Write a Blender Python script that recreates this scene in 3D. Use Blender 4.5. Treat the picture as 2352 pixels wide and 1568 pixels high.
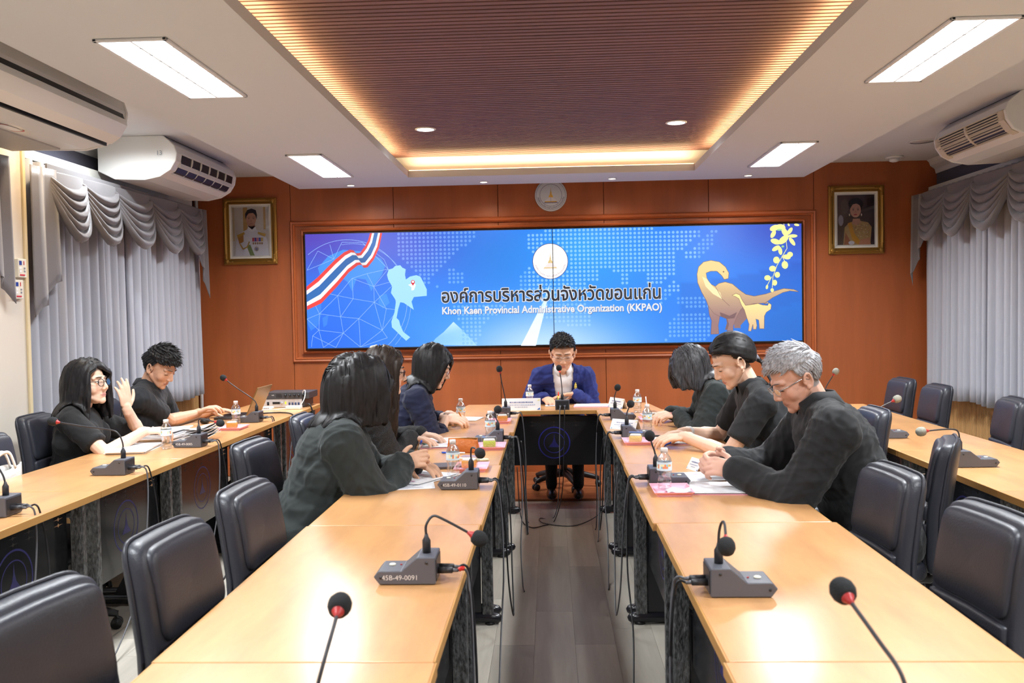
import bpy, bmesh, math, random
import numpy as np
from mathutils import Vector, Matrix, noise
random.seed(7)
scene = bpy.context.scene
for o in list(bpy.data.objects): bpy.data.objects.remove(o)
COL = scene.collection
PI = math.pi

# ------------------------------------------------------------------ camera
FPX = 2050.0
CAM_H = 1.475
_yc = np.array([86.0, 66.0, FPX]); _yc /= np.linalg.norm(_yc)
_zc = np.array([-0.0165, 1.0, 0.0]); _zc -= _yc * np.dot(_zc, _yc); _zc /= np.linalg.norm(_zc)
_xc = np.cross(_zc, _yc)
if _xc[0] < 0: _xc = -_xc
_M = np.array([_xc, _yc, _zc])
cam_d = bpy.data.cameras.new('camera'); cam = bpy.data.objects.new('camera', cam_d); COL.objects.link(cam)
cam_d.sensor_width = 36.0; cam_d.lens = FPX / 2352 * 36.0; cam_d.clip_start = 0.05
R_, U_, F_ = _M[:, 0], _M[:, 1], _M[:, 2]
cam.matrix_world = Matrix(((R_[0], U_[0], -F_[0], 0), (R_[1], U_[1], -F_[1], 0), (R_[2], U_[2], -F_[2], CAM_H), (0, 0, 0, 1)))
cam_d.dof.use_dof = True; cam_d.dof.focus_distance = 5.6; cam_d.dof.aperture_fstop = 6.0
scene.camera = cam

# ------------------------------------------------------------------ world, view
w = bpy.data.worlds.new('world'); scene.world = w; w.use_nodes = True
w.node_tree.nodes['Background'].inputs[0].default_value = (0.9, 0.95, 1.0, 1)
w.node_tree.nodes['Background'].inputs[1].default_value = 0.15
vs = scene.view_settings
scene.display_settings.display_device = 'sRGB'
vs.view_transform = 'Standard'; vs.look = 'None'; vs.gamma = 1.0; vs.use_curve_mapping = False
vs.exposure = 0.0
cy = scene.cycles
cy.use_denoising = True; cy.use_adaptive_sampling = True; cy.adaptive_threshold = 0.09; cy.adaptive_min_samples = 16
cy.max_bounces = 6; cy.diffuse_bounces = 3; cy.glossy_bounces = 3; cy.transmission_bounces = 4; cy.transparent_max_bounces = 8
cy.sample_clamp_indirect = 6.0; cy.caustics_reflective = False; cy.caustics_refractive = False

# light levels of the room's own lamps
TROFFER_W = 60.0
DOWN_W = 24.0
SLATSPOT_W = 38.0
SIDESPOT_W = 70.0
COVE_W = 9.0

# ------------------------------------------------------------------ helpers
def srgb(r, g, b):
    f = lambda c: (c / 255) / 12.92 if c / 255 <= 0.04045 else ((c / 255 + 0.055) / 1.055) ** 2.4
    return (f(r), f(g), f(b))

MATS = {}
def mat(name, col=(0.5, 0.5, 0.5), rough=0.5, metal=0.0, spec=0.5, emit=None, estr=1.0, trans=0.0, ior=1.45,
        grain=None, bump=None, coat=0.0, alpha=1.0, vary=0.0, attr=None, sheen=0.0):
    """grain=(scale_xyz, strength, detail): noise variation of the colour; bump=(scale_xyz, strength)."""
    if name in MATS: return MATS[name]
    m = bpy.data.materials.new(name); MATS[name] = m; m.use_nodes = True
    nt = m.node_tree; N = nt.nodes; L = nt.links; b = N['Principled BSDF']
    b.inputs['Base Color'].default_value = (*col, 1); b.inputs['Roughness'].default_value = rough
    b.inputs['Metallic'].default_value = metal; b.inputs['Specular IOR Level'].default_value = spec
    b.inputs['IOR'].default_value = ior
    b.inputs['Transmission Weight'].default_value = trans; b.inputs['Coat Weight'].default_value = coat
    b.inputs['Alpha'].default_value = alpha
    b.inputs['Coat Roughness'].default_value = 0.2
    if sheen: b.inputs['Sheen Weight'].default_value = sheen
    if emit:
        b.inputs['Emission Color'].default_value = (*emit, 1); b.inputs['Emission Strength'].default_value = estr
        m.cycles.emission_sampling = 'NONE'
    src = None
    if attr:
        a = N.new('ShaderNodeAttribute'); a.attribute_name = attr; src = a.outputs['Color']
    tc = None
    def coords(scale):
        nonlocal tc
        if tc is None: tc = N.new('ShaderNodeTexCoord')
        mp = N.new('ShaderNodeMapping'); mp.inputs['Scale'].default_value = scale
        L.new(tc.outputs['Object'], mp.inputs['Vector']); return mp.outputs['Vector']
    if grain:
        n = N.new('ShaderNodeTexNoise'); n.inputs['Scale'].default_value = 1.0; n.inputs['Detail'].default_value = grain[2]
        n.inputs['Roughness'].default_value = 0.6
        L.new(coords(grain[0]), n.inputs['Vector'])
        mr = N.new('ShaderNodeMapRange'); mr.inputs['From Min'].default_value = 0.3; mr.inputs['From Max'].default_value = 0.7
        mr.inputs['To Min'].default_value = 1 - grain[1]; mr.inputs['To Max'].default_value = 1 + grain[1]
        L.new(n.outputs['Fac'], mr.inputs['Value'])
        hv = N.new('ShaderNodeHueSaturation'); hv.inputs['Color'].default_value = (*col, 1)
        if src: L.new(src, hv.inputs['Color'])
        L.new(mr.outputs['Result'], hv.inputs['Value']); src = hv.outputs['Color']
    if vary:
        oi = N.new('ShaderNodeObjectInfo'); mr = N.new('ShaderNodeMapRange')
        mr.inputs['To Min'].default_value = 1 - vary; mr.inputs['To Max'].default_value = 1 + vary
        L.new(oi.outputs['Random'], mr.inputs['Value'])
        hv = N.new('ShaderNodeHueSaturation'); hv.inputs['Color'].default_value = (*col, 1)
        if src: L.new(src, hv.inputs['Color'])
        L.new(mr.outputs['Result'], hv.inputs['Value']); src = hv.outputs['Color']
    if src: L.new(src, b.inputs['Base Color'])
    if bump:
        n = N.new('ShaderNodeTexNoise'); n.inputs['Scale'].default_value = 1.0; n.inputs['Detail'].default_value = 3
        L.new(coords(bump[0]), n.inputs['Vector'])
        bp = N.new('ShaderNodeBump'); bp.inputs['Strength'].default_value = bump[1]; bp.inputs['Distance'].default_value = 0.01
        L.new(n.outputs['Fac'], bp.inputs['Height']); L.new(bp.outputs['Normal'], b.inputs['Normal'])
    return m

def V(*a): return Vector(a)

class MB:
    """collects shapes; build() links them as one mesh object"""
    def __init__(s): s.v = []; s.f = []; s.sm = []
    def add(s, vs, fs, smooth=False):
        n = len(s.v); s.v += [tuple(p) for p in vs]; s.f += [tuple(i + n for i in q) for q in fs]; s.sm += [smooth] * len(fs); return s
    def box(s, x0, x1, y0, y1, z0, z1):
        vs = [(x, y, z) for x in (x0, x1) for y in (y0, y1) for z in (z0, z1)]
        return s.add(vs, [(0, 1, 3, 2), (4, 6, 7, 5), (0, 4, 5, 1), (2, 3, 7, 6), (0, 2, 6, 4), (1, 5, 7, 3)])
    def cbox(s, c, d):
        return s.box(c[0] - d[0] / 2, c[0] + d[0] / 2, c[1] - d[1] / 2, c[1] + d[1] / 2, c[2] - d[2] / 2, c[2] + d[2] / 2)
    def obox(s, c, d, M):
        vs = [Vector(c) + M @ Vector((x * d[0] / 2, y * d[1] / 2, z * d[2] / 2)) for x in (-1, 1) for y in (-1, 1) for z in (-1, 1)]
        return s.add(vs, [(0, 1, 3, 2), (4, 6, 7, 5), (0, 4, 5, 1), (2, 3, 7, 6), (0, 2, 6, 4), (1, 5, 7, 3)])
    def tube(s, pts, r, n=8, cap=True, flat=1.0, up=None):
        pts = [Vector(p) for p in pts]; k = len(pts)
        rs = r if isinstance(r, (list, tuple)) else [r] * k
        vs = []; prev = None
        for i, p in enumerate(pts):
            t = (pts[min(i + 1, k - 1)] - pts[max(i - 1, 0)])
            t = t.normalized() if t.length > 1e-9 else V(0, 0, 1)
            if prev is None:
                a = Vector(up) if up is not None else (V(0, 0, 1) if abs(t.z) < 0.9 else V(1, 0, 0))
                u = (a - t * a.dot(t)).normalized()
            else:
                u = prev - t * prev.dot(t); u = u.normalized() if u.length > 1e-6 else t.orthogonal().normalized()
            prev = u; q = t.cross(u)
            for j in range(n):
                an = 2 * PI * j / n
                vs.append(p + (u * math.cos(an) * flat + q * math.sin(an)) * rs[i])
        fs = [(i * n + j, i * n + (j + 1) % n, (i + 1) * n + (j + 1) % n, (i + 1) * n + j) for i in range(k - 1) for j in range(n)]
        if cap: fs += [tuple(range(n))[::-1], tuple((k - 1) * n + j for j in range(n))]
        return s.add(vs, fs, True)
    def cyl(s, p0, p1, r0, r1=None, n=16): return s.tube([p0, p1], [r0, r0 if r1 is None else r1], n)
    def lathe(s, prof, c=(0, 0, 0), n=24, M=None, cap=True):
        vs = []
        for (r, z) in prof:
            for j in range(n):
                p = Vector((r * math.cos(2 * PI * j / n), r * math.sin(2 * PI * j / n), z))
                vs.append((M @ p if M is not None else p) + Vector(c))
        k = len(prof)
        fs = [(i * n + j, i * n + (j + 1) % n, (i + 1) * n + (j + 1) % n, (i + 1) * n + j) for i in range(k - 1) for j in range(n)]
        if cap: fs += [tuple(range(n))[::-1], tuple((k - 1) * n + j for j in range(n))]
        return s.add(vs, fs, True)
    def ell(s, c, r, M=None, n=16, m=10):
        c = Vector(c); vs = [None]; 
        def P(x, y, z):
            p = Vector((x * r[0], y * r[1], z * r[2])); return c + (M @ p if M is not None else p)
        vs = [P(0, 0, -1)]
        for i in range(1, m):
            a = -PI / 2 + PI * i / m
            for j in range(n):
                vs.append(P(math.cos(a) * math.cos(2 * PI * j / n), math.cos(a) * math.sin(2 * PI * j / n), math.sin(a)))
        vs.append(P(0, 0, 1)); e = len(vs) - 1
        fs = [(0, 1 + (j + 1) % n, 1 + j) for j in range(n)]
        for i in range(m - 2):
            for j in range(n):
                a = 1 + i * n; fs.append((a + j, a + (j + 1) % n, a + n + (j + 1) % n, a + n + j))
        a = 1 + (m - 2) * n
        fs += [(a + j, a + (j + 1) % n, e) for j in range(n)]
        return s.add(vs, fs, True)
    def cap(s, p0, p1, r0, r1, n=12):
        """tapered capsule with round ends"""
        p0 = Vector(p0); p1 = Vector(p1); d = p1 - p0; L = d.length
        d = d / L if L > 1e-6 else V(0, 0, 1)
        pts = []; rs = []
        for a in (-80, -50, -25, 0): pts.append(p0 + d * (math.sin(math.radians(a)) * r0)); rs.append(math.cos(math.radians(a)) * r0)
        for a in (0, 25, 50, 80): pts.append(p1 + d * (math.sin(math.radians(a)) * r1)); rs.append(math.cos(math.radians(a)) * r1)
        if L <= 1e-6: pts = pts[:4] + pts[5:]; rs = rs[:4] + rs[5:]
        return s.tube(pts, rs, n)
    def prism(s, poly, axis, a0, a1):
        """poly of 2-d points, extruded along axis 0/1/2 from a0 to a1"""
        def P(p, a):
            q = list(p); q.insert(axis, a); return tuple(q)
        n = len(poly)
        return s.add([P(p, a0) for p in poly] + [P(p, a1) for p in poly],
                     [tuple(range(n))[::-1], tuple(range(n, 2 * n))] + [(i, (i + 1) % n, n + (i + 1) % n, n + i) for i in range(n)])
    def grid(s, fn, nu, nv, smooth=True):
        vs = [fn(i / nu, j / nv) for j in range(nv + 1) for i in range(nu + 1)]
        k = nu + 1
        return s.add(vs, [(j * k + i, j * k + i + 1, (j + 1) * k + i + 1, (j + 1) * k + i) for j in range(nv) for i in range(nu)], smooth)
    def sq(s, a, b, c, e1, e2, n=32, m=16, fn=None):
        """superellipsoid cushion: outline a x b (exponent e2), thickness c (exponent e1)"""
        pw = lambda x, e: math.copysign(abs(x) ** e, x)
        vs = []
        for i in range(m + 1):
            v = -PI / 2 + PI * i / m
            for j in range(n):
                u = 2 * PI * j / n
                p = Vector((a * pw(math.cos(v), e1) * pw(math.cos(u), e2), b * pw(math.cos(v), e1) * pw(math.sin(u), e2), c * pw(math.sin(v), e1)))
                vs.append(fn(p) if fn else p)
        fs = [(i * n + j, i * n + (j + 1) % n, (i + 1) * n + (j + 1) % n, (i + 1) * n + j) for i in range(m) for j in range(n)]
        return s.add(vs, fs, True)
    def xf(s, M):
        s.v = [tuple(M @ Vector(p)) for p in s.v]; return s
    def mesh(s, name):
        me = bpy.data.meshes.new(name); me.from_pydata(s.v, [], s.f)
        me.polygons.foreach_set('use_smooth', s.sm)
        bm = bmesh.new(); bm.from_mesh(me); bmesh.ops.recalc_face_normals(bm, faces=bm.faces); bm.to_mesh(me); bm.free()
        me.update(); return me
    def build(s, name, material, parent=None, loc=None, bevel=0.0, segs=2, thick=0.0):
        o = link(name, s.mesh(name), material, parent, loc)
        if thick:
            so = o.modifiers.new('solid', 'SOLIDIFY'); so.thickness = thick
        if bevel:
            bv = o.modifiers.new('bevel', 'BEVEL'); bv.width = bevel; bv.segments = segs; bv.limit_method = 'ANGLE'; bv.angle_limit = math.radians(40)
        return o

def link(name, me, material=None, parent=None, loc=None):
    o = bpy.data.objects.new(name, me); COL.objects.link(o)
    if material is not None and me is not None: me.materials.clear(); me.materials.append(material)
    if parent is not None: o.parent = parent
    if loc is not None: o.location = loc
    return o

def tag(o, label=None, cat=None, group=None, kind=None):
    if label: o['label'] = label
    if cat: o['category'] = cat
    if group: o['group'] = group
    if kind: o['kind'] = kind
    return o

def thing(name, label, cat, loc=(0, 0, 0), rz=0.0, group=None):
    o = bpy.data.objects.new(name, None); COL.objects.link(o); o.empty_display_size = 0.05
    o.location = loc; o.rotation_euler = (0, 0, rz)
    return tag(o, label, cat, group)

def copy_tree(o, parent=None):
    c = o.copy(); COL.objects.link(c); c.parent = parent
    if parent is not None: c.matrix_parent_inverse = o.matrix_parent_inverse
    for ch in list(o.children): copy_tree(ch, c)
    return c

def dup(o, loc, rz, label=None, group=None):
    c = copy_tree(o); c.location = loc; c.rotation_euler = (0, 0, rz)
    if label: c['label'] = label
    if group: c['group'] = group
    return c

def text_mesh(txt, size, depth=0.0, align='CENTER', offset=0.0, shear=0.0, space=1.0):
    cu = bpy.data.curves.new('txt', 'FONT'); cu.body = txt; cu.size = size; cu.align_x = align; cu.extrude = depth; cu.offset = offset
    cu.resolution_u = 3; cu.shear = shear; cu.space_character = space
    o = bpy.data.objects.new('txt', cu); COL.objects.link(o)
    dg = bpy.context.evaluated_depsgraph_get()
    me = bpy.data.meshes.new_from_object(o.evaluated_get(dg))
    bpy.data.objects.remove(o); bpy.data.curves.remove(cu)
    return me

def text(txt, size, material, parent, M, name='lettering', **k):
    me = text_mesh(txt, size, **k); me.transform(M); o = link(name, me, material, parent); return o

def rotM(ax, deg): return Matrix.Rotation(math.radians(deg), 4, ax)
def TR(x, y, z): return Matrix.Translation((x, y, z))

def area_lamp(parent, loc, sx, sy, watts, col, rot=(0, 0, 0), spread=180):
    d = bpy.data.lights.new('lamp_light', 'AREA'); d.shape = 'RECTANGLE'; d.size = sx; d.size_y = sy; d.energy = watts; d.color = col
    d.spread = math.radians(spread)
    o = bpy.data.objects.new('lamp_light', d); COL.objects.link(o); o.location = loc; o.rotation_euler = rot
    if parent is not None: o.parent = parent
    return o

def spot_lamp(parent, loc, watts, col, angle=100, blend=0.6, radius=0.04, rot=(0, 0, 0)):
    d = bpy.data.lights.new('lamp_light', 'SPOT'); d.energy = watts; d.color = col; d.spot_size = math.radians(angle); d.spot_blend = blend
    d.shadow_soft_size = radius
    o = bpy.data.objects.new('lamp_light', d); COL.objects.link(o); o.location = loc; o.rotation_euler = rot
    if parent is not None: o.parent = parent
    return o

def clear_mat(name, gloss=0.1, tint=(0.97, 0.98, 1.0), rough=0.04):
    if name in MATS: return MATS[name]
    m = bpy.data.materials.new(name); MATS[name] = m; m.use_nodes = True; nt = m.node_tree; nt.nodes.clear()
    o = nt.nodes.new('ShaderNodeOutputMaterial'); mx = nt.nodes.new('ShaderNodeMixShader'); t = nt.nodes.new('ShaderNodeBsdfTransparent'); g = nt.nodes.new('ShaderNodeBsdfGlossy')
    lw = nt.nodes.new('ShaderNodeLayerWeight'); lw.inputs['Blend'].default_value = 0.3
    mr = nt.nodes.new('ShaderNodeMapRange'); mr.inputs['To Min'].default_value = gloss; mr.inputs['To Max'].default_value = min(1.0, gloss + 0.55)
    t.inputs[0].default_value = (*tint, 1); g.inputs[0].default_value = (1, 1, 1, 1); g.inputs[1].default_value = rough
    nt.links.new(lw.outputs['Facing'], mr.inputs['Value']); nt.links.new(mr.outputs[0], mx.inputs[0]); nt.links.new(t.outputs[0], mx.inputs[1]); nt.links.new(g.outputs[0], mx.inputs[2]); nt.links.new(mx.outputs[0], o.inputs[0])
    return m

# ------------------------------------------------------------------ materials of the room
M_WHITE = mat('ceiling_paint', (0.66, 0.675, 0.69), 0.7)
M_WALLWOOD = mat('wall_wood', srgb(162, 88, 48), 0.40, grain=((5.0, 5.0, 0.5), 0.16, 4), coat=0.15)
M_TRIMWOOD = mat('trim_wood', srgb(170, 92, 52), 0.34, grain=((3, 3, 3), 0.1, 3), coat=0.25)
M_CREAM = mat('cream_paint', (0.66, 0.60, 0.52), 0.55)
M_SLATE = mat('slate_paint', srgb(84, 84, 98), 0.8, bump=((60, 60, 60), 0.2))
M_SLAT = mat('ceiling_slat_wood', srgb(122, 88, 84), 0.55, grain=((2.0, 30, 30), 0.14, 3), vary=0.08)
M_SLATBACK = mat('slat_gap', srgb(46, 22, 14), 0.8)
M_FLOOR = mat('vinyl_plank', srgb(184, 178, 166), 0.4, grain=((14, 1.2, 5), 0.16, 5), vary=0.18)
M_FLOORBASE = mat('vinyl_floor', srgb(170, 164, 152), 0.42, grain=((12, 1.0, 5), 0.2, 4))
M_RIB = mat('ribbed_wood', srgb(186, 146, 96), 0.5, grain=((20, 20, 1), 0.15, 3), vary=0.12)
M_COVE = mat('cove_light', (1, 0.7, 0.35), 0.5, emit=(1.0, 0.72, 0.34), estr=5.0)
M_TUBE = mat('lit_diffuser', (1, 1, 1), 0.5, emit=(0.93, 0.97, 1.0), estr=9.0)
M_SPOTLIT = mat('lit_lens', (1, 1, 1), 0.5, emit=(0.95, 0.97, 1.0), estr=14.0)
M_WARMLIT = mat('warm_lens', (1, 1, 1), 0.5, emit=(1.0, 0.86, 0.66), estr=9.0)
M_METALW = mat('white_metal', (0.75, 0.76, 0.78), 0.35)
M_ALU = mat('aluminium', (0.75, 0.77, 0.8), 0.25, metal=0.9)
M_BLACK = mat('black_plastic', (0.012, 0.012, 0.014), 0.4)

XL, XR, YB, YF = -3.3, 3.5, 8.2, -3.2      # side walls, back wall with the screen, wall behind the camera
ZC = 2.78                                   # side ceiling
ZS = 2.61                                   # lower soffit
ZSL = 2.80                                  # underside of the slatted field

# ---- floor
floor = tag(MB().box(XL - 0.2, XR + 0.2, YF - 0.2, YB + 0.2, -0.12, -0.004).build('floor', M_FLOORBASE), 'grey-brown vinyl plank floor under the tables', kind='structure')
me_pl = MB().box(-0.0895, 0.0895, -0.6095, 0.6095, -0.004, 0.0).mesh('plank')
rng = random.Random(3)
for i in range(-12, 13):
    off = rng.uniform(0, 1.22)
    for k in range(-1, 7):
        y = off + k * 1.22 + 0.3
        if y < 0.4 or y > 8.0 - 0.45: continue
        link('plank', me_pl, M_FLOOR, floor, (i * 0.18, y, 0))
# low wooden dais the chairman sits on
M_DAIS = mat('dais_board', srgb(150, 92, 58), 0.28, grain=((1.2, 14, 5), 0.16, 4), vary=0.12)
dais = tag(MB().box(-1.3, 1.5, 6.955, YB - 0.001, 0.0005, 0.014).build('floor_dais', M_DAIS), 'brown wood-look floor strip below the screen wall', kind='structure')
me_d = MB().box(-0.49, 0.49, -0.098, 0.098, 0.0, 0.003).mesh('floorboard')
for k in range(6):
    for i in range(-1, 2):
        link('floorboard', me_d, M_DAIS, dais, (0.1 + i * 0.92 + (0.0 if k % 2 else 0.0), 7.06 + k * 0.2, 0.014)).scale = (0.935, 1, 1)

# ---- back wall with wood panels
wall_back = tag(MB().box(XL - 0.2, XR + 0.2, YB + 0.012, YB + 0.2, -0.1, 3.0).build('wall_back', M_SLATBACK), 'reddish wood-panelled wall that carries the screen', kind='structure')
seams = [XL, -2.38, -1.42, -0.456, 0.51, 1.458, 2.40, XR]
for a, b in zip(seams[:-1], seams[1:]):
    MB().box(a + 0.002, b - 0.002, YB, YB + 0.012, 0.0, ZC + 0.1).build('panel', M_WALLWOOD, wall_back, bevel=0.002, segs=1)
# mouldings round the screen, each side a piece
def mould(name, x0, x1, z0, z1, prof, parent, m, y):
    # prof: (outward offset, depth towards room) list; mitred frame
    rects = [((x0, z0), (x1, z0)), ((x1, z0), (x1, z1)), ((x1, z1), (x0, z1)), ((x0, z1), (x0, z0))]
    for (ax, az), (bx, bz) in rects:
        b = MB(); vs = []
        for (px, pz) in ((ax, az), (bx, bz)):
            sx = -1 if px == x0 else 1; sz = -1 if pz == z0 else 1
            for (o_, d_) in prof: vs.append((px + sx * o_, y - d_, pz + sz * o_))
        n = len(prof)
        b.add(vs, [(i, i + 1, n + i + 1, n + i) for i in range(n - 1)] + [tuple(range(n)), tuple(range(n, 2 * n))])
        b.build(name, m, parent)
tr1 = tag(MB().box(-2.30, 2.33, YB - 0.012, YB - 0.0005, 1.13, 2.275).build('trim_1', M_TRIMWOOD), 'wooden panel and double moulding framing the big screen', kind='structure')
mould('outer_moulding', -2.34, 2.37, 1.10, 2.315, [(0, 0), (0.0, 0.02), (0.012, 0.034), (0.02, 0.026), (0.034, 0.03), (0.042, 0.018), (0.05, 0.0)], tr1, M_TRIMWOOD, YB)
mould('inner_moulding', -2.255, 2.29, 1.165, 2.255, [(0, 0.012), (0.0, 0.045), (0.012, 0.052), (0.022, 0.04), (0.03, 0.012)], tr1, M_TRIMWOOD, YB)
# skirting at the foot of the back wall
tag(MB().box(XL, XR, YB - 0.015, YB - 0.0005, 0.0, 0.09).build('baseboard_back', M_WALLWOOD, bevel=0.004), 'wooden skirting along the foot of the screen wall', kind='structure')

# ---- side walls and the wall behind the camera
def side_wall(name, x, s, lab):
    wl = tag(MB().box(min(x, x + s * 0.2), max(x, x + s * 0.2), YF - 0.2, YB + 0.2, -0.1, 3.0).build(name, M_CREAM), lab, kind='structure')
    return wl
wall_left = side_wall('wall_left', XL, -1, 'left wall with curtained windows')
wall_right = side_wall('wall_right', XR, 1, 'right wall with curtained windows')
wall_front = tag(MB().box(XL - 0.2, XR + 0.2, YF - 0.2, YF, -0.1, 3.0).build('wall_front', M_WALLWOOD), 'wood wall behind the viewer', kind='structure')
# slate coloured band above the curtains
MB().box(XL, XL + 0.012, 5.0, YB - 0.003, 2.2, ZC).build('upper_band', M_SLATE, wall_left)
MB().box(XR - 0.012, XR, 2.0, YB - 0.003, 2.2, ZC).build('upper_band', M_SLATE, wall_right)
MB().box(XL, XL + 0.012, 1.0, 4.7, 2.2, ZC).build('upper_band', M_SLATE, wall_left)
# ribbed wood wainscot below the curtains: every rib a part
me_rib = MB().prism([(0, -0.011), (0.018, -0.008), (0.022, 0), (0.018, 0.008), (0, 0.011)], 2, 0.0, 0.92).mesh('rib')
for k in range(int((YB - 5.2) / 0.0245)):
    link('rib', me_rib, M_RIB, wall_left, (XL + 0.0, 5.2 + 0.0245 * k, 0))
me_rib2 = MB().prism([(0, -0.011), (-0.018, -0.008), (-0.022, 0), (-0.018, 0.008), (0, 0.011)], 2, 0.0, 0.92).mesh('rib')
for k in range(int((YB - 5.0) / 0.0245)):
    link('rib', me_rib2, M_RIB, wall_right, (XR, 5.0 + 0.0245 * k, 0))
# cream pilaster between two left windows
pil = tag(MB().box(XL, -3.1, 4.75, 5.19, 0, ZC).build('wall_pilaster', M_CREAM, bevel=0.006), 'cream pilaster between the curtains of the left wall', kind='structure')
MB().box(-3.1, -3.085, 5.16, 5.188, 0.0, ZC - 0.02).build('cable_trunking', mat('trunking', (0.72, 0.60, 0.38), 0.4), pil, bevel=0.003)
# white pipe and duct in the far left corner
tag(MB().tube([(XL + 0.05, YB - 0.03, 0.02), (XL + 0.05, YB - 0.03, ZC - 0.02)], 0.016, 10).build('drain_pipe', M_METALW), 'thin white drain pipe standing in the far left corner', 'pipe')
# cornice moulding right side
tag(MB().prism([(XR - 0.10, ZC), (XR, ZC), (XR, ZC - 0.12), (XR - 0.02, ZC - 0.12), (XR - 0.03, ZC - 0.08), (XR - 0.07, ZC - 0.05), (XR - 0.08, ZC - 0.02)], 1, 2.0, YB - 0.002).build('trim_2', M_WHITE), 'white cornice along the right wall', kind='structure')
tag(MB().prism([(XL + 0.10, ZC), (XL, ZC), (XL, ZC - 0.12), (XL + 0.02, ZC - 0.12), (XL + 0.03, ZC - 0.08), (XL + 0.07, ZC - 0.05), (XL + 0.08, ZC - 0.02)], 1, 5.18, YB - 0.002).build('trim_3', M_WHITE), 'white cornice along the left wall', kind='structure')

# ---- ceiling: side ceiling, lower soffit with an opening, slatted field above it
ceil_o = tag(MB().box(XL - 0.2, XR + 0.2, YF - 0.2, YB + 0.2, 3.0, 3.1).build('ceiling', M_WHITE), 'white painted ceiling slab', kind='structure')
SX0, SX1, SY1 = -2.20, 2.22, 7.87
cs = MB()
cs.box(XL, SX0 + 0.02, YF, YB, ZC, 3.0); cs.box(SX1 - 0.02, XR, YF, YB, ZC, 3.0); cs.box(SX0, SX1, SY1 - 0.02, YB, ZC, 3.0)
tag(cs.build('ceiling_side', M_WHITE), 'raised white side ceiling along the walls', kind='structure')
OX0, OX1, OY0, OY1 = -1.145, 1.20, -2.2, 7.36
sf = MB(); zt = 2.665
for (a, b, c, d) in ((SX0, OX0, YF, SY1), (OX1, SX1, YF, SY1), (OX0, OX1, OY1, SY1), (OX0, OX1, YF, OY0)): sf.box(a, b, c, d, ZS, zt)
# upstands: outside faces of the dropped soffit and inner walls of the cove
CG = 0.16
for (a, b, c, d) in ((SX0, SX0 + 0.03, YF, SY1), (SX1 - 0.03, SX1, YF, SY1), (SX0, SX1, SY1 - 0.03, SY1),
                     (OX0 - CG - 0.03, OX0 - CG, OY0, OY1 + CG), (OX1 + CG, OX1 + CG + 0.03, OY0, OY1 + CG), (OX0 - CG, OX1 + CG, OY1 + CG, OY1 + CG + 0.03),
                     (OX0 - CG, OX1 + CG, OY0 - 0.03, OY0)):
    sf.box(a, b, c, d, zt - 0.005, 3.0)
tag(sf.build('ceiling_soffit', M_WHITE), 'dropped white ceiling soffit around the slatted field', kind='structure')
slat_base = tag(MB().box(OX0 - CG, OX1 + CG, OY0, OY1 + CG, ZSL + 0.03, ZSL + 0.06).build('ceiling_slat_field', M_SLATBACK), 'recessed field of dark red-brown wooden slats', kind='structure')
me_sl = MB().box(OX0 - CG + 0.005, OX1 + CG - 0.005, -0.016, 0.016, ZSL, ZSL + 0.03).mesh('slat')
pitch = 0.0485; ns = 0
y = OY1 + CG - 0.03
while y > 2.9:
    link('slat', me_sl, M_SLAT, slat_base, (0, y, 0)); y -= pitch; ns += 1
rest = MB()
while y > OY0 + 0.03:
    rest.box(OX0 - CG + 0.005, OX1 + CG - 0.005, y - 0.016, y + 0.016, ZSL, ZSL + 0.03); y -= pitch
tag(rest.build('slat_rest', M_SLAT, slat_base), kind='stuff')
# warm LED strips lying on the soffit inside the cove
def cove(name, lab, x0, x1, y0, y1, rot=None):
    t = tag(MB().box(x0, x1, y0, y1, zt + 0.0005, zt + 0.012).build(name, M_COVE), lab, 'light strip', 'warm cove light strips')
    lx, ly = x1 - x0, y1 - y0
    return t
cove('cove_light_strip', 'warm light strip hidden in the left cove of the slatted ceiling', OX0 - 0.125, OX0 - 0.095, OY0 + 0.1, OY1)
cove('cove_light_strip', 'warm light strip hidden in the right cove of the slatted ceiling', OX1 + 0.095, OX1 + 0.125, OY0 + 0.1, OY1)
cove('cove_light_strip', 'warm light strip glowing in the far cove above the screen wall', OX0, OX1, OY1 + 0.045, OY1 + 0.075)
for (x, ym, L) in ((OX0 - 0.11, 4.9, 4.9), (OX1 + 0.11, 4.9, 4.9), (OX0 - 0.11, 0.0, 4.6), (OX1 + 0.11, 0.0, 4.6)):
    area_lamp(None, (x, ym, zt + 0.016), 0.03, L, COVE_W * L / 2.0, (1.0, 0.76, 0.38), rot=(PI, 0, 0), spread=140)
area_lamp(None, ((OX0 + OX1) / 2, OY1 + 0.06, zt + 0.016), OX1 - OX0, 0.03, COVE_W * 1.6, (1.0, 0.76, 0.42), rot=(PI, 0, 0), spread=140)

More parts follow.
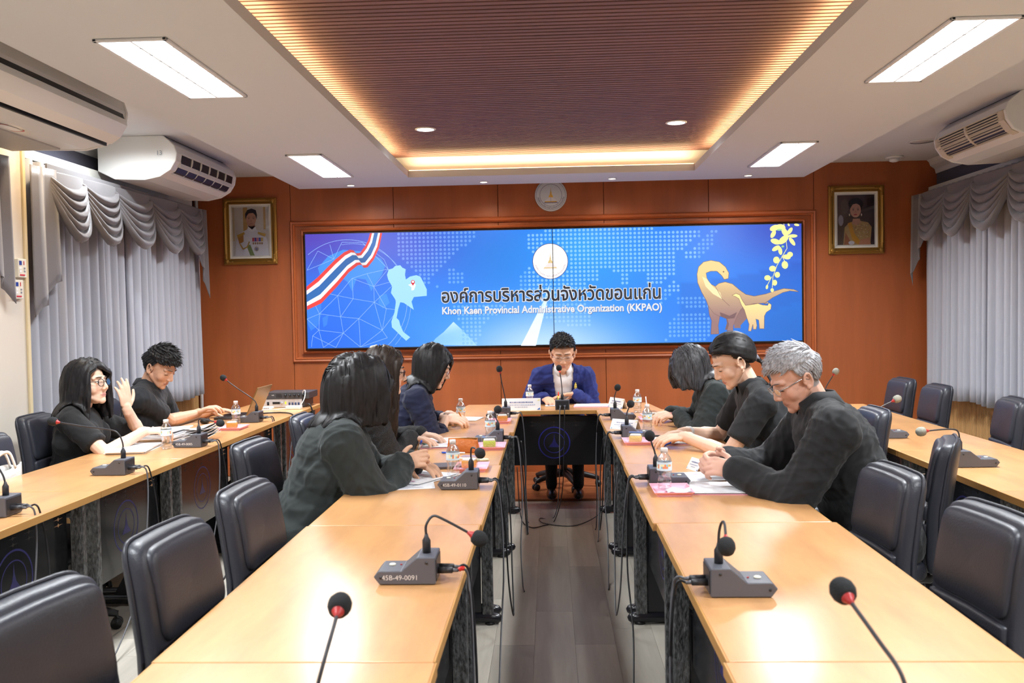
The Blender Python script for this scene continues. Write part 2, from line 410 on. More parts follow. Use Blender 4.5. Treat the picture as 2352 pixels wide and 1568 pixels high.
# ---- recessed fluorescent troffers with parabolic louvre
def troffer(x0, x1, y0, y1, label, lit=True):
    t = thing('ceiling_light', label, 'ceiling light', ((x0 + x1) / 2, (y0 + y1) / 2, ZS), 0, 'recessed fluorescent lights')
    hx, hy = (x1 - x0) / 2, (y1 - y0) / 2
    fr = MB()
    for (a, b, c, d) in ((-hx, hx, -hy, -hy + 0.018), (-hx, hx, hy - 0.018, hy), (-hx, -hx + 0.018, -hy, hy), (hx - 0.018, hx, -hy, hy)): fr.box(a, b, c, d, -0.012, -0.0005)
    fr.build('frame', M_METALW, t, bevel=0.003)
    MB().box(-hx + 0.018, hx - 0.018, -hy + 0.018, hy - 0.018, -0.006, -0.001).build('diffuser', M_TUBE, t)
    n = 9
    for k in range(1, n + 1):
        yy = -hy + 0.018 + (2 * hy - 0.036) * k / (n + 1)
        MB().prism([(yy - 0.004, -0.011), (yy + 0.004, -0.011), (yy + 0.0015, -0.0065), (yy - 0.0015, -0.0065)], 0, -hx + 0.018, hx - 0.018).build('louvre_blade', M_METALW, t)
    MB().prism([(-0.004, -0.011), (0.004, -0.011), (0.0015, -0.0065), (-0.0015, -0.0065)], 1, -hy + 0.018, hy - 0.018).build('louvre_spine', M_METALW, t)
    area_lamp(t, (0, 0, -0.02), 2 * hx - 0.04, 2 * hy - 0.04, TROFFER_W, (0.92, 0.965, 1.0), spread=152)
    return t
troffer(-1.825, -1.52, 3.56, 4.53, 'lit ceiling light nearest the left air conditioners')
troffer(-1.825, -1.565, 6.19, 7.21, 'small lit ceiling light on the far left of the soffit')
troffer(1.60, 1.885, 3.62, 4.60, 'lit ceiling light in the upper right corner')
troffer(1.59, 1.85, 6.19, 7.20, 'small lit ceiling light on the far right of the soffit')
troffer(-1.825, -1.52, 0.95, 1.92, 'ceiling light overhead on the left, out of the picture')
troffer(1.60, 1.885, 0.95, 1.92, 'ceiling light overhead on the right, out of the picture')
troffer(-1.825, -1.52, -1.65, -0.68, 'ceiling light behind the viewer on the left')
troffer(1.60, 1.885, -1.65, -0.68, 'ceiling light behind the viewer on the right')

def downlight(x, y, z, r, label, lens, watts, col, ang, group):
    t = thing('downlight', label, 'downlight', (x, y, z), 0, group)
    MB().lathe([(r, -0.0005), (r * 1.25, -0.0005), (r * 1.25, -0.004), (r * 1.05, -0.008), (r, -0.006)], n=24, cap=False).build('ring', M_METALW, t)
    MB().lathe([(0.001, -0.001), (r, -0.001), (r, -0.005), (0.001, -0.005)], n=24).build('lens', lens, t)
    if watts: spot_lamp(t, (0, 0, -0.012), watts, col, ang, 0.7, r * 0.8)
    return t
for x, y, l in ((-1.70, 7.70, 'leftmost of four small downlights above the screen'), (-0.546, 7.69, 'second from left of four small downlights above the screen'),
                (0.552, 7.67, 'third from left of four small downlights above the screen'), (1.70, 7.68, 'rightmost of four small downlights above the screen')):
    downlight(x, y, ZS, 0.03, l, M_WARMLIT, DOWN_W, (1.0, 0.78, 0.55), 160, 'small downlights above the screen')
downlight(-0.862, 6.38, ZSL, 0.06, 'bright downlight on the left of the slatted ceiling', M_SPOTLIT, SLATSPOT_W, (0.95, 0.98, 1), 130, 'downlights among the slats')
downlight(0.915, 6.38, ZSL, 0.06, 'bright downlight on the right of the slatted ceiling', M_SPOTLIT, SLATSPOT_W, (0.95, 0.98, 1), 130, 'downlights among the slats')
for x, l in ((-0.862, 'left'), (0.915, 'right')):
    for y, m in ((2.75, 'above the near tables'), (-0.9, 'behind the viewer')): downlight(x, y, ZSL, 0.06, 'slatted-ceiling downlight on the ' + l + ' ' + m, M_SPOTLIT, SLATSPOT_W, (0.95, 0.98, 1), 130, 'downlights among the slats')
downlight(-2.86, 5.80, ZC, 0.07, 'glaring downlight between the two left air conditioners', M_SPOTLIT, SIDESPOT_W, (0.9, 0.96, 1), 165, 'side ceiling downlights')
downlight(-2.80, 5.13, ZC, 0.07, 'warm downlight hidden behind the nearest left air conditioner', M_WARMLIT, SIDESPOT_W * 0.5, (1.0, 0.72, 0.42), 165, 'side ceiling downlights')
downlight(2.97, 4.4, ZC, 0.07, 'side ceiling downlight on the right, out of the picture', M_SPOTLIT, SIDESPOT_W * 0.6, (0.9, 0.96, 1), 165, 'side ceiling downlights')
# smoke detector and round ceiling speaker, right side ceiling
t = thing('smoke_detector', 'small white smoke detector on the right side ceiling', 'detector', (3.02, 7.95, ZC))
MB().lathe([(0.001, 0), (0.075, 0), (0.075, -0.012), (0.06, -0.018), (0.001, -0.018)], n=24).build('base', M_METALW, t)
MB().lathe([(0.001, -0.018), (0.045, -0.018), (0.042, -0.04), (0.02, -0.048), (0.001, -0.048)], n=20).build('sensor_head', M_METALW, t)
t = thing('ceiling_speaker', 'round flush ceiling speaker near the right air conditioner', 'speaker', (2.97, 7.25, ZC))
MB().lathe([(0.085, 0), (0.10, 0), (0.10, -0.004), (0.085, -0.006)], n=28, cap=False).build('rim', M_WHITE, t)
MB().lathe([(0.001, -0.001), (0.085, -0.001), (0.085, -0.003), (0.001, -0.003)], n=28).build('grille', mat('speaker_grille', (0.55, 0.53, 0.5), 0.7), t)

# ------------------------------------------------------------------ air conditioners
M_AC = mat('air_con_white', (0.74, 0.74, 0.72), 0.3)
M_ACY = mat('air_con_aged', (0.62, 0.55, 0.42), 0.35)
def air_con(name, label, y0, y1, xf, xb, zb, style):
    """ceiling-hung unit; front outlet at xf, back at xb, y0..y1 long, underside down to zb"""
    s = 1 if xf > xb else -1
    D = abs(xf - xb); H = ZC - zb
    t = thing(name, label, 'air conditioner', (xf, (y0 + y1) / 2, zb), 0, 'ceiling-hung air conditioners')
    L = (y1 - y0) / 2
    # cross-section in (depth from front, height)
    pr = [(0.10, H), (0.02, H * 0.78), (0.0, H * 0.6), (0.01, H * 0.42), (0.05, H * 0.22), (0.13, H * 0.07), (0.24, 0.0), (D - 0.12, 0.01), (D, 0.07), (D, H)]
    P = [(-s * a, b) for a, b in pr]
    MB().prism(P, 1, -L + 0.02, L - 0.02).build('body', M_AC, t, bevel=0.008)
    Pc = [(-s * (a - (0.006 if a < D - 0.2 else 0)), b - (0.004 if b < H * 0.9 else 0)) for a, b in pr]
    m = M_AC if style != 'aged' else M_AC
    for e in (-1, 1):
        MB().prism(Pc, 1, min(e * L, e * (L - 0.028)), max(e * L, e * (L - 0.028))).build('side_cover', m, t, bevel=0.006)
    MB().prism([(-s * 0.095, H + 0.0), (-s * 0.10, H - 0.018), (-s * (D - 0.1), H - 0.018), (-s * (D - 0.1), H)], 1, -L + 0.03, L - 0.03).build('top_gap', M_BLACK, t)
    def strip(nm, a0, a1, m_, out, ya, yb):
        q0, q1 = Vector((pr[a0][0], pr[a0][1])), Vector((pr[a1][0], pr[a1][1]))
        nrm = Vector((-(q1 - q0).y, (q1 - q0).x)).normalized()
        if nrm.x > 0: nrm = -nrm
        return q0, q1, nrm
    if style == 'flap':
        # dark slot under a lifted flap, then the big smooth louvre
        MB().prism([(-s * 0.004, H * 0.56), (-s * -0.004, H * 0.47), (-s * -0.002, H * 0.42), (-s * 0.03, H * 0.45)], 1, -L + 0.07, L - 0.05).build('outlet_slot', M_BLACK, t)
        fl = MB().prism([(-s * -0.018, H * 0.45), (-s * -0.022, H * 0.35), (-s * 0.02, H * 0.16), (-s * 0.075, H * 0.055), (-s * 0.08, H * 0.075), (-s * 0.03, H * 0.2), (-s * -0.008, H * 0.36), (-s * -0.008, H * 0.45)], 1, -L + 0.05, L - 0.05)
        fl.build('flap', M_AC, t, bevel=0.003)
        MB().box(min(-s * 0.1, -s * 0.112), max(-s * 0.1, -s * 0.112), -L + 0.05, L - 0.05, H * 0.035, H * 0.1).build('lower_slot', M_BLACK, t)
        # oval badge on the underside
        b = MB()
        b.grid(lambda u, v: (-s * (0.3 + 0.028 * v * math.sin(2 * PI * u)), 0.3 - L * 0.3 + 0.08 * v * math.cos(2 * PI * u), -0.0015), 28, 1, False)
        b.build('badge', mat('badge_white', (0.85, 0.85, 0.85), 0.4), t)
        b = MB()
        for e in (-1, 1):
            b.grid(lambda u, v: (-s * (0.3 + (0.030 + 0.004 * v) * math.sin(PI * (u - .5))), 0.3 - L * 0.3 + e * (0.055 + 0.01 * v + 0.03 * math.cos(PI * (u - .5))), -0.002), 12, 1, False)
        b.build('badge_edge', mat('badge_red', srgb(190, 30, 40), 0.4), t)
        # intake panel at the back of the underside
        MB().box(min(-s * 0.36, -s * (D - 0.05)), max(-s * 0.36, -s * (D - 0.05)), -L + 0.05, L - 0.06, -0.006, 0.02).build('intake_panel', mat('intake_grey', (0.45, 0.44, 0.42), 0.5), t, bevel=0.004)
    else:
        m_ = M_ACY if style == 'aged' else M_AC
        # outlet opening with slats, on the rounded nose
        MB().prism([(-s * 0.014, H * 0.62), (-s * -0.003, H * 0.58), (-s * 0.006, H * 0.40), (-s * 0.05, H * 0.2), (-s * 0.08, H * 0.17), (-s * 0.06, H * 0.4)], 1, -L + 0.10, L - 0.08).build('outlet', M_BLACK, t)
        if style == 'aged':
            for e in (-1, 1):
                MB().prism([(-s * 0.014, H * 0.66), (-s * -0.008, H * 0.6), (-s * 0.0, H * 0.40), (-s * 0.046, H * 0.19), (-s * 0.09, H * 0.12), (-s * 0.06, H * 0.4)], 1, min(e * (L - 0.03), e * (L - 0.10)), max(e * (L - 0.03), e * (L - 0.10))).build('grille_end', m_, t)
        n = 8 if style == 'aged' else 2
        arc = [(0.012 - 0.02, H * 0.60), (-0.006, H * 0.5), (0.0, H * 0.42), (0.02, H * 0.32), (0.042, H * 0.235), (0.07, H * 0.17)]
        def at(u):
            k = u * (len(arc) - 1); i = min(int(k), len(arc) - 2); f = k - i
            return (arc[i][0] * (1 - f) + arc[i + 1][0] * f, arc[i][1] * (1 - f) + arc[i + 1][1] * f)
        for k in range(n + 1):
            u = k / n; a, b = at(u); th = 0.009 if (style == 'aged' and k == n // 2) else 0.004
            if style != 'aged' and k == 1: th = 0.02
            a -= 0.003
            MB().box(min(-s * a, -s * (a + 0.03)), max(-s * a, -s * (a + 0.03)), -L + 0.09, L - 0.07, b - th, b + th).build('outlet_slat', m_, t)
        nv = 2 if style == 'aged' else 6
        for k in range(1, nv):
            yy = -L + 0.1 + (2 * L - 0.18) * k / nv
            MB().prism([(-s * (a - 0.006), b) for a, b in arc] + [(-s * (a + 0.03), b) for a, b in arc[::-1]], 1, yy - (0.014 if style == 'aged' else 0.003), yy + (0.014 if style == 'aged' else 0.003)).build('outlet_vane', m_, t)
    return t
ac1 = air_con('air_conditioner', 'nearest left air conditioner with an oval badge and open flap', 3.55, 4.98, -2.36, -3.05, 2.44, 'flap')
ac2 = air_con('air_conditioner', 'left air conditioner marked 13, above the swagged curtain', 6.25, 7.45, -2.62, -3.19, 2.47, 'plain')
text('13', 0.045, mat('ink_grey', (0.25, 0.3, 0.35), 0.6), ac2, TR(-0.12, -0.607, 0.17) @ rotM('X', 90), 'number')
ac3 = air_con('air_conditioner', 'yellowed right air conditioner with slatted outlet grille', 5.6, 6.62, 2.80, 3.42, 2.49, 'aged')
# ------------------------------------------------------------------ curtains and swagged valances
M_CURT = mat('curtain_grey', srgb(168, 170, 180), 0.75, bump=((300, 300, 60), 0.15), sheen=0.2)
M_SWAG = mat('swag_satin', srgb(108, 105, 108), 0.5, bump=((200, 200, 200), 0.1), sheen=0.3)
def curtain(label, x, s, y0, y1, z0, z1, seed):
    r = random.Random(seed); edges = [y0]
    while edges[-1] < y1: edges.append(edges[-1] + r.uniform(0.075, 0.135))
    k = (y1 - y0) / (edges[-1] - y0); edges = [y0 + (e - y0) * k for e in edges]; n = len(edges) - 1
    amp = [r.uniform(0.6, 1.15) for _ in edges]; sk = [r.uniform(-0.03, 0.03) for _ in edges]
    per = 8; b = MB()
    def fn(u, v):
        t = u * n; i = min(int(t), n - 1); f = t - i
        yy = edges[i] + (edges[i + 1] - edges[i]) * f
        a = amp[i] * (1 - f) + amp[i + 1] * f
        w_ = math.tanh(1.8 * math.sin(2 * PI * f)) / 0.947
        z = z0 + (z1 - z0) * v
        sw = (sk[i] * (1 - f) + sk[i + 1] * f) * (1 - v)
        drop = 0.012 * math.sin(yy * 9) * (1 - v)
        return (x + s * (0.036 * a * w_ * (1.15 - 0.35 * v)), yy + sw, z + drop)
    b.grid(fn, n * per, 14)
    return tag(b.build('curtain', M_CURT, thick=0.003), label, 'curtain', 'grey pleated curtains')
curtain('grey pleated curtain on the left wall beside the pilaster', -3.15, 1, 5.2, 6.55, 0.755, 2.46, 1)
curtain('grey pleated curtain on the left wall next to the screen wall', -3.15, 1, 6.54, 7.92, 0.79, 2.46, 2)
curtain('grey curtain edge left of the pilaster with the wall controllers', -3.15, 1, 3.3, 4.74, 0.75, 2.46, 5)
curtain('grey pleated curtain on the right wall next to the screen wall', 3.34, -1, 6.95, 8.06, 0.70, 2.48, 3)
curtain('grey pleated curtain at the right edge of the picture', 3.34, -1, 5.2, 6.965, 0.705, 2.48, 4)

def swag(t, x, s, ya, yb, za, zb, D, seed, lean=0.0):
    r = random.Random(seed); n = 5
    def fn(u, v):
        h = max(0.0, 1 - abs(2 * u - 1) ** 2.3)
        yy = ya + (yb - ya) * (u + lean * v * h * 0.25)
        zt_ = za + (zb - za) * u
        z = zt_ - v * D * (0.22 + 0.78 * h) * (0.98 + 0.02 * r.random())
        vv = max(0.0, (v - 0.22) / 0.78)
        rip = 0.042 * (h ** 0.5) * math.sin(PI * ((n * vv) % 1.0)) ** 0.8 if v > 0.22 and vv < 0.999 else 0.0
        return (x + s * (0.012 + 0.075 * h * (0.3 + 0.7 * v) + rip), yy, z)
    b = MB(); b.grid(fn, 26, 60); return b.build('swag', M_SWAG, t, thick=0.004)
def jabot(t, x, s, ya, yb, zt_, zshort, zlong, folds, long_at_start=True):
    """gathered tail whose hem steps down in zigzag folds"""
    def fn(u, v):
        k = u * folds; i = min(int(k), folds - 1); f = k - i
        q = (1 - u) if long_at_start else u
        zl = zshort + (zlong - zshort) * q
        zz = f if i % 2 == 0 else 1 - f
        yy = ya + (yb - ya) * (u * 0.55 + 0.45 * (i + zz * 1.25) / folds)
        return (x + s * (0.012 + 0.03 * (i / folds) + 0.022 * zz * (0.4 + 0.6 * v)), yy, zt_ + (zl - zt_) * v)
    b = MB(); b.grid(fn, folds * 6, 12); return b.build('tail', M_SWAG, t, thick=0.004)
def valance(label, x, s, marks, depth, tails):
    t = thing('valance', label, 'valance', (0, 0, 0), 0, 'swagged valances')
    for i, ((ya, za), (yb, zb)) in enumerate(zip(marks[:-1], marks[1:])):
        swag(t, x, s, ya - 0.03, yb + 0.03, za, zb, depth[i], 40 + i, 0.12 if s > 0 else -0.12)
    y0, y1 = min(m[0] for m in marks), max(m[0] for m in marks)
    zt_ = max(m[1] for m in marks)
    MB().box(min(x, x + s * 0.012), max(x, x + s * 0.012), y0 - 0.02, y1 + 0.02, zt_ - 0.16, zt_ + 0.005).build('header', M_SWAG, t)
    for a in tails: jabot(t, x, s, *a)
    return t
valance('swagged grey valance over the left curtains', -3.075, 1, [(5.40, 2.40), (5.78, 2.41), (6.22, 2.415), (6.765, 2.425), (7.28, 2.435), (7.72, 2.44)], [0.43, 0.43, 0.42, 0.43, 0.42],
        [(5.20, 5.46, 2.41, 1.80, 1.50, 4, True), (7.69, 7.84, 2.44, 2.05, 1.66, 3, False)])
valance('swagged valance end left of the pilaster', -3.075, 1, [(3.6, 2.41), (4.15, 2.41), (4.72, 2.41)], [0.43, 0.43], [(4.62, 4.93, 2.41, 1.95, 1.58, 5, False)])
valance('swagged grey valance over the right curtains', 3.275, -1, [(5.25, 2.45), (5.85, 2.45), (6.44, 2.45), (7.0, 2.45), (7.45, 2.45), (7.92, 2.455)], [0.43, 0.43, 0.43, 0.43, 0.43],
        [(7.90, 8.14, 2.455, 2.08, 1.66, 4, False)])
# pelmet rail above the left valance and a white jamb tinted for window light at the far right
tag(MB().box(-3.286, -3.2, 5.2, 7.95, 2.48, 2.545).build('curtain_rail', mat('rail_cream', (0.72, 0.72, 0.66), 0.45), bevel=0.006), 'cream curtain rail box above the left valance', 'rail')
tag(MB().box(3.38, 3.486, 5.2, 8.12, 2.475, 2.53).build('curtain_rail', mat('rail_cream'), bevel=0.006), 'cream curtain rail box above the right valance', 'rail')
wn = tag(MB().box(3.37, 3.485, 8.075, 8.11, 0.95, 2.47).build('window_1', mat('window_light_white', (0.8, 0.8, 0.86), 0.4)), 'white window jamb tinted for window light behind the right curtain', kind='structure')  # lavender white of the board stands in for window light

# wall controllers of the air conditioners on the pilaster
M_CTRL = mat('controller_ivory', (0.72, 0.68, 0.58), 0.45)
def controller(label, y, z):
    t = thing('wall_controller', label, 'controller', (-3.1, y, z), 0, 'ivory wall controllers')
    MB().box(0, 0.024, -0.042, 0.042, -0.055, 0.055).build('case', M_CTRL, t, bevel=0.004)
    MB().box(0.0235, 0.0255, -0.032, -0.008, 0.018, 0.042).build('display', mat('blue_lcd', srgb(40, 60, 140), 0.3), t)
    for k, zz in enumerate((0.0, -0.018)):
        MB().box(0.0235, 0.026, -0.032, -0.012, zz - 0.007, zz + 0.007).build('button', mat('btn_white', (0.85, 0.85, 0.85), 0.4), t)
        MB().box(0.0235, 0.026, 0.012, 0.026, zz - 0.005, zz + 0.005).build('button', mat('btn_grey', (0.25, 0.25, 0.27), 0.4), t)
    MB().box(0.0235, 0.026, -0.028, 0.02, -0.044, -0.036).build('label_strip', mat('badge_red'), t)
    MB().box(0.0235, 0.026, 0.01, 0.016, 0.02, 0.042).build('mark', mat('badge_red'), t)
controller('upper ivory wall controller on the pilaster', 5.11, 1.79)
controller('lower ivory wall controller on the pilaster', 5.07, 1.665)

# ------------------------------------------------------------------ flat prints
from mathutils.geometry import tessellate_polygon
class Flat:
    """flat coloured shapes on a plane; P maps print coordinates to 3-d, nrm points to the viewer"""
    def __init__(s, P, nrm, step=0.0004): s.P = P; s.n = Vector(nrm); s.step = step; s.v = []; s.f = []; s.c = []
    def poly(s, pts, col, layer=1):
        n = len(s.v)
        cols = col if isinstance(col, list) else [col] * len(pts)
        s.v += [s.P(*p) + s.n * (layer * s.step) for p in pts]; s.c += [(*srgb(*c), 1) for c in cols]
        for tri in tessellate_polygon([[Vector((p[0], p[1], 0)) for p in pts]]): s.f.append(tuple(n + i for i in tri))
    def ell(s, cx, cy, rx, ry, col, layer=1, rot=0, n=24):
        a = math.radians(rot)
        s.poly([(cx + rx * math.cos(t) * math.cos(a) - ry * math.sin(t) * math.sin(a), cy + rx * math.cos(t) * math.sin(a) + ry * math.sin(t) * math.cos(a)) for t in [2 * PI * k / n for k in range(n)]], col, layer)
    def ring(s, cx, cy, r0, r1, col, layer=1, n=48):
        for k in range(n):
            a, b = 2 * PI * k / n, 2 * PI * (k + 1) / n
            s.poly([(cx + r0 * math.cos(a), cy + r0 * math.sin(a)), (cx + r1 * math.cos(a), cy + r1 * math.sin(a)), (cx + r1 * math.cos(b), cy + r1 * math.sin(b)), (cx + r0 * math.cos(b), cy + r0 * math.sin(b))], col, layer)
    def line(s, p, q, w_, col, layer=1):
        d = Vector((q[0] - p[0], q[1] - p[1])); 
        if d.length < 1e-6: return
        d = Vector((-d.y, d.x)).normalized() * w_ / 2
        s.poly([(p[0] + d.x, p[1] + d.y), (q[0] + d.x, q[1] + d.y), (q[0] - d.x, q[1] - d.y), (p[0] - d.x, p[1] - d.y)], col, layer)
    def pline(s, pts, w_, col, layer=1):
        for a, b in zip(pts[:-1], pts[1:]): s.line(a, b, w_, col, layer)
    def build(s, name, material, parent):
        me = bpy.data.meshes.new(name); me.from_pydata([tuple(p) for p in s.v], [], s.f)
        at = me.color_attributes.new('Col', 'FLOAT_COLOR', 'POINT'); at.data.foreach_set('color', [x for c in s.c for x in c])
        bm = bmesh.new(); bm.from_mesh(me)
        for f in bm.faces:
            if f.normal.dot(s.n) < 0: f.normal_flip()
        bm.to_mesh(me); bm.free()
        return link(name, me, material, parent)

def lit_attr(name, strength):
    m = bpy.data.materials.new(name); m.use_nodes = True; nt = m.node_tree; b = nt.nodes['Principled BSDF']
    a = nt.nodes.new('ShaderNodeAttribute'); a.attribute_name = 'Col'
    b.inputs['Base Color'].default_value = (0.01, 0.01, 0.012, 1); b.inputs['Roughness'].default_value = 0.35
    nt.links.new(a.outputs['Color'], b.inputs['Emission Color']); b.inputs['Emission Strength'].default_value = strength; m.cycles.emission_sampling = 'NONE'
    return m
M_LCD = lit_attr('lit_screen', 1.2)
M_PRINT = mat('photo_print', (0.5, 0.5, 0.5), 0.25, attr='Col')
M_MATTEPRINT = mat('matte_print', (0.5, 0.5, 0.5), 0.5, attr='Col')

# ------------------------------------------------------------------ the big screen
SCR_X0, SCR_X1, SCR_Z0, SCR_Z1, SCR_Y = -2.226, 2.265, 1.186, 2.232, 8.12
scr = thing('video_wall', 'wide lit video wall showing a blue banner with dinosaurs and a globe', 'screen', ((SCR_X0 + SCR_X1) / 2, SCR_Y, SCR_Z0))
def scr_loc(x, z): return Vector((x - (SCR_X0 + SCR_X1) / 2, 0, z - SCR_Z0))
for a, b in ((SCR_X0 - 0.01, 0.036), (0.040, SCR_X1 + 0.01)):
    MB().box(a - (SCR_X0 + SCR_X1) / 2, b - (SCR_X0 + SCR_X1) / 2, 0.001, YB - 0.012 - SCR_Y - 0.001, -0.01, SCR_Z1 - SCR_Z0 + 0.008).build('display_panel', M_BLACK, scr)
# banner coordinates: traced on the banner itself, (0,0) upper left .. (1140,265) lower right
BW, BH = 1140.0, 264.0
def BP(u, v): return scr_loc(SCR_X0 + (SCR_X1 - SCR_X0) * u / BW, SCR_Z1 + (SCR_Z0 - SCR_Z1) * v / BH)
def q4(x, y):   # tracing sheet of the left half -> banner
    px, py = 650 + x / 3.733, 480 + y / 3.733; return (px - 700 - (py - 537) * 0.0266, (py - 537 + (px - 700) * 0.0186) * 1.004)
def q5(x, y):
    px, py = 1250 + x / 3.618, 480 + y / 3.618; return (px - 700 - (py - 537) * 0.0266 + 0.0, (py - 537 + (px - 700) * 0.0186) * 1.004)
bg = Flat(BP, (0, -1, 0))
def bgcol(u, v):
    c = np.array([34, 122, 236.0])
    def blob(cu, cv, ru, rv, col, a):
        nonlocal c
        w_ = a * math.exp(-((u - cu) / ru) ** 2 - ((v - cv) / rv) ** 2); c = c * (1 - w_) + np.array(col) * w_
    blob(0, 0, 230, 90, (82, 58, 176), 0.95); blob(250, 30, 160, 80, (78, 80, 196), 0.6)
    blob(60, 230, 200, 90, (20, 92, 226), 0.7); blob(330, 210, 200, 80, (42, 138, 246), 0.8)
    blob(460, 60, 130, 90, (34, 120, 205), 0.6); blob(700, 90, 220, 110, (44, 150, 246), 0.8); blob(640, 40, 90, 50, (60, 172, 250), 0.5)
    blob(560, 300, 170, 100, (226, 240, 255), 1.0); blob(560, 330, 260, 120, (160, 205, 250), 0.6)
    blob(1140, 0, 190, 100, (58, 52, 160), 0.9); blob(1140, 240, 190, 120, (24, 100, 190), 0.8); blob(900, 140, 150, 80, (34, 122, 226), 0.6)
    if u > 840:
        vb = 122 - ((u - 840) / 300.0) ** 2 * 44 + 6
        if v > vb and u > 860: c = c * 0.84 + np.array([28, 74, 168.0]) * 0.16 if v < vb + 90 else c
        elif v < vb: c = c * 0.8 + np.array([60, 140, 240]) * 0.2
    return tuple(np.clip(c, 0, 255))
NU, NV = 114, 32
for j in range(NV + 1):
    for i in range(NU + 1):
        bg.v.append(BP(BW * i / NU, BH * j / NV)); bg.c.append((*srgb(*bgcol(BW * i / NU, BH * j / NV)), 1))
bg.f = [(j * (NU + 1) + i, j * (NU + 1) + i + 1, (j + 1) * (NU + 1) + i + 1, (j + 1) * (NU + 1) + i) for j in range(NV) for i in range(NU)]
bg.build('banner_background', M_LCD, scr)
art = Flat(BP, (0, -1, 0))
# pale landmasses behind the globe net
for pts, col in (([(330, 600), (300, 500), (390, 400), (520, 345), (700, 360), (850, 420), (890, 480), (860, 560), (800, 640), (770, 700), (720, 600), (640, 590), (600, 700), (560, 620), (480, 570), (420, 650)], (58, 140, 236)),
                 ([(205, 860), (330, 800), (330, 900), (300, 1000), (240, 1040), (210, 980)], (52, 128, 236)),
                 ([(340, 930), (395, 900), (380, 990), (350, 1010)], (52, 128, 236)),
                 ([(840, 740), (900, 720), (930, 800), (870, 850), (830, 800)], (58, 140, 238))):
    art.poly([q4(*p) for p in pts], col, 1)
gc = q4(560, 780); GR = 140
# globe net
gl = (150, 190, 246)
pts = [(gc[0] + GR * math.cos(a), gc[1] + GR * math.sin(a)) for a in [math.radians(-178 + 4 * k) for k in range(68)]]
ok = lambda p: 1 < p[0] < BW and 1 < p[1] < BH - 1
for a, b in zip(pts[:-1], pts[1:]):
    if ok(a) and ok(b): art.line(a, b, 0.9, gl, 2)
pts2 = [(gc[0] + 12 + GR * 0.97 * math.cos(a), gc[1] + 8 + GR * 0.99 * math.sin(a)) for a in [math.radians(-100 + 4 * k) for k in range(40)]]
for a, b in zip(pts2[:-1], pts2[1:]):
    if ok(a) and ok(b): art.line(a, b, 0.7, gl, 2)
nodes = {k: q4(*p) for k, p in dict(a=(600, 590), b=(475, 738), c=(315, 895), d=(795, 795), e=(660, 935), f=(525, 1060), g=(865, 1035), h=(310, 1035), i=(790, 660), j=(915, 510), k=(440, 425), l=(500, 920),
         m=(900, 850), n=(1000, 860), o=(300, 355), p=(510, 280), q=(690, 285), r=(205, 520), s=(205, 940), t=(255, 1085), u=(675, 1180), v=(460, 1185), w=(350, 1185), x=(730, 550), y=(610, 765), z=(910, 1100),
         aa=(405, 300), bb=(880, 430), cc=(1010, 600), dd=(205, 680), ee=(835, 1185), ff=(245, 1180)).items()}
for e in 'a-b a-i a-x b-c b-l b-y a-y c-h c-l d-i d-m d-e d-y e-l e-f e-g e-u f-h f-l f-v f-u g-d g-m g-u h-s c-s h-t t-v i-j i-x j-x j-n m-n k-o k-p k-r k-aa p-q p-k q-j o-r b-dd c-dd g-z u-z g-n cc-i cc-d cc-j bb-q bb-j h-w w-f t-ff i-m y-l'.split():
    a, b = e.split('-'); art.line(nodes[a], nodes[b], 0.8, gl, 2)
# the striped ribbon
up_ = [q4(*p) for p in ((192, 662), (300, 580), (450, 430), (530, 366), (578, 345), (612, 350), (634, 376), (668, 372), (712, 316), (740, 262), (755, 196))]
lo_ = [q4(*p) for p in ((192, 862), (330, 805), (470, 660), (570, 540), (650, 478), (682, 474), (702, 500), (735, 496), (790, 430), (835, 330), (862, 196))]
for f0, f1, col in ((0, .17, (232, 62, 58)), (.17, .34, (246, 246, 248)), (.34, .66, (40, 104, 176)), (.66, .83, (246, 246, 248)), (.83, 1, (232, 62, 58))):
    A = [(a[0] + (b[0] - a[0]) * f0, a[1] + (b[1] - a[1]) * f0) for a, b in zip(up_, lo_)]; B = [(a[0] + (b[0] - a[0]) * f1, a[1] + (b[1] - a[1]) * f1) for a, b in zip(up_, lo_)]
    cl = lambda p: (max(0.5, p[0]), max(0.5, p[1]))
    sh = [1.0, 1.0, .97, .95, .9, .86, .84, .9, .97, 1, 1]
    for i in range(len(A) - 1):
        art.poly([cl(A[i]), cl(A[i + 1]), cl(B[i + 1]), cl(B[i])], [tuple(c * sh[i] for c in col), tuple(c * sh[i + 1] for c in col), tuple(c * sh[i + 1] for c in col), tuple(c * sh[i] for c in col)], 3)
# pale blue country map with a pin
art.poly([q4(*p) for p in ((905, 560), (920, 515), (955, 505), (975, 485), (1020, 478), (1040, 500), (1068, 512), (1062, 560), (1070, 600), (1105, 575), (1160, 563), (1195, 575), (1220, 620), (1252, 685), (1252, 740),
          (1140, 750), (1120, 790), (1140, 860), (1085, 822), (1052, 800), (1022, 795), (1005, 850), (990, 930), (1012, 950), (1022, 990), (1050, 1050), (1110, 1095), (1075, 1125), (1030, 1085), (990, 1045), (950, 1010), (945, 960), (972, 880), (985, 780), (940, 715), (950, 660), (915, 600))], (158, 214, 246), 4)
art.poly([q4(*p) for p in ((1090, 645), (1115, 638), (1150, 636), (1155, 650), (1140, 690), (1120, 694), (1118, 665))], (250, 252, 255), 5)
art.ell(*q4(1131, 622), 4.6, 4.6, (206, 40, 60), 6); art.poly([q4(1116, 630), q4(1146, 630), q4(1131, 655)], (206, 40, 60), 6); art.ell(*q4(1131, 620), 2.6, 2.6, (255, 255, 255), 7)
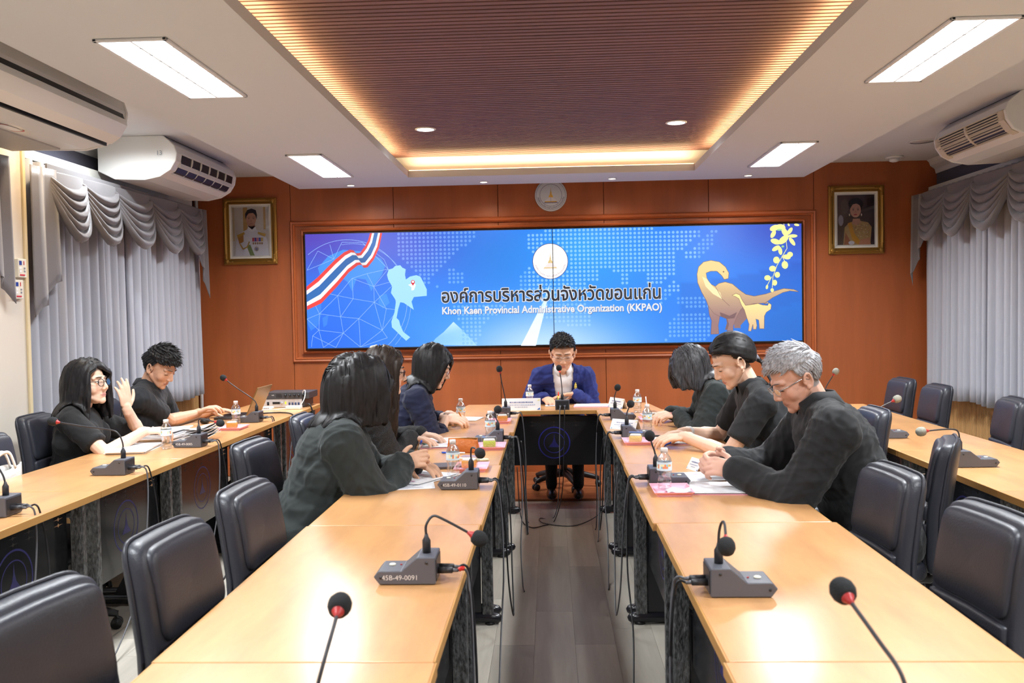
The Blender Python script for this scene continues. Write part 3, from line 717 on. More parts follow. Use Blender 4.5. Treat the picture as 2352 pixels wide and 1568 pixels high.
# mountain, road and rays
art.poly([q4(*p) for p in ((1290, 1160), (1330, 1105), (1400, 1050), (1485, 962), (1560, 1030), (1640, 1110), (1690, 1165))], [(130, 190, 248), (130, 190, 248), (150, 204, 250), (190, 224, 252), (150, 205, 250), (150, 205, 250), (170, 215, 250)], 1)
art.poly([q4(2312, 640), q4(2300, 760), q4(2200, 1165), q4(2070, 1165), q4(2260, 790)], [(190, 226, 255), (214, 236, 255), (236, 242, 252), (236, 240, 250), (205, 232, 255)], 1)
# shaded dinosaurs
def dino(pts, layer):
    cols = []
    for (x, y) in pts:
        t = min(1, max(0, (y - 560) / 340)) if layer < 8 else min(1, max(0, (y - 760) / 300)); a = np.array([238, 206, 140.0]) if layer < 8 else np.array([250, 226, 150.0]); b = np.array([150, 116, 116.0]) if layer < 8 else np.array([206, 170, 140.0]); cols.append(tuple(a * (1 - t) + b * t))
    art.poly([q5(*p) for p in pts], cols, layer); art.pline([q5(*p) for p in pts + pts[:1]], 1.1, (120, 88, 84), layer)
art.poly([q5(*p) for p in ((1640, 760), (1700, 800), (1740, 860), (1650, 960), (1655, 980), (1600, 980), (1600, 880), (1560, 850))], (140, 108, 106), 4)
art.poly([q5(*p) for p in ((1530, 880), (1560, 900), (1545, 990), (1525, 995), (1540, 940))], (120, 92, 92), 4)
dino([(1545, 575), (1549, 530), (1520, 480), (1470, 440), (1400, 427), (1340, 440), (1300, 480), (1288, 540), (1295, 610), (1330, 690), (1365, 750), (1385, 800), (1395, 870), (1415, 920), (1410, 1030), (1475, 1028), (1468, 960), (1480, 880),
      (1540, 905), (1555, 950), (1540, 1000), (1590, 1002), (1592, 960), (1622, 885), (1650, 830), (1680, 800), (1760, 780), (1850, 775), (1910, 730), (1990, 690), (2050, 675), (2120, 683), (2080, 665), (2000, 657),
      (1920, 680), (1860, 700), (1760, 720), (1690, 705), (1640, 670), (1580, 620), (1520, 603), (1470, 615), (1440, 640), (1400, 620), (1368, 570), (1362, 530), (1400, 515), (1450, 515), (1490, 550), (1512, 583)], 5)
art.poly([q5(*p) for p in ((1330, 560), (1360, 640), (1420, 700), (1500, 745), (1480, 690), (1420, 640), (1365, 575))], (250, 226, 172), 6)
art.poly([q5(*p) for p in ((1480, 850), (1560, 880), (1620, 850), (1600, 900), (1540, 905), (1490, 885))], (118, 88, 90), 6)
art.ell(*q5(1505, 520), 1.6, 1.6, (110, 80, 60), 7)
for ln in (((1385, 800), (1430, 860), (1480, 885)), ((1468, 960), (1480, 885)), ((1650, 830), (1622, 885), (1592, 960)), ((1760, 780), (1680, 800), (1650, 830)), ((1365, 750), (1330, 690), (1295, 610)), ((1850, 775), (1760, 780)), ((1440, 640), (1500, 745), (1560, 800))):
    art.pline([q5(*p) for p in ln], 0.9, (132, 98, 90), 7)
dino([(1578, 712), (1610, 697), (1640, 708), (1660, 750), (1690, 795), (1740, 788), (1790, 780), (1830, 792), (1870, 795), (1880, 775), (1840, 782), (1870, 768), (1900, 790), (1897, 825), (1860, 850), (1845, 880), (1845, 985), (1808, 985), (1800, 915), (1775, 905),
      (1785, 960), (1780, 990), (1756, 990), (1752, 950), (1738, 1005), (1716, 1003), (1722, 950), (1700, 890), (1680, 830), (1655, 790), (1635, 740), (1605, 722)], 8)
# yellow blossom sprig
yl = (246, 240, 150)
for a, b in (((1990, 130), (2010, 260)), ((2010, 260), (2020, 330)), ((2020, 330), (1940, 470)), ((1940, 470), (1910, 560)), ((1910, 560), (1905, 650)), ((1980, 390), (2010, 450)), ((1900, 560), (1860, 640))): art.line(q5(*a), q5(*b), 1.3, yl, 6)
for x, y, rx, ry, ro in ((1915, 165, 40, 24, -20), (1905, 215, 34, 18, -60), (1965, 160, 40, 26, 10), (2000, 200, 40, 22, 60), (2040, 190, 34, 16, -55), (2065, 230, 38, 14, 0), (2060, 275, 40, 16, 55), (1990, 260, 50, 26, -40), (1925, 275, 42, 22, 20),
                         (1930, 330, 36, 18, -30), (1965, 350, 34, 16, 80), (2020, 400, 32, 20, 10), (2045, 380, 24, 22, 0), (1935, 425, 26, 28, 0), (2005, 465, 26, 32, -10), (1905, 495, 28, 24, 0), (1945, 545, 22, 24, 0), (1865, 570, 26, 22, 0),
                         (1925, 610, 20, 24, 0), (1862, 645, 10, 18, 10), (1905, 670, 14, 16, 0), (2095, 140, 22, 10, 10), (2030, 140, 12, 8, 60)):
    art.ell(*q5(x, y), rx / 3.618, ry / 3.618, yl, 7, ro, 14)
art.ell(*q5(1955, 180), 6, 2, (150, 206, 150), 8); art.ell(*q5(1985, 315), 3, 2.4, (150, 206, 150), 8)
# round crest
def stupa(F, cx, cy, s, gold, white, shade, L0):
    F.poly([(cx, cy - 62 * s), (cx + 3 * s, cy - 30 * s), (cx + 6 * s, cy - 22 * s), (cx + 5 * s, cy - 15 * s), (cx + 14 * s, cy + 2 * s), (cx + 15 * s, cy + 8 * s), (cx - 15 * s, cy + 8 * s), (cx - 14 * s, cy + 2 * s), (cx - 5 * s, cy - 15 * s), (cx - 6 * s, cy - 22 * s), (cx - 3 * s, cy - 30 * s)], gold, L0)
    F.poly([(cx - 16 * s, cy + 8 * s), (cx + 16 * s, cy + 8 * s), (cx + 20 * s, cy + 16 * s), (cx + 24 * s, cy + 18 * s), (cx + 42 * s, cy + 34 * s), (cx - 42 * s, cy + 34 * s), (cx - 24 * s, cy + 18 * s), (cx - 20 * s, cy + 16 * s)], white, L0)
    F.poly([(cx - 40 * s, cy + 35 * s), (cx + 40 * s, cy + 35 * s), (cx + 40 * s, cy + 41 * s), (cx - 42 * s, cy + 41 * s)], gold, L0)
    F.poly([(cx - 44 * s, cy + 41 * s), (cx + 44 * s, cy + 41 * s), (cx + 50 * s, cy + 47 * s), (cx - 50 * s, cy + 47 * s)], shade, L0)
    F.line((cx, cy - 50 * s), (cx, cy + 44 * s), 1.6 * s, shade, L0 + 1)
lc = (569.0, 73.5)
art.ell(*lc, 41, 41, (70, 50, 110), 9, n=48); art.ell(*lc, 39.8, 39.8, (254, 250, 246), 10, n=48); art.ring(*lc, 27, 28, (238, 224, 218), 11)
stupa(art, lc[0], lc[1] + 1, 0.36, (214, 186, 120), (234, 222, 220), (236, 222, 216), 12)
art.build('banner_art', M_LCD, scr)
# dotted world map: too many dots to pick apart
dots = Flat(BP, (0, -1, 0))
def inside(p, poly):
    x, y = p; r = False; j = len(poly) - 1
    for i in range(len(poly)):
        if (poly[i][1] > y) != (poly[j][1] > y) and x < (poly[j][0] - poly[i][0]) * (y - poly[i][1]) / (poly[j][1] - poly[i][1]) + poly[i][0]: r = not r
        j = i
    return r
lands = [[q4(*p) for p in L_] for L_ in ([(1000, 200), (1690, 200), (1600, 300), (1480, 400), (1400, 480), (1300, 560), (1290, 640), (1420, 680), (1200, 640), (1150, 540), (1000, 400)], [(1440, 490), (1590, 560), (1590, 640), (1440, 640)],
         [(1440, 800), (2000, 790), (1900, 880), (1740, 980), (1700, 1160), (1540, 1160), (1550, 980), (1480, 880)], [(2100, 200), (2352, 190), (2352, 720), (2060, 700), (2060, 560), (2160, 460), (2130, 330)])]
lands += [[q5(*p) for p in L_] for L_ in ([(0, 170), (1310, 165), (1310, 240), (1240, 250), (1170, 350), (1110, 370), (1100, 540), (960, 640), (870, 600), (860, 520), (740, 520), (740, 640), (650, 640), (640, 520), (500, 500), (480, 590), (380, 620), (380, 760), (300, 900), (0, 900)],
         [(1380, 190), (1450, 190), (1400, 330), (1260, 430), (1170, 430), (1170, 370), (1290, 300)], [(1100, 570), (1170, 650), (1100, 700), (1000, 800), (990, 700)], [(1140, 720), (1390, 730), (1390, 830), (1100, 790)],
         [(1110, 870), (1360, 850), (1420, 960), (1400, 1060), (1300, 1110), (1200, 1060), (1040, 1080), (1040, 950)], [(100, 780), (360, 770), (440, 950), (300, 980), (120, 930)])]
yy = 4.0; row = 0
while yy < BH - 2:
    xx = 180.0
    while xx < 960:
        if any(inside((xx, yy), L_) for L_ in lands) and not ((xx - lc[0]) ** 2 + (yy - lc[1]) ** 2 < 43 ** 2):
            c = np.array(bgcol(xx, yy)); k = 0.55 if 520 < xx < 900 and yy < 150 else 0.36
            dots.ell(xx, yy, 3.3, 3.3, tuple(c * (1 - k) + np.array([190, 226, 255]) * k), 1, n=8)
        xx += 9.72
    yy += 9.4; row += 1
tag(dots.build('map_dots', M_LCD, scr), kind='stuff')
# lettering on the banner
def fit_text(txt, u0, u1, vbase, hgt, layer, material, name, offset=0.0, parent=scr, shift=(0, 0)):
    me = text_mesh(txt, 1.0, offset=offset)
    co = np.empty(len(me.vertices) * 3); me.vertices.foreach_get('co', co); co = co.reshape(-1, 3)
    x0, x1 = co[:, 0].min(), co[:, 0].max()
    out = np.empty_like(co)
    for i, (x, y, z) in enumerate(co):
        u = u0 + (u1 - u0) * (x - x0) / (x1 - x0) + shift[0]; v = vbase - y * hgt + shift[1]
        p = BP(u, v); out[i] = (p.x, -layer * 0.0004, p.z)
    me.vertices.foreach_set('co', out.ravel()); me.update()
    return link(name, me, material, parent)
M_LW = mat('screen_white', (0, 0, 0), 0.4, emit=(0.93, 0.94, 0.97), estr=0.95)
M_LDK = mat('screen_dark', (0.01, 0.01, 0.01), 0.4, emit=srgb(44, 48, 60), estr=0.9)
M_LSH = mat('screen_violet', (0.01, 0.01, 0.01), 0.4, emit=srgb(60, 70, 150), estr=0.9)
TH = 'องค์การบริหารส่วนจังหวัดขอนแก่น'
fit_text(TH, 315, 822, 163, 42, 14, M_LW, 'title_outline', 0.055)
fit_text(TH, 316.5, 820.5, 163, 42, 16, M_LDK, 'title_lettering', 0.02)
EN = 'Khon Kaen Provincial Administrative Organization (KKPAO)'
fit_text(EN, 317, 823, 190, 23, 13, M_LSH, 'subtitle_shadow', 0.034, shift=(0.7, 0.8))
fit_text(EN, 317, 823, 190, 23, 15, M_LW, 'subtitle_lettering', 0.03)
def arc_text(txt, parent, centre, radius, a0, a1, size, material, depth_dir, out):
    """letters along the lower arc of a round crest, plane facing -Y"""
    cl = []
    for ch in txt:
        if cl and ord(ch) in (0xE31, *range(0xE34, 0xE3B), *range(0xE47, 0xE4F)): cl[-1] += ch
        else: cl.append(ch)
    n = len(cl); parts = []
    bmx = bmesh.new()
    for k, c in enumerate(cl):
        a = math.radians(a0 + (a1 - a0) * k / (n - 1))
        me = text_mesh(c, size, offset=0.01 * size)
        Mx = TR(centre[0] + radius * math.cos(a), out, centre[1] + radius * math.sin(a)) @ Matrix.Rotation(-(a + PI / 2), 4, 'Y') @ rotM('X', 90)
        me.transform(Mx); bmx.from_mesh(me); bpy.data.meshes.remove(me)
    me = bpy.data.meshes.new('crest_lettering'); bmx.to_mesh(me); bmx.free()
    return link('crest_lettering', me, material, parent)
M_LCREST = mat('screen_crest', (0.01, 0.01, 0.01), 0.4, emit=srgb(196, 172, 186), estr=0.9)
pc = BP(*lc)
arc_text(TH, scr, (pc.x, pc.z), 0.143, 195, 345, 0.026, M_LCREST, 0, -0.0065)
MB().box(0.0385 - (SCR_X0 + SCR_X1) / 2 - 0.003, 0.0385 - (SCR_X0 + SCR_X1) / 2 + 0.003, -0.0085, 0.002, 0, SCR_Z1 - SCR_Z0).build('panel_joint', M_BLACK, scr)

# ------------------------------------------------------------------ round crest on the wall above the screen
em = thing('wall_crest', 'round silver-blue crest with a golden stupa on the wall above the screen', 'crest', (0.03, YB, 2.545))
MB().lathe([(0.001, 0), (0.146, 0), (0.146, 0.014), (0.138, 0.02), (0.001, 0.02)], n=48, M=Matrix.Rotation(PI / 2, 3, 'X')).build('disc', mat('crest_silver', srgb(206, 214, 222), 0.4), em)
ef = Flat(lambda u, v: Vector((u, 0, -v)), (0, -1, 0))
ef.ring(0, 0, 0.131, 0.134, (120, 128, 150), 52); ef.ring(0, 0, 0.098, 0.1015, (110, 116, 150), 52)
stupa(ef, 0, 0.008, 0.00135, (228, 182, 44), (226, 226, 232), (120, 124, 170), 52)
ef.build('crest_print', M_MATTEPRINT, em)
arc_text(TH, em, (0, 0), 0.124, 192, 348, 0.024, mat('ink_violet', srgb(100, 104, 140), 0.5), 0, -0.0212)

# ------------------------------------------------------------------ two framed portraits
M_GOLD = mat('gilt_frame', srgb(150, 112, 48), 0.38, metal=0.55, bump=((40, 40, 40), 0.35))
def portrait(name, label, x0, x1, z0, z1, draw):
    t = thing(name, label, 'portrait', ((x0 + x1) / 2, YB, (z0 + z1) / 2), 0, 'framed portraits')
    W, H = (x1 - x0) / 2, (z1 - z0) / 2
    mould('frame_side', -W + 0.055, W - 0.055, -H + 0.055, H - 0.055, [(0, 0), (0, 0.012), (0.006, 0.02), (0.014, 0.016), (0.022, 0.034), (0.036, 0.042), (0.046, 0.03), (0.055, 0.024), (0.055, 0)], t, M_GOLD, 0)
    for sx in (-1, 1):
        for sz in (-1, 1):
            b = MB(); cx, cz = sx * (W - 0.03), sz * (H - 0.03)
            b.ell((cx, -0.038, cz), (0.022, 0.01, 0.022), n=12, m=6)
            for k in range(3):
                b.ell((cx - sx * (0.022 + 0.016 * k), -0.037, cz + sz * 0.006), (0.011, 0.008, 0.008), n=8, m=5); b.ell((cx + sx * 0.006, -0.037, cz - sz * (0.022 + 0.016 * k)), (0.008, 0.008, 0.011), n=8, m=5)
            b.build('corner_ornament', M_GOLD, t)
    mould('mat_border', -W + 0.082, W - 0.082, -H + 0.082, H - 0.082, [(0, 0), (0, 0.008), (0.02, 0.013), (0.027, 0.013)], t, mat('mat_white', (0.75, 0.73, 0.66), 0.5), 0)
    F = Flat(lambda u, v: Vector((-W + 0.08 + (2 * W - 0.16) * u / 100, -0.004, H - 0.08 - (2 * H - 0.16) * v / 130)), (0, -1, 0), 0.0003)
    draw(F); F.build('portrait_print', M_PRINT, t)
    # picture glass
    g = MB().box(-W + 0.06, W - 0.06, -0.0115, -0.0105, -H + 0.06, H - 0.06).build('picture_glass', clear_mat('picture_glass', 0.03), t)
    return t
def draw_man(F):
    F.poly([(0, 0), (100, 0), (100, 130), (0, 130)], [(206, 198, 180), (214, 208, 196), (190, 188, 190), (190, 186, 184)], 1)
    F.poly([(30, 0), (42, 0), (42, 70), (30, 70)], (190, 150, 84), 2); F.poly([(0, 0), (6, 0), (6, 90), (0, 90)], (196, 176, 140), 2); F.poly([(86, 0), (92, 0), (92, 60), (86, 60)], (190, 160, 104), 2)
    F.poly([(6, 130), (10, 92), (18, 70), (40, 60), (46, 50), (60, 50), (66, 60), (86, 70), (96, 90), (100, 130)], (214, 216, 226), 3)
    F.poly([(44, 46), (62, 46), (64, 56), (54, 62), (44, 56)], (168, 120, 96), 3)
    F.ell(52, 32, 14, 20, (190, 142, 116), 4); F.poly([(37, 34), (36, 18), (42, 8), (54, 4), (66, 9), (69, 22), (67, 34), (64, 22), (58, 16), (46, 17), (40, 24)], (26, 22, 24), 5)
    for x in (46, 59): F.ell(x, 31, 2.6, 1.0, (60, 40, 34), 5); F.line((x - 3.4, 27.4), (x + 3.4, 27), 1.0, (40, 28, 26), 5)
    F.poly([(52, 32), (54.4, 39), (50, 39)], (170, 120, 96), 5); F.line((48, 44), (57, 44), 1.3, (150, 80, 72), 5)
    F.poly([(44, 52), (54, 60), (64, 52), (66, 62), (54, 66), (42, 62)], (226, 228, 236), 4)
    F.poly([(12, 74), (32, 66), (34, 72), (14, 82)], (186, 150, 62), 5); F.poly([(70, 66), (92, 72), (90, 80), (70, 72)], (186, 150, 62), 5)
    F.poly([(14, 82), (30, 74), (30, 92), (18, 98)], (176, 120, 56), 4)
    for i, c in enumerate(((190, 60, 80), (90, 60, 150), (200, 120, 140), (80, 90, 180), (200, 170, 80))): F.poly([(54 + i * 6, 82), (59.5 + i * 6, 82), (59.5 + i * 6, 92), (54 + i * 6, 92)], c, 5)
    for i in range(5): F.ell(57 + i * 6, 97, 2.4, 3.2, (150, 120, 90), 6, n=10)
    F.ell(65, 112, 6, 6, (170, 160, 150), 5); F.ell(65, 112, 3, 3, (110, 110, 150), 6)
    F.pline([(20, 98), (28, 112), (40, 106), (46, 92)], 3.4, (184, 150, 70), 6); F.poly([(38, 104), (48, 100), (60, 130), (48, 130)], (120, 140, 84), 5)
def draw_woman(F):
    F.poly([(0, 0), (100, 0), (100, 130), (0, 130)], [(76, 60, 54), (40, 30, 34), (52, 36, 40), (92, 74, 60)], 1)
    F.ell(10, 66, 7, 14, (150, 146, 160), 2); F.ell(60, 14, 30, 14, (60, 46, 48), 2); F.ell(20, 30, 10, 20, (96, 80, 66), 2)
    F.poly([(16, 130), (20, 84), (30, 74), (46, 68), (62, 68), (82, 72), (92, 84), (88, 130)], (176, 146, 92), 3)
    F.poly([(42, 62), (60, 62), (64, 72), (52, 80), (40, 74)], (186, 140, 116), 4)
    F.ell(50, 24, 20, 15, (22, 16, 20), 3); F.ell(49, 40, 14.5, 19, (196, 148, 126), 5)
    F.poly([(33, 40), (34, 24), (44, 17), (58, 17), (66, 26), (65, 42), (61, 28), (52, 23), (42, 25), (37, 32)], (22, 16, 20), 6)
    for x in (43, 56): F.ell(x, 39, 2.7, 1.2, (44, 28, 30), 6); F.line((x - 3.4, 35.6), (x + 3.4, 35.2), 1.0, (50, 34, 32), 6)
    F.poly([(49, 40), (51.4, 46.5), (46.8, 46.5)], (178, 126, 106), 6); F.ell(49, 51.5, 4.6, 1.7, (170, 60, 66), 6)
    F.ell(33, 52, 1.8, 3.4, (214, 204, 190), 6, n=8); F.ell(65, 52, 1.8, 3.4, (214, 204, 190), 6, n=8)
    F.poly([(28, 74), (38, 70), (46, 100), (66, 126), (56, 130), (40, 116)], (196, 142, 44), 5)
    rr = random.Random(4)
    for k in range(46):
        F.ell(rr.uniform(48, 84), rr.uniform(76, 110), rr.uniform(1, 2.2), rr.uniform(1, 2), (206, 184, 140) if k % 2 else (150, 116, 84), 5, n=7)
    F.poly([(18, 130), (22, 96), (34, 118), (44, 130)], (150, 96, 62), 4); F.poly([(56, 130), (62, 116), (86, 112), (90, 130)], (186, 128, 96), 6); F.ell(38, 124, 8, 5, (206, 206, 214), 6)
portrait('framed_portrait', 'gilt-framed portrait of a man in a white dress uniform', -3.005, -2.506, 1.972, 2.583, draw_man)
portrait('framed_portrait', 'gilt-framed portrait of a woman in a golden dress with sash', 2.525, 3.018, 1.956, 2.568, draw_woman)
# ------------------------------------------------------------------ tables
M_TOP = mat('table_laminate', srgb(204, 152, 100), 0.33, grain=((9.0, 2.2, 3.0), 0.15, 5), coat=0.5)
M_EDGE = mat('table_edge', srgb(186, 138, 78), 0.4, grain=((20, 2, 20), 0.1, 3))
M_WRAP = mat('plastic_wrapped_leg', (0.10, 0.105, 0.11), 0.22, metal=0.2, bump=((110, 110, 40), 1.0), grain=((90, 90, 40), 0.8, 4))
M_FOOT = mat('black_foot', (0.012, 0.012, 0.016), 0.22)
M_PANEL = mat('black_gloss_panel', (0.012, 0.013, 0.016), 0.16)
M_ROSE = mat('navy_print', srgb(44, 44, 150), 0.4)
M_HOLE = mat('painted_hole_dark', (0.02, 0.015, 0.012), 0.5)  # flat dark colour standing in for see-through star cut-outs
M_HOLE2 = mat('painted_hole_tan', srgb(196, 150, 110), 0.5)  # background tone seen through the end cut-outs, put into the colour
TZ = 0.75
def table_parts(t, L, Wd=0.605, panel=True, pz=0.29):
    hx, hy = Wd / 2, L / 2
    MB().box(-hx + 0.004, hx - 0.004, -hy + 0.002, hy - 0.002, TZ - 0.028, TZ).build('tabletop', M_TOP, t, bevel=0.0025)
    eb = MB()
    eb.box(hx - 0.004, hx, -hy + 0.002, hy - 0.002, TZ - 0.028, TZ - 0.001).build('edge_band', M_EDGE, t)
    MB().box(-hx, -hx + 0.004, -hy + 0.002, hy - 0.002, TZ - 0.028, TZ - 0.001).build('edge_band', M_EDGE, t)
    MB().box(-0.2, 0.2, -hy + 0.06, hy - 0.06, TZ - 0.058, TZ - 0.029).build('frame_rail', M_FOOT, t)
    for e in (-1, 1):
        y = e * (hy - 0.06)
        MB().box(0.205, 0.258, y - 0.018, y + 0.018, 0.045, TZ - 0.029).build('leg_column', M_WRAP, t, bevel=0.006)
        f = MB().tube([(-0.26, y, 0.028), (-0.25, y, 0.03), (0.24, y, 0.032), (0.285, y, 0.026), (0.297, y, 0.022)], [0.018, 0.024, 0.027, 0.022, 0.01], 12)
        f.build('foot', M_FOOT, t)
        MB().prism([(0.20, 0.05), (0.20, 0.46), (0.15, 0.42), (-0.06, 0.05)], 1, y - 0.006, y + 0.006).build('gusset', M_FOOT, t)
        MB().box(0.03, 0.19, y - 0.02, y + 0.02, TZ - 0.08, TZ - 0.058).build('top_bracket', M_FOOT, t)
        for xx in (-0.2, 0.24): MB().lathe([(0.012, 0), (0.024, 0.0), (0.024, 0.012), (0.012, 0.016)], c=(xx, y, 0.0), n=12).build('glide', M_BLACK, t)
    if panel:
        px = 0.185
        p = MB().box(px, px + 0.012, -hy + 0.085, hy - 0.085, pz, TZ - 0.05).build('modesty_panel', M_PANEL, t, bevel=0.002)
        x = px + 0.0125
        for (r0, r1) in ((0.115, 0.123), (0.078, 0.083)):
            b = MB()
            b.add([(x, r * math.cos(a), 0.50 + r * math.sin(a)) for a in [2 * PI * k / 48 for k in range(48)] for r in (r0, r1)], [(2 * k, 2 * k + 1, (2 * k + 3) % 96, (2 * k + 2) % 96) for k in range(48)])
            b.build('crest_ring', mat('navy_print_dark', srgb(34, 34, 104), 0.4), p)
        b = MB(); b.add([(x, yy * 0.0011, 0.505 - zz * 0.0011) for yy, zz in ((0, -62), (4, -25), (12, 2), (18, 10), (40, 36), (-40, 36), (-18, 10), (-12, 2), (-4, -25))], [tuple(range(9))]); b.build('crest_stupa', mat('navy_print_dim', srgb(30, 30, 96), 0.4), p)
        for row, zz in enumerate((0.665, 0.64)):
            for k in range(-3, 4):
                yy = k * (hy - 0.13) / 3.2
                m = M_HOLE2 if abs(k) == 3 else M_HOLE
                b = MB(); b.add([(x, yy + a, zz + c) for a, c in ((-0.035, 0), (-0.006, 0.0015), (0, 0.009), (0.006, 0.0015), (0.035, 0), (0.006, -0.0015), (0, -0.009), (-0.006, -0.0015))], [tuple(range(8))])
                b.build('painted_star_hole', m, p)  # flat painted star where the panel would be perforated
def table(label, xc, y0, y1, face, group, Wd=0.605):
    t = thing('conference_table', label, 'table', (xc, (y0 + y1) / 2, 0), 0 if face > 0 else PI, group)
    table_parts(t, y1 - y0, Wd); return t
ord_ = ['table section under the nearest microphone', 'second table section from the viewer', 'third table section from the viewer', 'fourth table section from the viewer', 'table section next to the head table']
G1, G2, G3, G4 = 'tables of the left inner row', 'tables of the right inner row', 'tables of the left outer row', 'tables of the right outer row'
YS = [0.63, 1.834, 3.047, 4.258, 5.43, 6.597]
for i, l in enumerate(ord_):
    table('left inner row: ' + l, -0.553 + (0.004, 0, 0.006, -0.004, 0.02)[i], YS[i], YS[i + 1], 1, G1)
    table('right inner row: ' + l, 0.648 + (0.0, 0.008, -0.004, 0.0, -0.01)[i], YS[i], YS[i + 1], -1, G2)
for i, (a, b, l) in enumerate(((2.78, 3.70, 'at the left edge of the picture'), (3.70, 4.56, 'holding the bent-over microphone, two before the laptop'), (4.56, 5.56, 'in front of the woman with raised hand'), (5.56, 6.45, 'under the open laptop'), (6.45, 7.39, 'under the silver amplifiers'))):
    table('left outer table ' + l, -2.222, a, b, 1, G3)
for i, (a, b, l) in enumerate(((2.5, 3.54, 'at the right edge of the picture'), (3.54, 4.56, 'behind the chair of the grey-haired man'), (4.56, 5.59, 'with a grey foam microphone'), (5.59, 6.79, 'farthest, beside the two back chairs'))):
    table('right outer table ' + l, 2.04, a, b, -1, G4)
# head table across the far end
ht = thing('head_table', 'head table across the far end, where the chairman sits', 'table', (0.05, 6.855, 0), 0)
MB().prism([(-0.765, -0.252), (0.765, -0.252), (0.71, 0.252), (-0.71, 0.252)], 2, TZ - 0.028, TZ).build('tabletop', M_TOP, ht, bevel=0.0025)
MB().box(-0.76, 0.76, -0.257, -0.2525, TZ - 0.028, TZ - 0.001).build('edge_band', M_EDGE, ht)
hp = MB().box(-0.62, 0.62, -0.17, -0.158, 0.33, TZ - 0.05).build('modesty_panel', M_PANEL, ht, bevel=0.002)
for (r0, r1) in ((0.112, 0.12), (0.074, 0.079)):
    b = MB(); b.add([(r * math.cos(a) - 0.03, -0.171, 0.50 + r * math.sin(a)) for a in [2 * PI * k / 48 for k in range(48)] for r in (r0, r1)], [(2 * k, 2 * k + 1, (2 * k + 3) % 96, (2 * k + 2) % 96) for k in range(48)])
    b.build('crest_ring', M_ROSE, hp)
b = MB(); b.add([(xx * 0.0011 - 0.03, -0.171, 0.505 - zz * 0.0011) for xx, zz in ((0, -62), (4, -25), (12, 2), (18, 10), (40, 36), (-40, 36), (-18, 10), (-12, 2), (-4, -25))], [tuple(range(9))]); b.build('crest_stupa', mat('navy_print_dim'), hp)
for zz in (0.655, 0.628):
    for k in range(-3, 4):
        xx = k * 0.165 - 0.03
        b = MB(); b.add([(xx + a, -0.171, zz + c) for a, c in ((-0.035, 0), (-0.006, 0.0015), (0, 0.009), (0.006, 0.0015), (0.035, 0), (0.006, -0.0015), (0, -0.009), (-0.006, -0.0015))], [tuple(range(8))]); b.build('painted_star_hole', mat('painted_hole_orange', srgb(206, 104, 60), 0.5) if abs(k) == 3 else M_HOLE, hp)  # orange end stars imitate the wall seen through perforations
for e in (-1, 1):
    x = e * 0.66
    MB().box(x - 0.022, x + 0.022, -0.245, -0.175, 0.045, TZ - 0.029).build('leg_column', M_WRAP, ht, bevel=0.006)
    MB().tube([(x, 0.26, 0.028), (x, 0.25, 0.03), (x, -0.22, 0.032), (x, -0.26, 0.026), (x, -0.272, 0.022)], [0.018, 0.024, 0.027, 0.022, 0.01], 12).build('foot', M_FOOT, ht)
    MB().prism([(-0.18, 0.05), (-0.18, 0.46), (-0.13, 0.42), (0.08, 0.05)], 0, x - 0.006, x + 0.006).build('gusset', M_FOOT, ht)

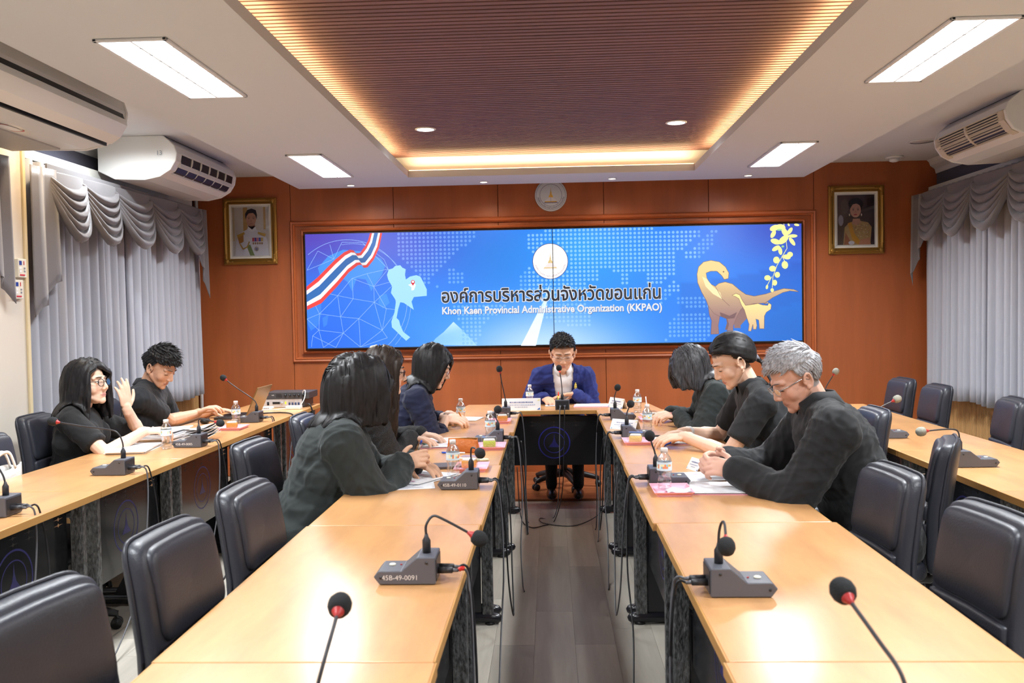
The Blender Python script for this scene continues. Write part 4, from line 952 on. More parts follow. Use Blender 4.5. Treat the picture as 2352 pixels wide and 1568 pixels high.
# ------------------------------------------------------------------ chairs
M_LEATHER = mat('black_leather', (0.024, 0.026, 0.036), 0.42, bump=((220, 220, 220), 0.12), coat=0.05)
M_CHPLAST = mat('chair_plastic', (0.014, 0.014, 0.016), 0.45)
def make_chair():
    t = thing('office_chair', 'x', 'chair', (0, 0, 0), 0, 'black leather office chairs')
    # seat
    MB().sq(0.235, 0.22, 0.05, 0.45, 0.3, fn=lambda p: Vector((p.x, p.y, p.z + 0.44 + 0.012 * (p.x / 0.24) ** 2 * (1 if p.x < 0 else -1.6)))).build('seat', M_LEATHER, t)
    tilt = math.radians(5)
    def bk(xo, zc, w0, w1):
        def fn(p):
            h = p.y; wv = w0 + (w1 - w0) * ((h + 0.25) / 0.5)
            y = p.x * wv * 0.84
            x = xo + p.z + 0.32 * (p.x ** 2)          # wraps forward at the sides
            z = zc + h
            x -= (z - 0.45) * math.tan(tilt) + 0.05 * ((z - 0.68) / 0.25) ** 2 * (0.4)
            return Vector((x, y, z))
        return fn
    BX = -0.215
    MB().sq(0.226, 0.258, 0.042, 0.42, 0.2, n=48, fn=bk(BX - 0.045, 0.69, 1.0, 0.94)).build('backrest_shell', M_LEATHER, t)
    MB().sq(0.198, 0.112, 0.024, 0.5, 0.24, n=48, fn=bk(BX - 0.012, 0.822, 1.0, 0.95)).build('back_cushion', M_LEATHER, t)
    MB().sq(0.2, 0.032, 0.022, 0.5, 0.22, n=40, fn=bk(BX - 0.010, 0.676, 1.0, 1.0)).build('back_cushion', M_LEATHER, t)
    MB().sq(0.2, 0.038, 0.022, 0.5, 0.22, n=40, fn=bk(BX - 0.010, 0.602, 1.0, 1.0)).build('back_cushion', M_LEATHER, t)
    MB().sq(0.2, 0.06, 0.022, 0.5, 0.22, n=40, fn=bk(BX - 0.010, 0.500, 1.0, 1.0)).build('back_cushion', M_LEATHER, t)
    # piping round the shell
    f = bk(BX - 0.06, 0.69, 1.0, 0.94); pw = lambda x, e: math.copysign(abs(x) ** e, x)
    ring = [f(Vector((0.226 * pw(math.cos(a), 0.2), 0.259 * pw(math.sin(a), 0.2), 0.0))) for a in [2 * PI * k / 64 for k in range(65)]]
    MB().tube(ring, 0.006, 6, cap=False).build('piping', M_LEATHER, t)
    MB().tube([(-0.30, 0, 0.55), (-0.30, 0, 0.43), (-0.24, 0, 0.385), (0.02, 0, 0.38)], [0.022, 0.026, 0.026, 0.03], 8, flat=1.0).build('back_bracket', M_CHPLAST, t)
    MB().box(-0.1, 0.1, -0.08, 0.08, 0.36, 0.395).build('mechanism', M_CHPLAST, t, bevel=0.01)
    MB().tube([(0.02, 0.08, 0.372), (0.03, 0.2, 0.372), (0.03, 0.245, 0.36)], 0.008, 6).build('lever', M_CHPLAST, t)
    MB().lathe([(0.03, 0.1), (0.03, 0.22), (0.024, 0.225), (0.024, 0.36)], n=14).build('gas_column', M_CHPLAST, t)
    for k in range(5):
        a = 2 * PI * k / 5 + 0.3; c, s_ = math.cos(a), math.sin(a)
        MB().tube([(0.02 * c, 0.02 * s_, 0.115), (0.12 * c, 0.12 * s_, 0.112), (0.24 * c, 0.24 * s_, 0.085), (0.29 * c, 0.29 * s_, 0.07)], [0.032, 0.028, 0.022, 0.016], 8).build('base_leg', M_CHPLAST, t)
        cs_ = MB()
        for e in (-1, 1):
            d = Vector((-s_, c, 0)); p = Vector((0.285 * c, 0.285 * s_, 0.027))
            cs_.cyl(p + d * (0.008 * e), p + d * (0.024 * e), 0.026, n=14)
        cs_.cyl((0.285 * c, 0.285 * s_, 0.03), (0.285 * c, 0.285 * s_, 0.075), 0.008, n=8)
        cs_.build('caster', M_BLACK, t)
    return t
chair0 = make_chair()
CH_LIST = [  # x, y of the seat centre, heading in degrees (0 = facing +X), label
    (-0.67, 2.18, -4, 'empty black office chair on the left, second from the picture corner'),
    (-0.67, 2.76, -3, 'empty black office chair tucked in nearest the woman in the dark jacket'),
    (-0.72, 1.62, -10, 'empty black office chair in the lower left corner of the picture'),
    (-0.98, 3.74, -4, 'office chair of the woman in the dark jacket'),
    (-1.03, 4.74, 0, 'office chair of the woman with very long brown hair'),
    (-1.05, 5.62, 0, 'office chair of the woman in the navy blouse'),
    (0.81, 2.93, 184, 'empty black office chair beside the grey-haired man'),
    (0.83, 2.30, 186, 'empty black office chair at the right edge of the picture'),
    (1.29, 3.72, 157, 'office chair of the grey-haired man, its back seen edge-on'),
    (1.38, 4.72, 180, 'office chair of the woman with the ponytail'),
    (1.36, 5.62, 180, 'office chair of the woman with bobbed grey hair'),
    (2.27, 6.62, 182, 'farther of two empty chairs side by side behind the right outer row'),
    (2.27, 6.04, 180, 'nearer of two empty chairs side by side behind the right outer row'),
    (2.30, 5.16, 172, 'empty chair standing alone against the right curtain'),
    (-2.62, 4.95, 4, 'office chair of the woman with the raised hand'),
    (-2.70, 5.85, 0, 'office chair of the man at the laptop'),
    (-2.37, 4.07, 0, 'empty chair with a white bag at the left edge of the picture'),
    (0.10, 7.46, -90, 'office chair of the chairman'),
]
CHAIRS = []
for i, (x, y, h, l) in enumerate(CH_LIST):
    c = chair0 if i == 0 else copy_tree(chair0)
    c.location = (x, y, 0.017 if y > 7 else 0); c.rotation_euler = (0, 0, math.radians(h)); c['label'] = l; CHAIRS.append(c)

# ------------------------------------------------------------------ conference microphones
M_MIC = mat('mic_grey', srgb(88, 90, 98), 0.38)
M_MICD = mat('mic_dark', (0.03, 0.03, 0.035), 0.4)
M_FOAM = mat('foam_black', (0.02, 0.022, 0.024), 0.95, bump=((400, 400, 400), 0.5))
M_FOAMG = mat('foam_grey', srgb(150, 148, 136), 0.95, bump=((400, 400, 400), 0.5))
M_REDRING = mat('red_ring', srgb(176, 52, 52), 0.4)
M_REDLIT = mat('red_lit', srgb(255, 50, 40), 0.4, emit=srgb(255, 50, 40), estr=1.4)
M_CABLE = mat('cable_black', (0.014, 0.014, 0.016), 0.4)
M_CABLEG = mat('cable_grey', (0.10, 0.10, 0.11), 0.4)
M_IVORY = mat('ivory_button', (0.75, 0.72, 0.6), 0.4)
M_STENCIL = mat('stencil_white', (0.7, 0.7, 0.7), 0.6)
def smooth_path(pts, n=6):
    pts = [Vector(p) for p in pts]; out = []
    for i in range(len(pts) - 1):
        p0, p1, p2, p3 = pts[max(i - 1, 0)], pts[i], pts[i + 1], pts[min(i + 2, len(pts) - 1)]
        for k in range(n):
            t = k / n
            out.append(0.5 * ((2 * p1) + (p2 - p0) * t + (2 * p0 - 5 * p1 + 4 * p2 - p3) * t * t + (3 * p1 - p0 - 3 * p2 + p3) * t ** 3))
    out.append(pts[-1]); return out
def mic(label, x, y, heading, neck, num=None, foam=None, lit=False, cables=None, tape=False, group='table microphones', L=0.168):
    """x,y: centre of the unit on the table; heading 0: low button end towards -X, cables towards +X. neck, cables in world offsets from the socket / rear plug"""
    h = math.radians(heading)
    t = thing('conference_microphone', label, 'microphone', (x, y, TZ + 0.0005), h, group)
    inv = Matrix.Rotation(-h, 3, 'Z')
    hl = L / 2; k = L / 0.168
    prof = [(-hl, 0.022), (-hl + 0.016, 0.001), (hl, 0.001), (hl, 0.074), (hl - 0.05 * k, 0.074), (hl - 0.092 * k, 0.038), (-hl + 0.014, 0.038)]
    b = MB().prism(prof, 1, -0.053, 0.053); b.build('body', M_MIC, t, bevel=0.003)
    # rear plate, screws
    MB().box(hl, hl + 0.002, -0.046, 0.046, 0.008, 0.066).build('rear_plate', M_MICD, t)
    for sx, sz in ((-hl + 0.02, 0.02), (hl - 0.024, 0.06)):
        for e in (-1, 1): MB().cyl((sx, e * 0.053, sz), (sx, e * 0.0545, sz), 0.004, n=8).build('screw', M_MICD, t)
    MB().lathe([(0.0005, 0.038), (0.0095, 0.038), (0.0095, 0.041), (0.007, 0.0425), (0.0005, 0.0425)], c=(-hl + 0.042, 0.008, 0), n=14).build('talk_button', M_IVORY, t)
    MB().lathe([(0.0005, 0.038), (0.003, 0.038), (0.003, 0.0405), (0.0005, 0.0408)], c=(-hl + 0.066, 0.008, 0), n=8).build('indicator', M_REDRING, t)
    nm = num
    if nm:
        sgn = -1 if abs(heading) < 90 else 1
        M4 = TR(-0.012, sgn * 0.0538, 0.014) @ (Matrix.Rotation(0 if sgn < 0 else PI, 4, 'Z')) @ rotM('X', 90)
        text(nm, 0.019, M_STENCIL, t, M4, 'stencil_number')
    so = Vector((hl - 0.03, 0, 0.074))
    MB().lathe([(0.0115, 0.0), (0.0115, 0.034), (0.006, 0.044), (0.0045, 0.052)], c=so, n=12).build('socket', M_MICD, t)
    pts = [so + Vector((0, 0, 0.045))] + [so + inv @ Vector(p) for p in neck]
    sp = smooth_path(pts, 6)
    MB().tube(sp, 0.0036, 8).build('gooseneck', M_MICD, t)
    d = (sp[-1] - sp[-2]).normalized(); e = sp[-1]
    q = d.to_track_quat('Z', 'Y').to_matrix()
    MB().lathe([(0.004, -0.016), (0.0065, -0.008), (0.0095, -0.002), (0.0112, 0.0), (0.0112, 0.005), (0.010, 0.007)], c=e, n=14, M=q).build('light_ring', M_REDLIT if lit else M_REDRING, t)
    MB().lathe([(0.0118, 0.0005), (0.0175, 0.004), (0.0215, 0.015), (0.0215, 0.026), (0.017, 0.037), (0.008, 0.0435), (0.001, 0.0445)], c=e, n=16, M=q).build('windscreen', foam or M_FOAM, t)
    for i, e_ in enumerate((-1, 1)):
        yy = e_ * 0.017
        MB().cyl((hl + 0.002, yy, 0.03), (hl + 0.042, yy, 0.03), 0.0095, 0.0085, 12).build('plug', M_MICD, t)
        MB().cyl((hl + 0.042, yy, 0.03), (hl + 0.058, yy, 0.029), 0.006, 0.0042, 8).build('strain_relief', M_CABLEG, t)
        if cables:
            start = Vector((hl + 0.055, yy, 0.029))
            cp = [start] + [start + inv @ Vector(p) for p in cables[i]]
            c = MB().tube(smooth_path(cp, 7), 0.0036, 7).build('cable', M_CABLE if i else M_CABLEG, t)
            if tape and i == 0:
                MB().tube(smooth_path(cp, 7)[2:8], 0.0062, 8).build('red_tape', mat('red_tape', srgb(196, 36, 30), 0.4), t)
    return t
ZF = -TZ - 0.024      # floor, seen from the plug
def drop(dx, wander, yend, low=0.0, slack=0.0):
    """cable over the table edge in direction dx, then down to the floor"""
    s = 1 if dx > 0 else -1; dx = s * 0.03
    return [(dx * 0.6, 0.004, 0.003), (dx, 0.01, -0.03), (dx + s * 0.012, 0.015 + wander * 0.2, -0.16), (dx + s * 0.02, wander * 0.5, -0.36), (dx + s * 0.012, wander, -0.56), (dx + s * (0.02 + slack), wander + yend * 0.5, ZF + 0.03 + low), (dx + s * (0.03 + slack * 1.4), wander + yend, ZF + low + 0.001)]
def loop(dx, y1, zlow):
    """cable that hangs in a deep loop along the aisle towards a neighbour unit"""
    s = 1 if dx > 0 else -1; dx = s * 0.03
    return [(dx * 0.6, 0.004, 0.003), (dx, 0.01, -0.03), (dx + s * 0.02, 0.02, -0.2), (dx + s * 0.03, y1 * 0.2, zlow * 0.75), (dx + s * 0.04, y1 * 0.5, zlow), (dx + s * 0.03, y1 * 0.8, zlow * 0.75), (dx + s * 0.02, y1, -0.25), (dx, y1 * 1.02, -0.08)]
# left inner row
mic('desk microphone stencilled 45B-49-0091 on the empty left table', -0.401, 2.415, 0, [(0.0, 0, 0.075), (0.018, 0.01, 0.098), (0.05, 0.0, 0.09), (0.128, -0.01, 0.05)], '45B-49-0091', cables=[drop(0.085, -0.25, -0.1), drop(0.08, -0.12, -0.3)], tape=True)
mic('desk microphone stencilled 45B-49-0110 by the dark-jacketed woman', -0.392, 3.705, 0, [(0, 0, 0.07), (0.004, -0.01, 0.092), (0.018, -0.035, 0.097), (0.034, -0.06, 0.088)], '45B-49-0110', cables=[drop(0.11, -0.2, -0.9), loop(0.10, 0.5, -0.66)])
mic('desk microphone behind the brown pouch', -0.355, 4.985, 0, [(-0.012, 0, 0.075), (-0.014, -0.01, 0.10), (0.0, -0.05, 0.115)], cables=[drop(0.09, -0.2, -0.1), loop(0.09, 0.4, -0.6)])
mic('tall microphone at the left end of the head table', -0.37, 6.2, 0, [(-0.008, 0, 0.09), (-0.022, 0, 0.16), (-0.036, 0, 0.245)], cables=[drop(0.10, -0.1, -0.2), drop(0.09, 0.1, -0.1)])
mic('microphone whose round head pokes up at the bottom left', -0.44, 1.40, 0, [(0.01, 0.02, 0.09), (0.012, 0.06, 0.115), (0.008, 0.13, 0.135)], cables=[drop(0.09, -0.1, 0.1), drop(0.09, 0.1, -0.1)])
# head table
mic("chairman's microphone with its red ring lit", 0.085, 6.72, -90, [(-0.002, 0.0, 0.1), (-0.008, 0, 0.16), (-0.018, -0.03, 0.222)], lit=True, cables=[[(0.0, -0.03, 0.002), (-0.004, -0.06, -0.03), (-0.01, -0.07, -0.25), (-0.02, -0.1, -0.6), (-0.06, -0.2, ZF - 0.0), (-0.16, -0.24, ZF + 0.002), (-0.12, -0.4, ZF + 0.002), (0.1, -0.45, ZF + 0.002), (0.3, -0.2, ZF + 0.06), (0.34, -0.12, -0.5)],
    [(0.0, -0.03, 0.002), (-0.004, -0.065, -0.03), (-0.012, -0.08, -0.25), (-0.03, -0.12, -0.6), (-0.09, -0.3, ZF + 0.0), (-0.16, -0.45, ZF + 0.002), (-0.26, -0.5, ZF + 0.002), (-0.33, -0.3, ZF + 0.04), (-0.35, -0.25, -0.4)]])
# right inner row
mic('microphone at the right end of the head table', 0.485, 6.02, 180, [(-0.004, 0, 0.07), (0.004, 0, 0.1), (0.012, -0.03, 0.13)], cables=[drop(-0.09, -0.15, -0.2), drop(-0.085, 0.1, -0.1)])
mic('microphone next to the bottle with a straw', 0.487, 5.13, 180, [(0.002, 0, 0.07), (0.01, 0, 0.09), (0.016, -0.04, 0.115)], cables=[drop(-0.09, -0.15, -0.3), loop(-0.085, 0.35, -0.6)])
mic('microphone behind the tray bottle of the grey-haired man', 0.488, 3.74, 180, [(-0.006, 0, 0.07), (-0.014, -0.01, 0.09), (-0.026, -0.05, 0.125)], cables=[loop(-0.1, 0.55, -0.68), drop(-0.11, -0.25, -0.6, slack=0.02)])
mic('big grey desk microphone facing the viewer on the right table', 0.478, 2.295, 180, [(0.002, 0, 0.08), (0.006, -0.01, 0.105), (0.006, -0.05, 0.115), (0.0, -0.10, 0.085)], cables=[drop(-0.085, -0.2, -0.2), drop(-0.08, -0.06, -0.2, slack=0.03)])
mic('microphone whose round head rises at the bottom right', 0.575, 1.31, 180, [(-0.004, 0.03, 0.10), (-0.016, 0.09, 0.13), (-0.03, 0.19, 0.165)], cables=[drop(-0.12, -0.1, 0.1), drop(-0.12, 0.1, -0.1)])
# left outer row
mic('microphone with a long neck bent left towards the chair', -2.078, 4.12, 0, [(-0.002, 0, 0.075), (-0.02, 0, 0.115), (-0.06, 0, 0.135), (-0.2, 0, 0.155), (-0.315, 0, 0.175)], cables=[drop(0.075, -0.15, -0.5), drop(0.07, 0.1, -0.2)])
mic('microphone stencilled 45B-49-0005 beside the paper stack', -2.06, 4.985, 0, [(0, 0, 0.07), (0.008, 0, 0.082), (0.03, 0, 0.08), (0.105, 0, 0.062)], '45B-49-0005', cables=[drop(0.075, -0.15, -0.1), drop(0.07, 0.1, -0.2)])
mic('microphone with a long slanting neck behind the laptop', -2.11, 6.14, 0, [(-0.01, 0, 0.07), (-0.05, 0, 0.105), (-0.14, 0.02, 0.16), (-0.225, 0.03, 0.222)], cables=[drop(0.08, -0.1, -0.1), drop(0.075, 0.05, -0.2)])
mic('microphone cut off by the left edge of the picture', -2.112, 3.26, 0, [(-0.01, 0, 0.08), (-0.04, 0, 0.12), (-0.1, 0, 0.15)], cables=[drop(0.075, -0.12, -0.1), drop(0.07, 0.06, -0.2)])
# right outer row
mic('microphone with a pale foam head on the right outer table', 1.872, 5.02, 180, [(0.004, 0, 0.075), (0.02, 0, 0.095), (0.09, 0, 0.13)], foam=M_FOAMG, cables=[drop(-0.075, -0.15, -0.1), drop(-0.07, 0.1, -0.2)], L=0.185)
mic('microphone partly behind the edge-on chair back on the right', 1.905, 4.10, 180, [(-0.004, 0, 0.075), (-0.02, 0, 0.09), (-0.07, 0, 0.092), (-0.15, 0, 0.085)], foam=M_FOAMG, cables=[drop(-0.09, -0.15, -0.1), drop(-0.085, 0.1, -0.2)], L=0.185)
mic('pale foam microphone rising behind the grey-haired man', 1.86, 6.0, 180, [(0.01, 0, 0.09), (0.03, 0, 0.14), (0.075, 0, 0.21)], foam=M_FOAMG, cables=[drop(-0.075, -0.15, -0.1), drop(-0.07, 0.1, -0.2)])
# ------------------------------------------------------------------ things on the tables
M_PET = clear_mat('clear_plastic', 0.16, (0.93, 0.96, 0.985), 0.12)
M_CAPW = mat('white_cap', (0.8, 0.8, 0.8), 0.4)
M_PAPER = mat('paper_white', (0.82, 0.82, 0.84), 0.7)
M_PINK = mat('pink_card', srgb(244, 176, 192), 0.6)
M_PINKT = mat('pink_tray', srgb(246, 178, 196), 0.45)
M_INK = mat('print_ink', srgb(110, 116, 150), 0.7)
M_INKP = mat('print_pink', srgb(240, 120, 190), 0.7)
def label_print():
    F = Flat(lambda u, v: Vector((0.0282 * math.cos(u), 0.0282 * math.sin(u), v)), (0, 0, 0), 0.0)
    n = 26
    cols = [(214, 234, 246), (240, 246, 236), (250, 240, 190), (236, 214, 120), (150, 206, 222), (236, 150, 110)]
    r = random.Random(5)
    for i in range(n):
        for k in range(4):
            a0, a1 = 2 * PI * i / n, 2 * PI * (i + 1) / n; z0, z1 = 0.072 + 0.008 * k, 0.072 + 0.008 * (k + 1)
            c = cols[0] if k in (0, 3) else r.choice(cols)
            m = len(F.v); F.v += [F.P(a0, z0), F.P(a1, z0), F.P(a1, z1), F.P(a0, z1)]; F.c += [(*srgb(*c), 1)] * 4; F.f.append((m, m + 1, m + 2, m + 3))
    me = bpy.data.meshes.new('label'); me.from_pydata([tuple(p) for p in F.v], [], F.f)
    at = me.color_attributes.new('Col', 'FLOAT_COLOR', 'POINT'); at.data.foreach_set('color', [x for c in F.c for x in c]); me.materials.append(M_MATTEPRINT)
    me.polygons.foreach_set('use_smooth', [True] * len(me.polygons))
    return me
def make_bottle():
    t = thing('water_bottle', 'x', 'bottle', (0, 0, 0), 0, 'small water bottles')
    prof = [(0.001, 0.001), (0.022, 0.0), (0.0265, 0.004), (0.0265, 0.014), (0.025, 0.018), (0.0265, 0.022), (0.0265, 0.034), (0.024, 0.042), (0.0235, 0.05), (0.0265, 0.06), (0.0275, 0.068), (0.0275, 0.106), (0.026, 0.114), (0.021, 0.124), (0.014, 0.133), (0.0115, 0.138), (0.0115, 0.146)]
    MB().lathe(prof, n=20).build('bottle_body', M_PET, t)
    MB().lathe([(0.0, 0.1385), (0.0135, 0.1385), (0.0135, 0.154), (0.012, 0.156), (0.0, 0.156)], n=18).build('cap', M_CAPW, t)
    link('label', label_print(), None, t)
    return t
bt0 = make_bottle()
BOT = [(-2.158, 4.90, 0, 'water bottle beside the stencilled microphone on the left outer row'), (-2.135, 5.95, 0, 'water bottle in front of the laptop'), (-0.60, 5.90, 0, 'water bottle of the woman in the navy blouse'),
       (-0.352, 5.115, 0, 'water bottle behind the brown pouch'), (-0.442, 3.96, 0, 'water bottle next to the dark-jacketed woman'), (-0.165, 6.97, 0, 'water bottle behind the white name card of the chairman'),
       (0.618, 6.40, 0, 'water bottle nearest the head table on the right row'), (0.575, 5.36, 0, 'water bottle with a straw on the right row'), (0.452, 3.60, 0.008, 'water bottle standing on the pink tray of the grey-haired man')]
BOTO = []
for i, (x, y, z, l) in enumerate(BOT):
    b = bt0 if i == 0 else copy_tree(bt0)
    b.location = (x, y, TZ + 0.0005 + z); b.rotation_euler = (0, 0, i * 1.3); b['label'] = l; b.scale = (1.08, 1.08, 1.06); BOTO.append(b)
MB().tube([(0, 0, 0.08), (0.003, 0.002, 0.16), (0.008, -0.004, 0.20)], 0.003, 8).build('straw', mat('straw_white', (0.85, 0.85, 0.88), 0.4), BOTO[7])

# pink snack trays with cakes in clear boxes
def make_tray(sx, sy):
    t = thing('snack_tray', 'x', 'tray', (0, 0, 0), 0, 'pink snack trays')
    hx, hy = sx / 2, sy / 2; b = MB()
    rim = []
    for (o, z) in ((-0.012, 0.0), (-0.012, 0.0), (0.0, 0.016), (0.004, 0.016), (0.004, 0.014), (-0.008, 0.0015)):
        rim.append([(-hx - o, -hy - o, z), (hx + o, -hy - o, z), (hx + o, hy + o, z), (-hx - o, hy + o, z)])
    MB().box(-hx + 0.01, hx - 0.01, -hy + 0.01, hy - 0.01, 0.0, 0.004).build('tray_base', M_PINKT, t)
    for k in range(4):
        (x0, y0), (x1, y1) = [(-hx, -hy), (hx, -hy), (hx, hy), (-hx, hy)][k], [(-hx, -hy), (hx, -hy), (hx, hy), (-hx, hy)][(k + 1) % 4]
        f = lambda x, y, q: (x * (1 - q * 0.012 / abs(x)), y * (1 - q * 0.012 / abs(y)))
        pr = [(1, 0.0), (0, 0.017), (-0.2, 0.0175), (-0.2, 0.015), (0.05, 0.012), (1.0, 0.004)]
        vs = [(*f(x0, y0, q), z) for q, z in pr] + [(*f(x1, y1, q), z) for q, z in pr]; n = len(pr)
        MB().add(vs, [(i, (i + 1) % n, n + (i + 1) % n, n + i) for i in range(n)]).build('tray_side', M_PINKT, t)
    return t
def cake_box(label, x, y, z, col, rz=0, box=True):
    t = thing('cake_box', label, 'cake', (x, y, z), rz, 'cakes in clear boxes')
    MB().sq(0.034, 0.028, 0.02, 0.4, 0.3, n=20, m=10, fn=lambda p: p + Vector((0, 0, 0.022))).build('cake', mat('cake_' + col, {'orange': srgb(226, 160, 70), 'green': srgb(196, 216, 92), 'yellow': srgb(244, 214, 130)}[col], 0.8, bump=((150, 150, 150), 0.5)), t)
    MB().sq(0.03, 0.025, 0.006, 0.5, 0.3, n=18, m=8, fn=lambda p: p + Vector((0, 0, 0.042))).build('cream_topping', mat('cream_white', (0.82, 0.78, 0.72), 0.6), t)
    MB().box(-0.042, 0.042, -0.036, 0.036, 0.0005, 0.058).build('clear_box', clear_mat('clear_box', 0.08, (0.97, 0.98, 0.98), 0.1), t, bevel=0.006)
    return t
tr0 = make_tray(0.15, 0.19)
TRS = [(-2.085, 5.76, 'pink snack tray in front of the laptop'), (-0.345, 5.93, 'pink snack tray at the far end of the left row'), (-0.325, 4.80, 'pink snack tray with a green cake by the brown pouch'), (-0.375, 4.15, 'pink snack tray with a cake by the dark-jacketed woman'),
       (0.66, 5.93, 'pink snack tray of the woman with bobbed grey hair'), (0.47, 4.92, 'pink snack tray of the woman with the ponytail'), (0.475, 3.57, 'pink snack tray of the grey-haired man')]
for i, (x, y, l) in enumerate(TRS):
    t = tr0 if i == 0 else copy_tree(tr0)
    t.location = (x, y, TZ + 0.0005); t['label'] = l
cake_box('orange cake in a clear box on the left outer row', -2.085, 5.73, TZ + 0.005, 'orange', 0.2)
cake_box('cake in a clear box at the far end of the left row', -0.325, 5.93, TZ + 0.005, 'orange', 0.1)
cake_box('green cake in a clear box by the brown pouch', -0.335, 4.78, TZ + 0.005, 'green', 0.1)
cake_box('cake in a clear box behind the microphone of the dark-jacketed woman', -0.385, 4.14, TZ + 0.005, 'orange', -0.2)
cake_box('yellow cake in a clear box beside the woman with bobbed hair', 0.66, 5.92, TZ + 0.005, 'yellow', 0.3)
cake_box('yellow cake in a clear box beside the woman with the ponytail', 0.46, 4.90, TZ + 0.005, 'yellow', -0.2)
tag(MB().grid(lambda u, v: (0.50 + 0.10 * (u - .5), 3.53 + 0.09 * (v - .5), TZ + 0.008 + 0.006 * (1 + math.sin(9 * u + 5 * v))), 10, 8).build('napkin', M_PAPER, thick=0.001), 'crumpled white napkin on the tray of the grey-haired man', 'napkin')

# papers, folders
def sheets(name, label, cat, x, y, w_, d_, rz, n=1, th=0.002, folder=False, lines=True, seed=1, curl=0.0, group=None, pink_marks=False):
    t = thing(name, label, cat, (x, y, TZ + 0.0005), math.radians(rz), group); r = random.Random(seed); z = 0.0
    if folder:
        MB().box(-w_ / 2 - 0.012, w_ / 2 + 0.012, -d_ / 2 - 0.012, d_ / 2 + 0.012, 0.0, 0.003).build('cover', M_PINK, t); z = 0.003
    for k in range(n):
        a = r.uniform(-0.05, 0.05) if n > 1 else 0; ox, oy = (r.uniform(-0.012, 0.012), r.uniform(-0.012, 0.012)) if n > 1 else (0, 0)
        Mx = Matrix.Rotation(a, 3, 'Z'); b = MB(); z0 = z
        def fn(u, v, top):
            p = Mx @ Vector(((u - .5) * w_, (v - .5) * d_, 0)) + Vector((ox, oy, 0))
            c = curl * max(0, u - 0.75) ** 2 * 8 * (1 if k == n - 1 else 0.3)
            return (p.x, p.y, z0 + (th if top else 0.0002) + c)
        b.grid(lambda u, v: fn(u, v, True), 8, 2); b.grid(lambda u, v: fn(u, v, False), 8, 2)
        b.add([fn(0, 0, 0), fn(1, 0, 0), fn(1, 0, 1), fn(0, 0, 1)], [(0, 1, 2, 3)]); b.add([fn(0, 1, 0), fn(1, 1, 0), fn(1, 1, 1), fn(0, 1, 1)], [(0, 1, 2, 3)])
        b.add([fn(0, 0, 0), fn(0, 1, 0), fn(0, 1, 1), fn(0, 0, 1)], [(0, 1, 2, 3)]); b.add([fn(1, 0, 0), fn(1, 1, 0), fn(1, 1, 1), fn(1, 0, 1)], [(0, 1, 2, 3)])
        sh = b.build('sheet', M_PAPER, t)
        z += th + 0.0004
        if k == n - 1 and lines:
            pm = MB()
            for i in range(11):
                yy = -d_ * 0.4 + d_ * 0.8 * i / 10; L = w_ * r.uniform(0.25, 0.72)
                q = [Mx @ Vector((sx * 1.0, yy + e, 0)) + Vector((ox, oy, 0)) for sx, e in ((-w_ * 0.38, -0.0016), (-w_ * 0.38 + L, -0.0016), (-w_ * 0.38 + L, 0.0016), (-w_ * 0.38, 0.0016))]
                pm.add([(p.x, p.y, z + 0.0001) for p in q], [(0, 1, 2, 3)])
            pm.build('printed_lines', M_INK, t)
            if pink_marks:
                pk = MB()
                for (ax, ay) in ((0.1, -0.3), (-0.2, 0.2)):
                    q = [Mx @ Vector((w_ * ax + e, d_ * ay + f_, 0)) for e, f_ in ((-0.016, -0.003), (0.016, -0.003), (0.016, 0.003), (-0.016, 0.003))]
                    pk.add([(p.x, p.y, z + 0.0002) for p in q], [(0, 1, 2, 3)])
                pk.build('highlight', M_INKP, t)
    return t
GP = 'papers on the tables'
sheets('paper_stack', 'white document pad under the arm of the woman with raised hand', 'papers', -2.33, 4.86, 0.21, 0.297, 8, 4, 0.005, group=GP)
sheets('paper_stack', 'thick stack of paper beside the left-row water bottle', 'papers', -2.335, 5.30, 0.21, 0.297, -4, 6, 0.008, group=GP, curl=0.03)
cr = thing('crumpled_pages', 'bundle of curled white pages behind the stencilled left microphone', 'papers', (-2.10, 5.24, TZ + 0.0005), 0.1, GP)
for k in range(9):
    r_ = random.Random(60 + k)
    MB().grid(lambda u, v: (-0.09 + 0.19 * u, -0.06 + 0.14 * v + 0.01 * math.sin(6 * u + k), 0.004 + 0.008 * k + 0.035 * u * u + 0.006 * math.sin(7 * u + 3 * v + k * 1.7)), 10, 6).build('page', M_PAPER, cr, thick=0.001)
sheets('loose_sheets', 'loose printed sheets under the hands of the dark-jacketed woman', 'papers', -0.585, 3.93, 0.21, 0.297, -28, 2, 0.0012, group=GP, pink_marks=True, curl=0.008)
sheets('loose_sheet', 'single white sheet hanging towards the viewer on the left table', 'papers', -0.60, 3.745, 0.20, 0.15, 10, 1, 0.001, group=GP)
sheets('pink_folder', 'open pink folder of the woman with very long brown hair', 'folder', -0.60, 4.99, 0.23, 0.36, 4, 3, 0.0015, True, group=GP, pink_marks=True)
sheets('loose_sheets', 'white sheets in front of the woman in the navy blouse', 'papers', -0.60, 6.14, 0.21, 0.22, 80, 2, 0.0015, group=GP)
sheets('pink_folder', 'pink folder on the head table beside the chairman', 'folder', 0.31, 6.90, 0.24, 0.2, -4, 2, 0.0015, True, False, group=GP)
sheets('loose_sheets', 'small papers between the arms of the chairman', 'papers', 0.03, 6.95, 0.15, 0.12, 5, 2, 0.0015, group=GP)
sheets('pink_folder', 'pink folder with form of the woman with bobbed grey hair', 'folder', 0.76, 6.18, 0.22, 0.28, 6, 3, 0.0015, True, group=GP)
sheets('pink_folder', 'pink folder with forms under the arm of the ponytailed woman', 'folder', 0.71, 4.96, 0.28, 0.24, -2, 3, 0.0015, True, group=GP)
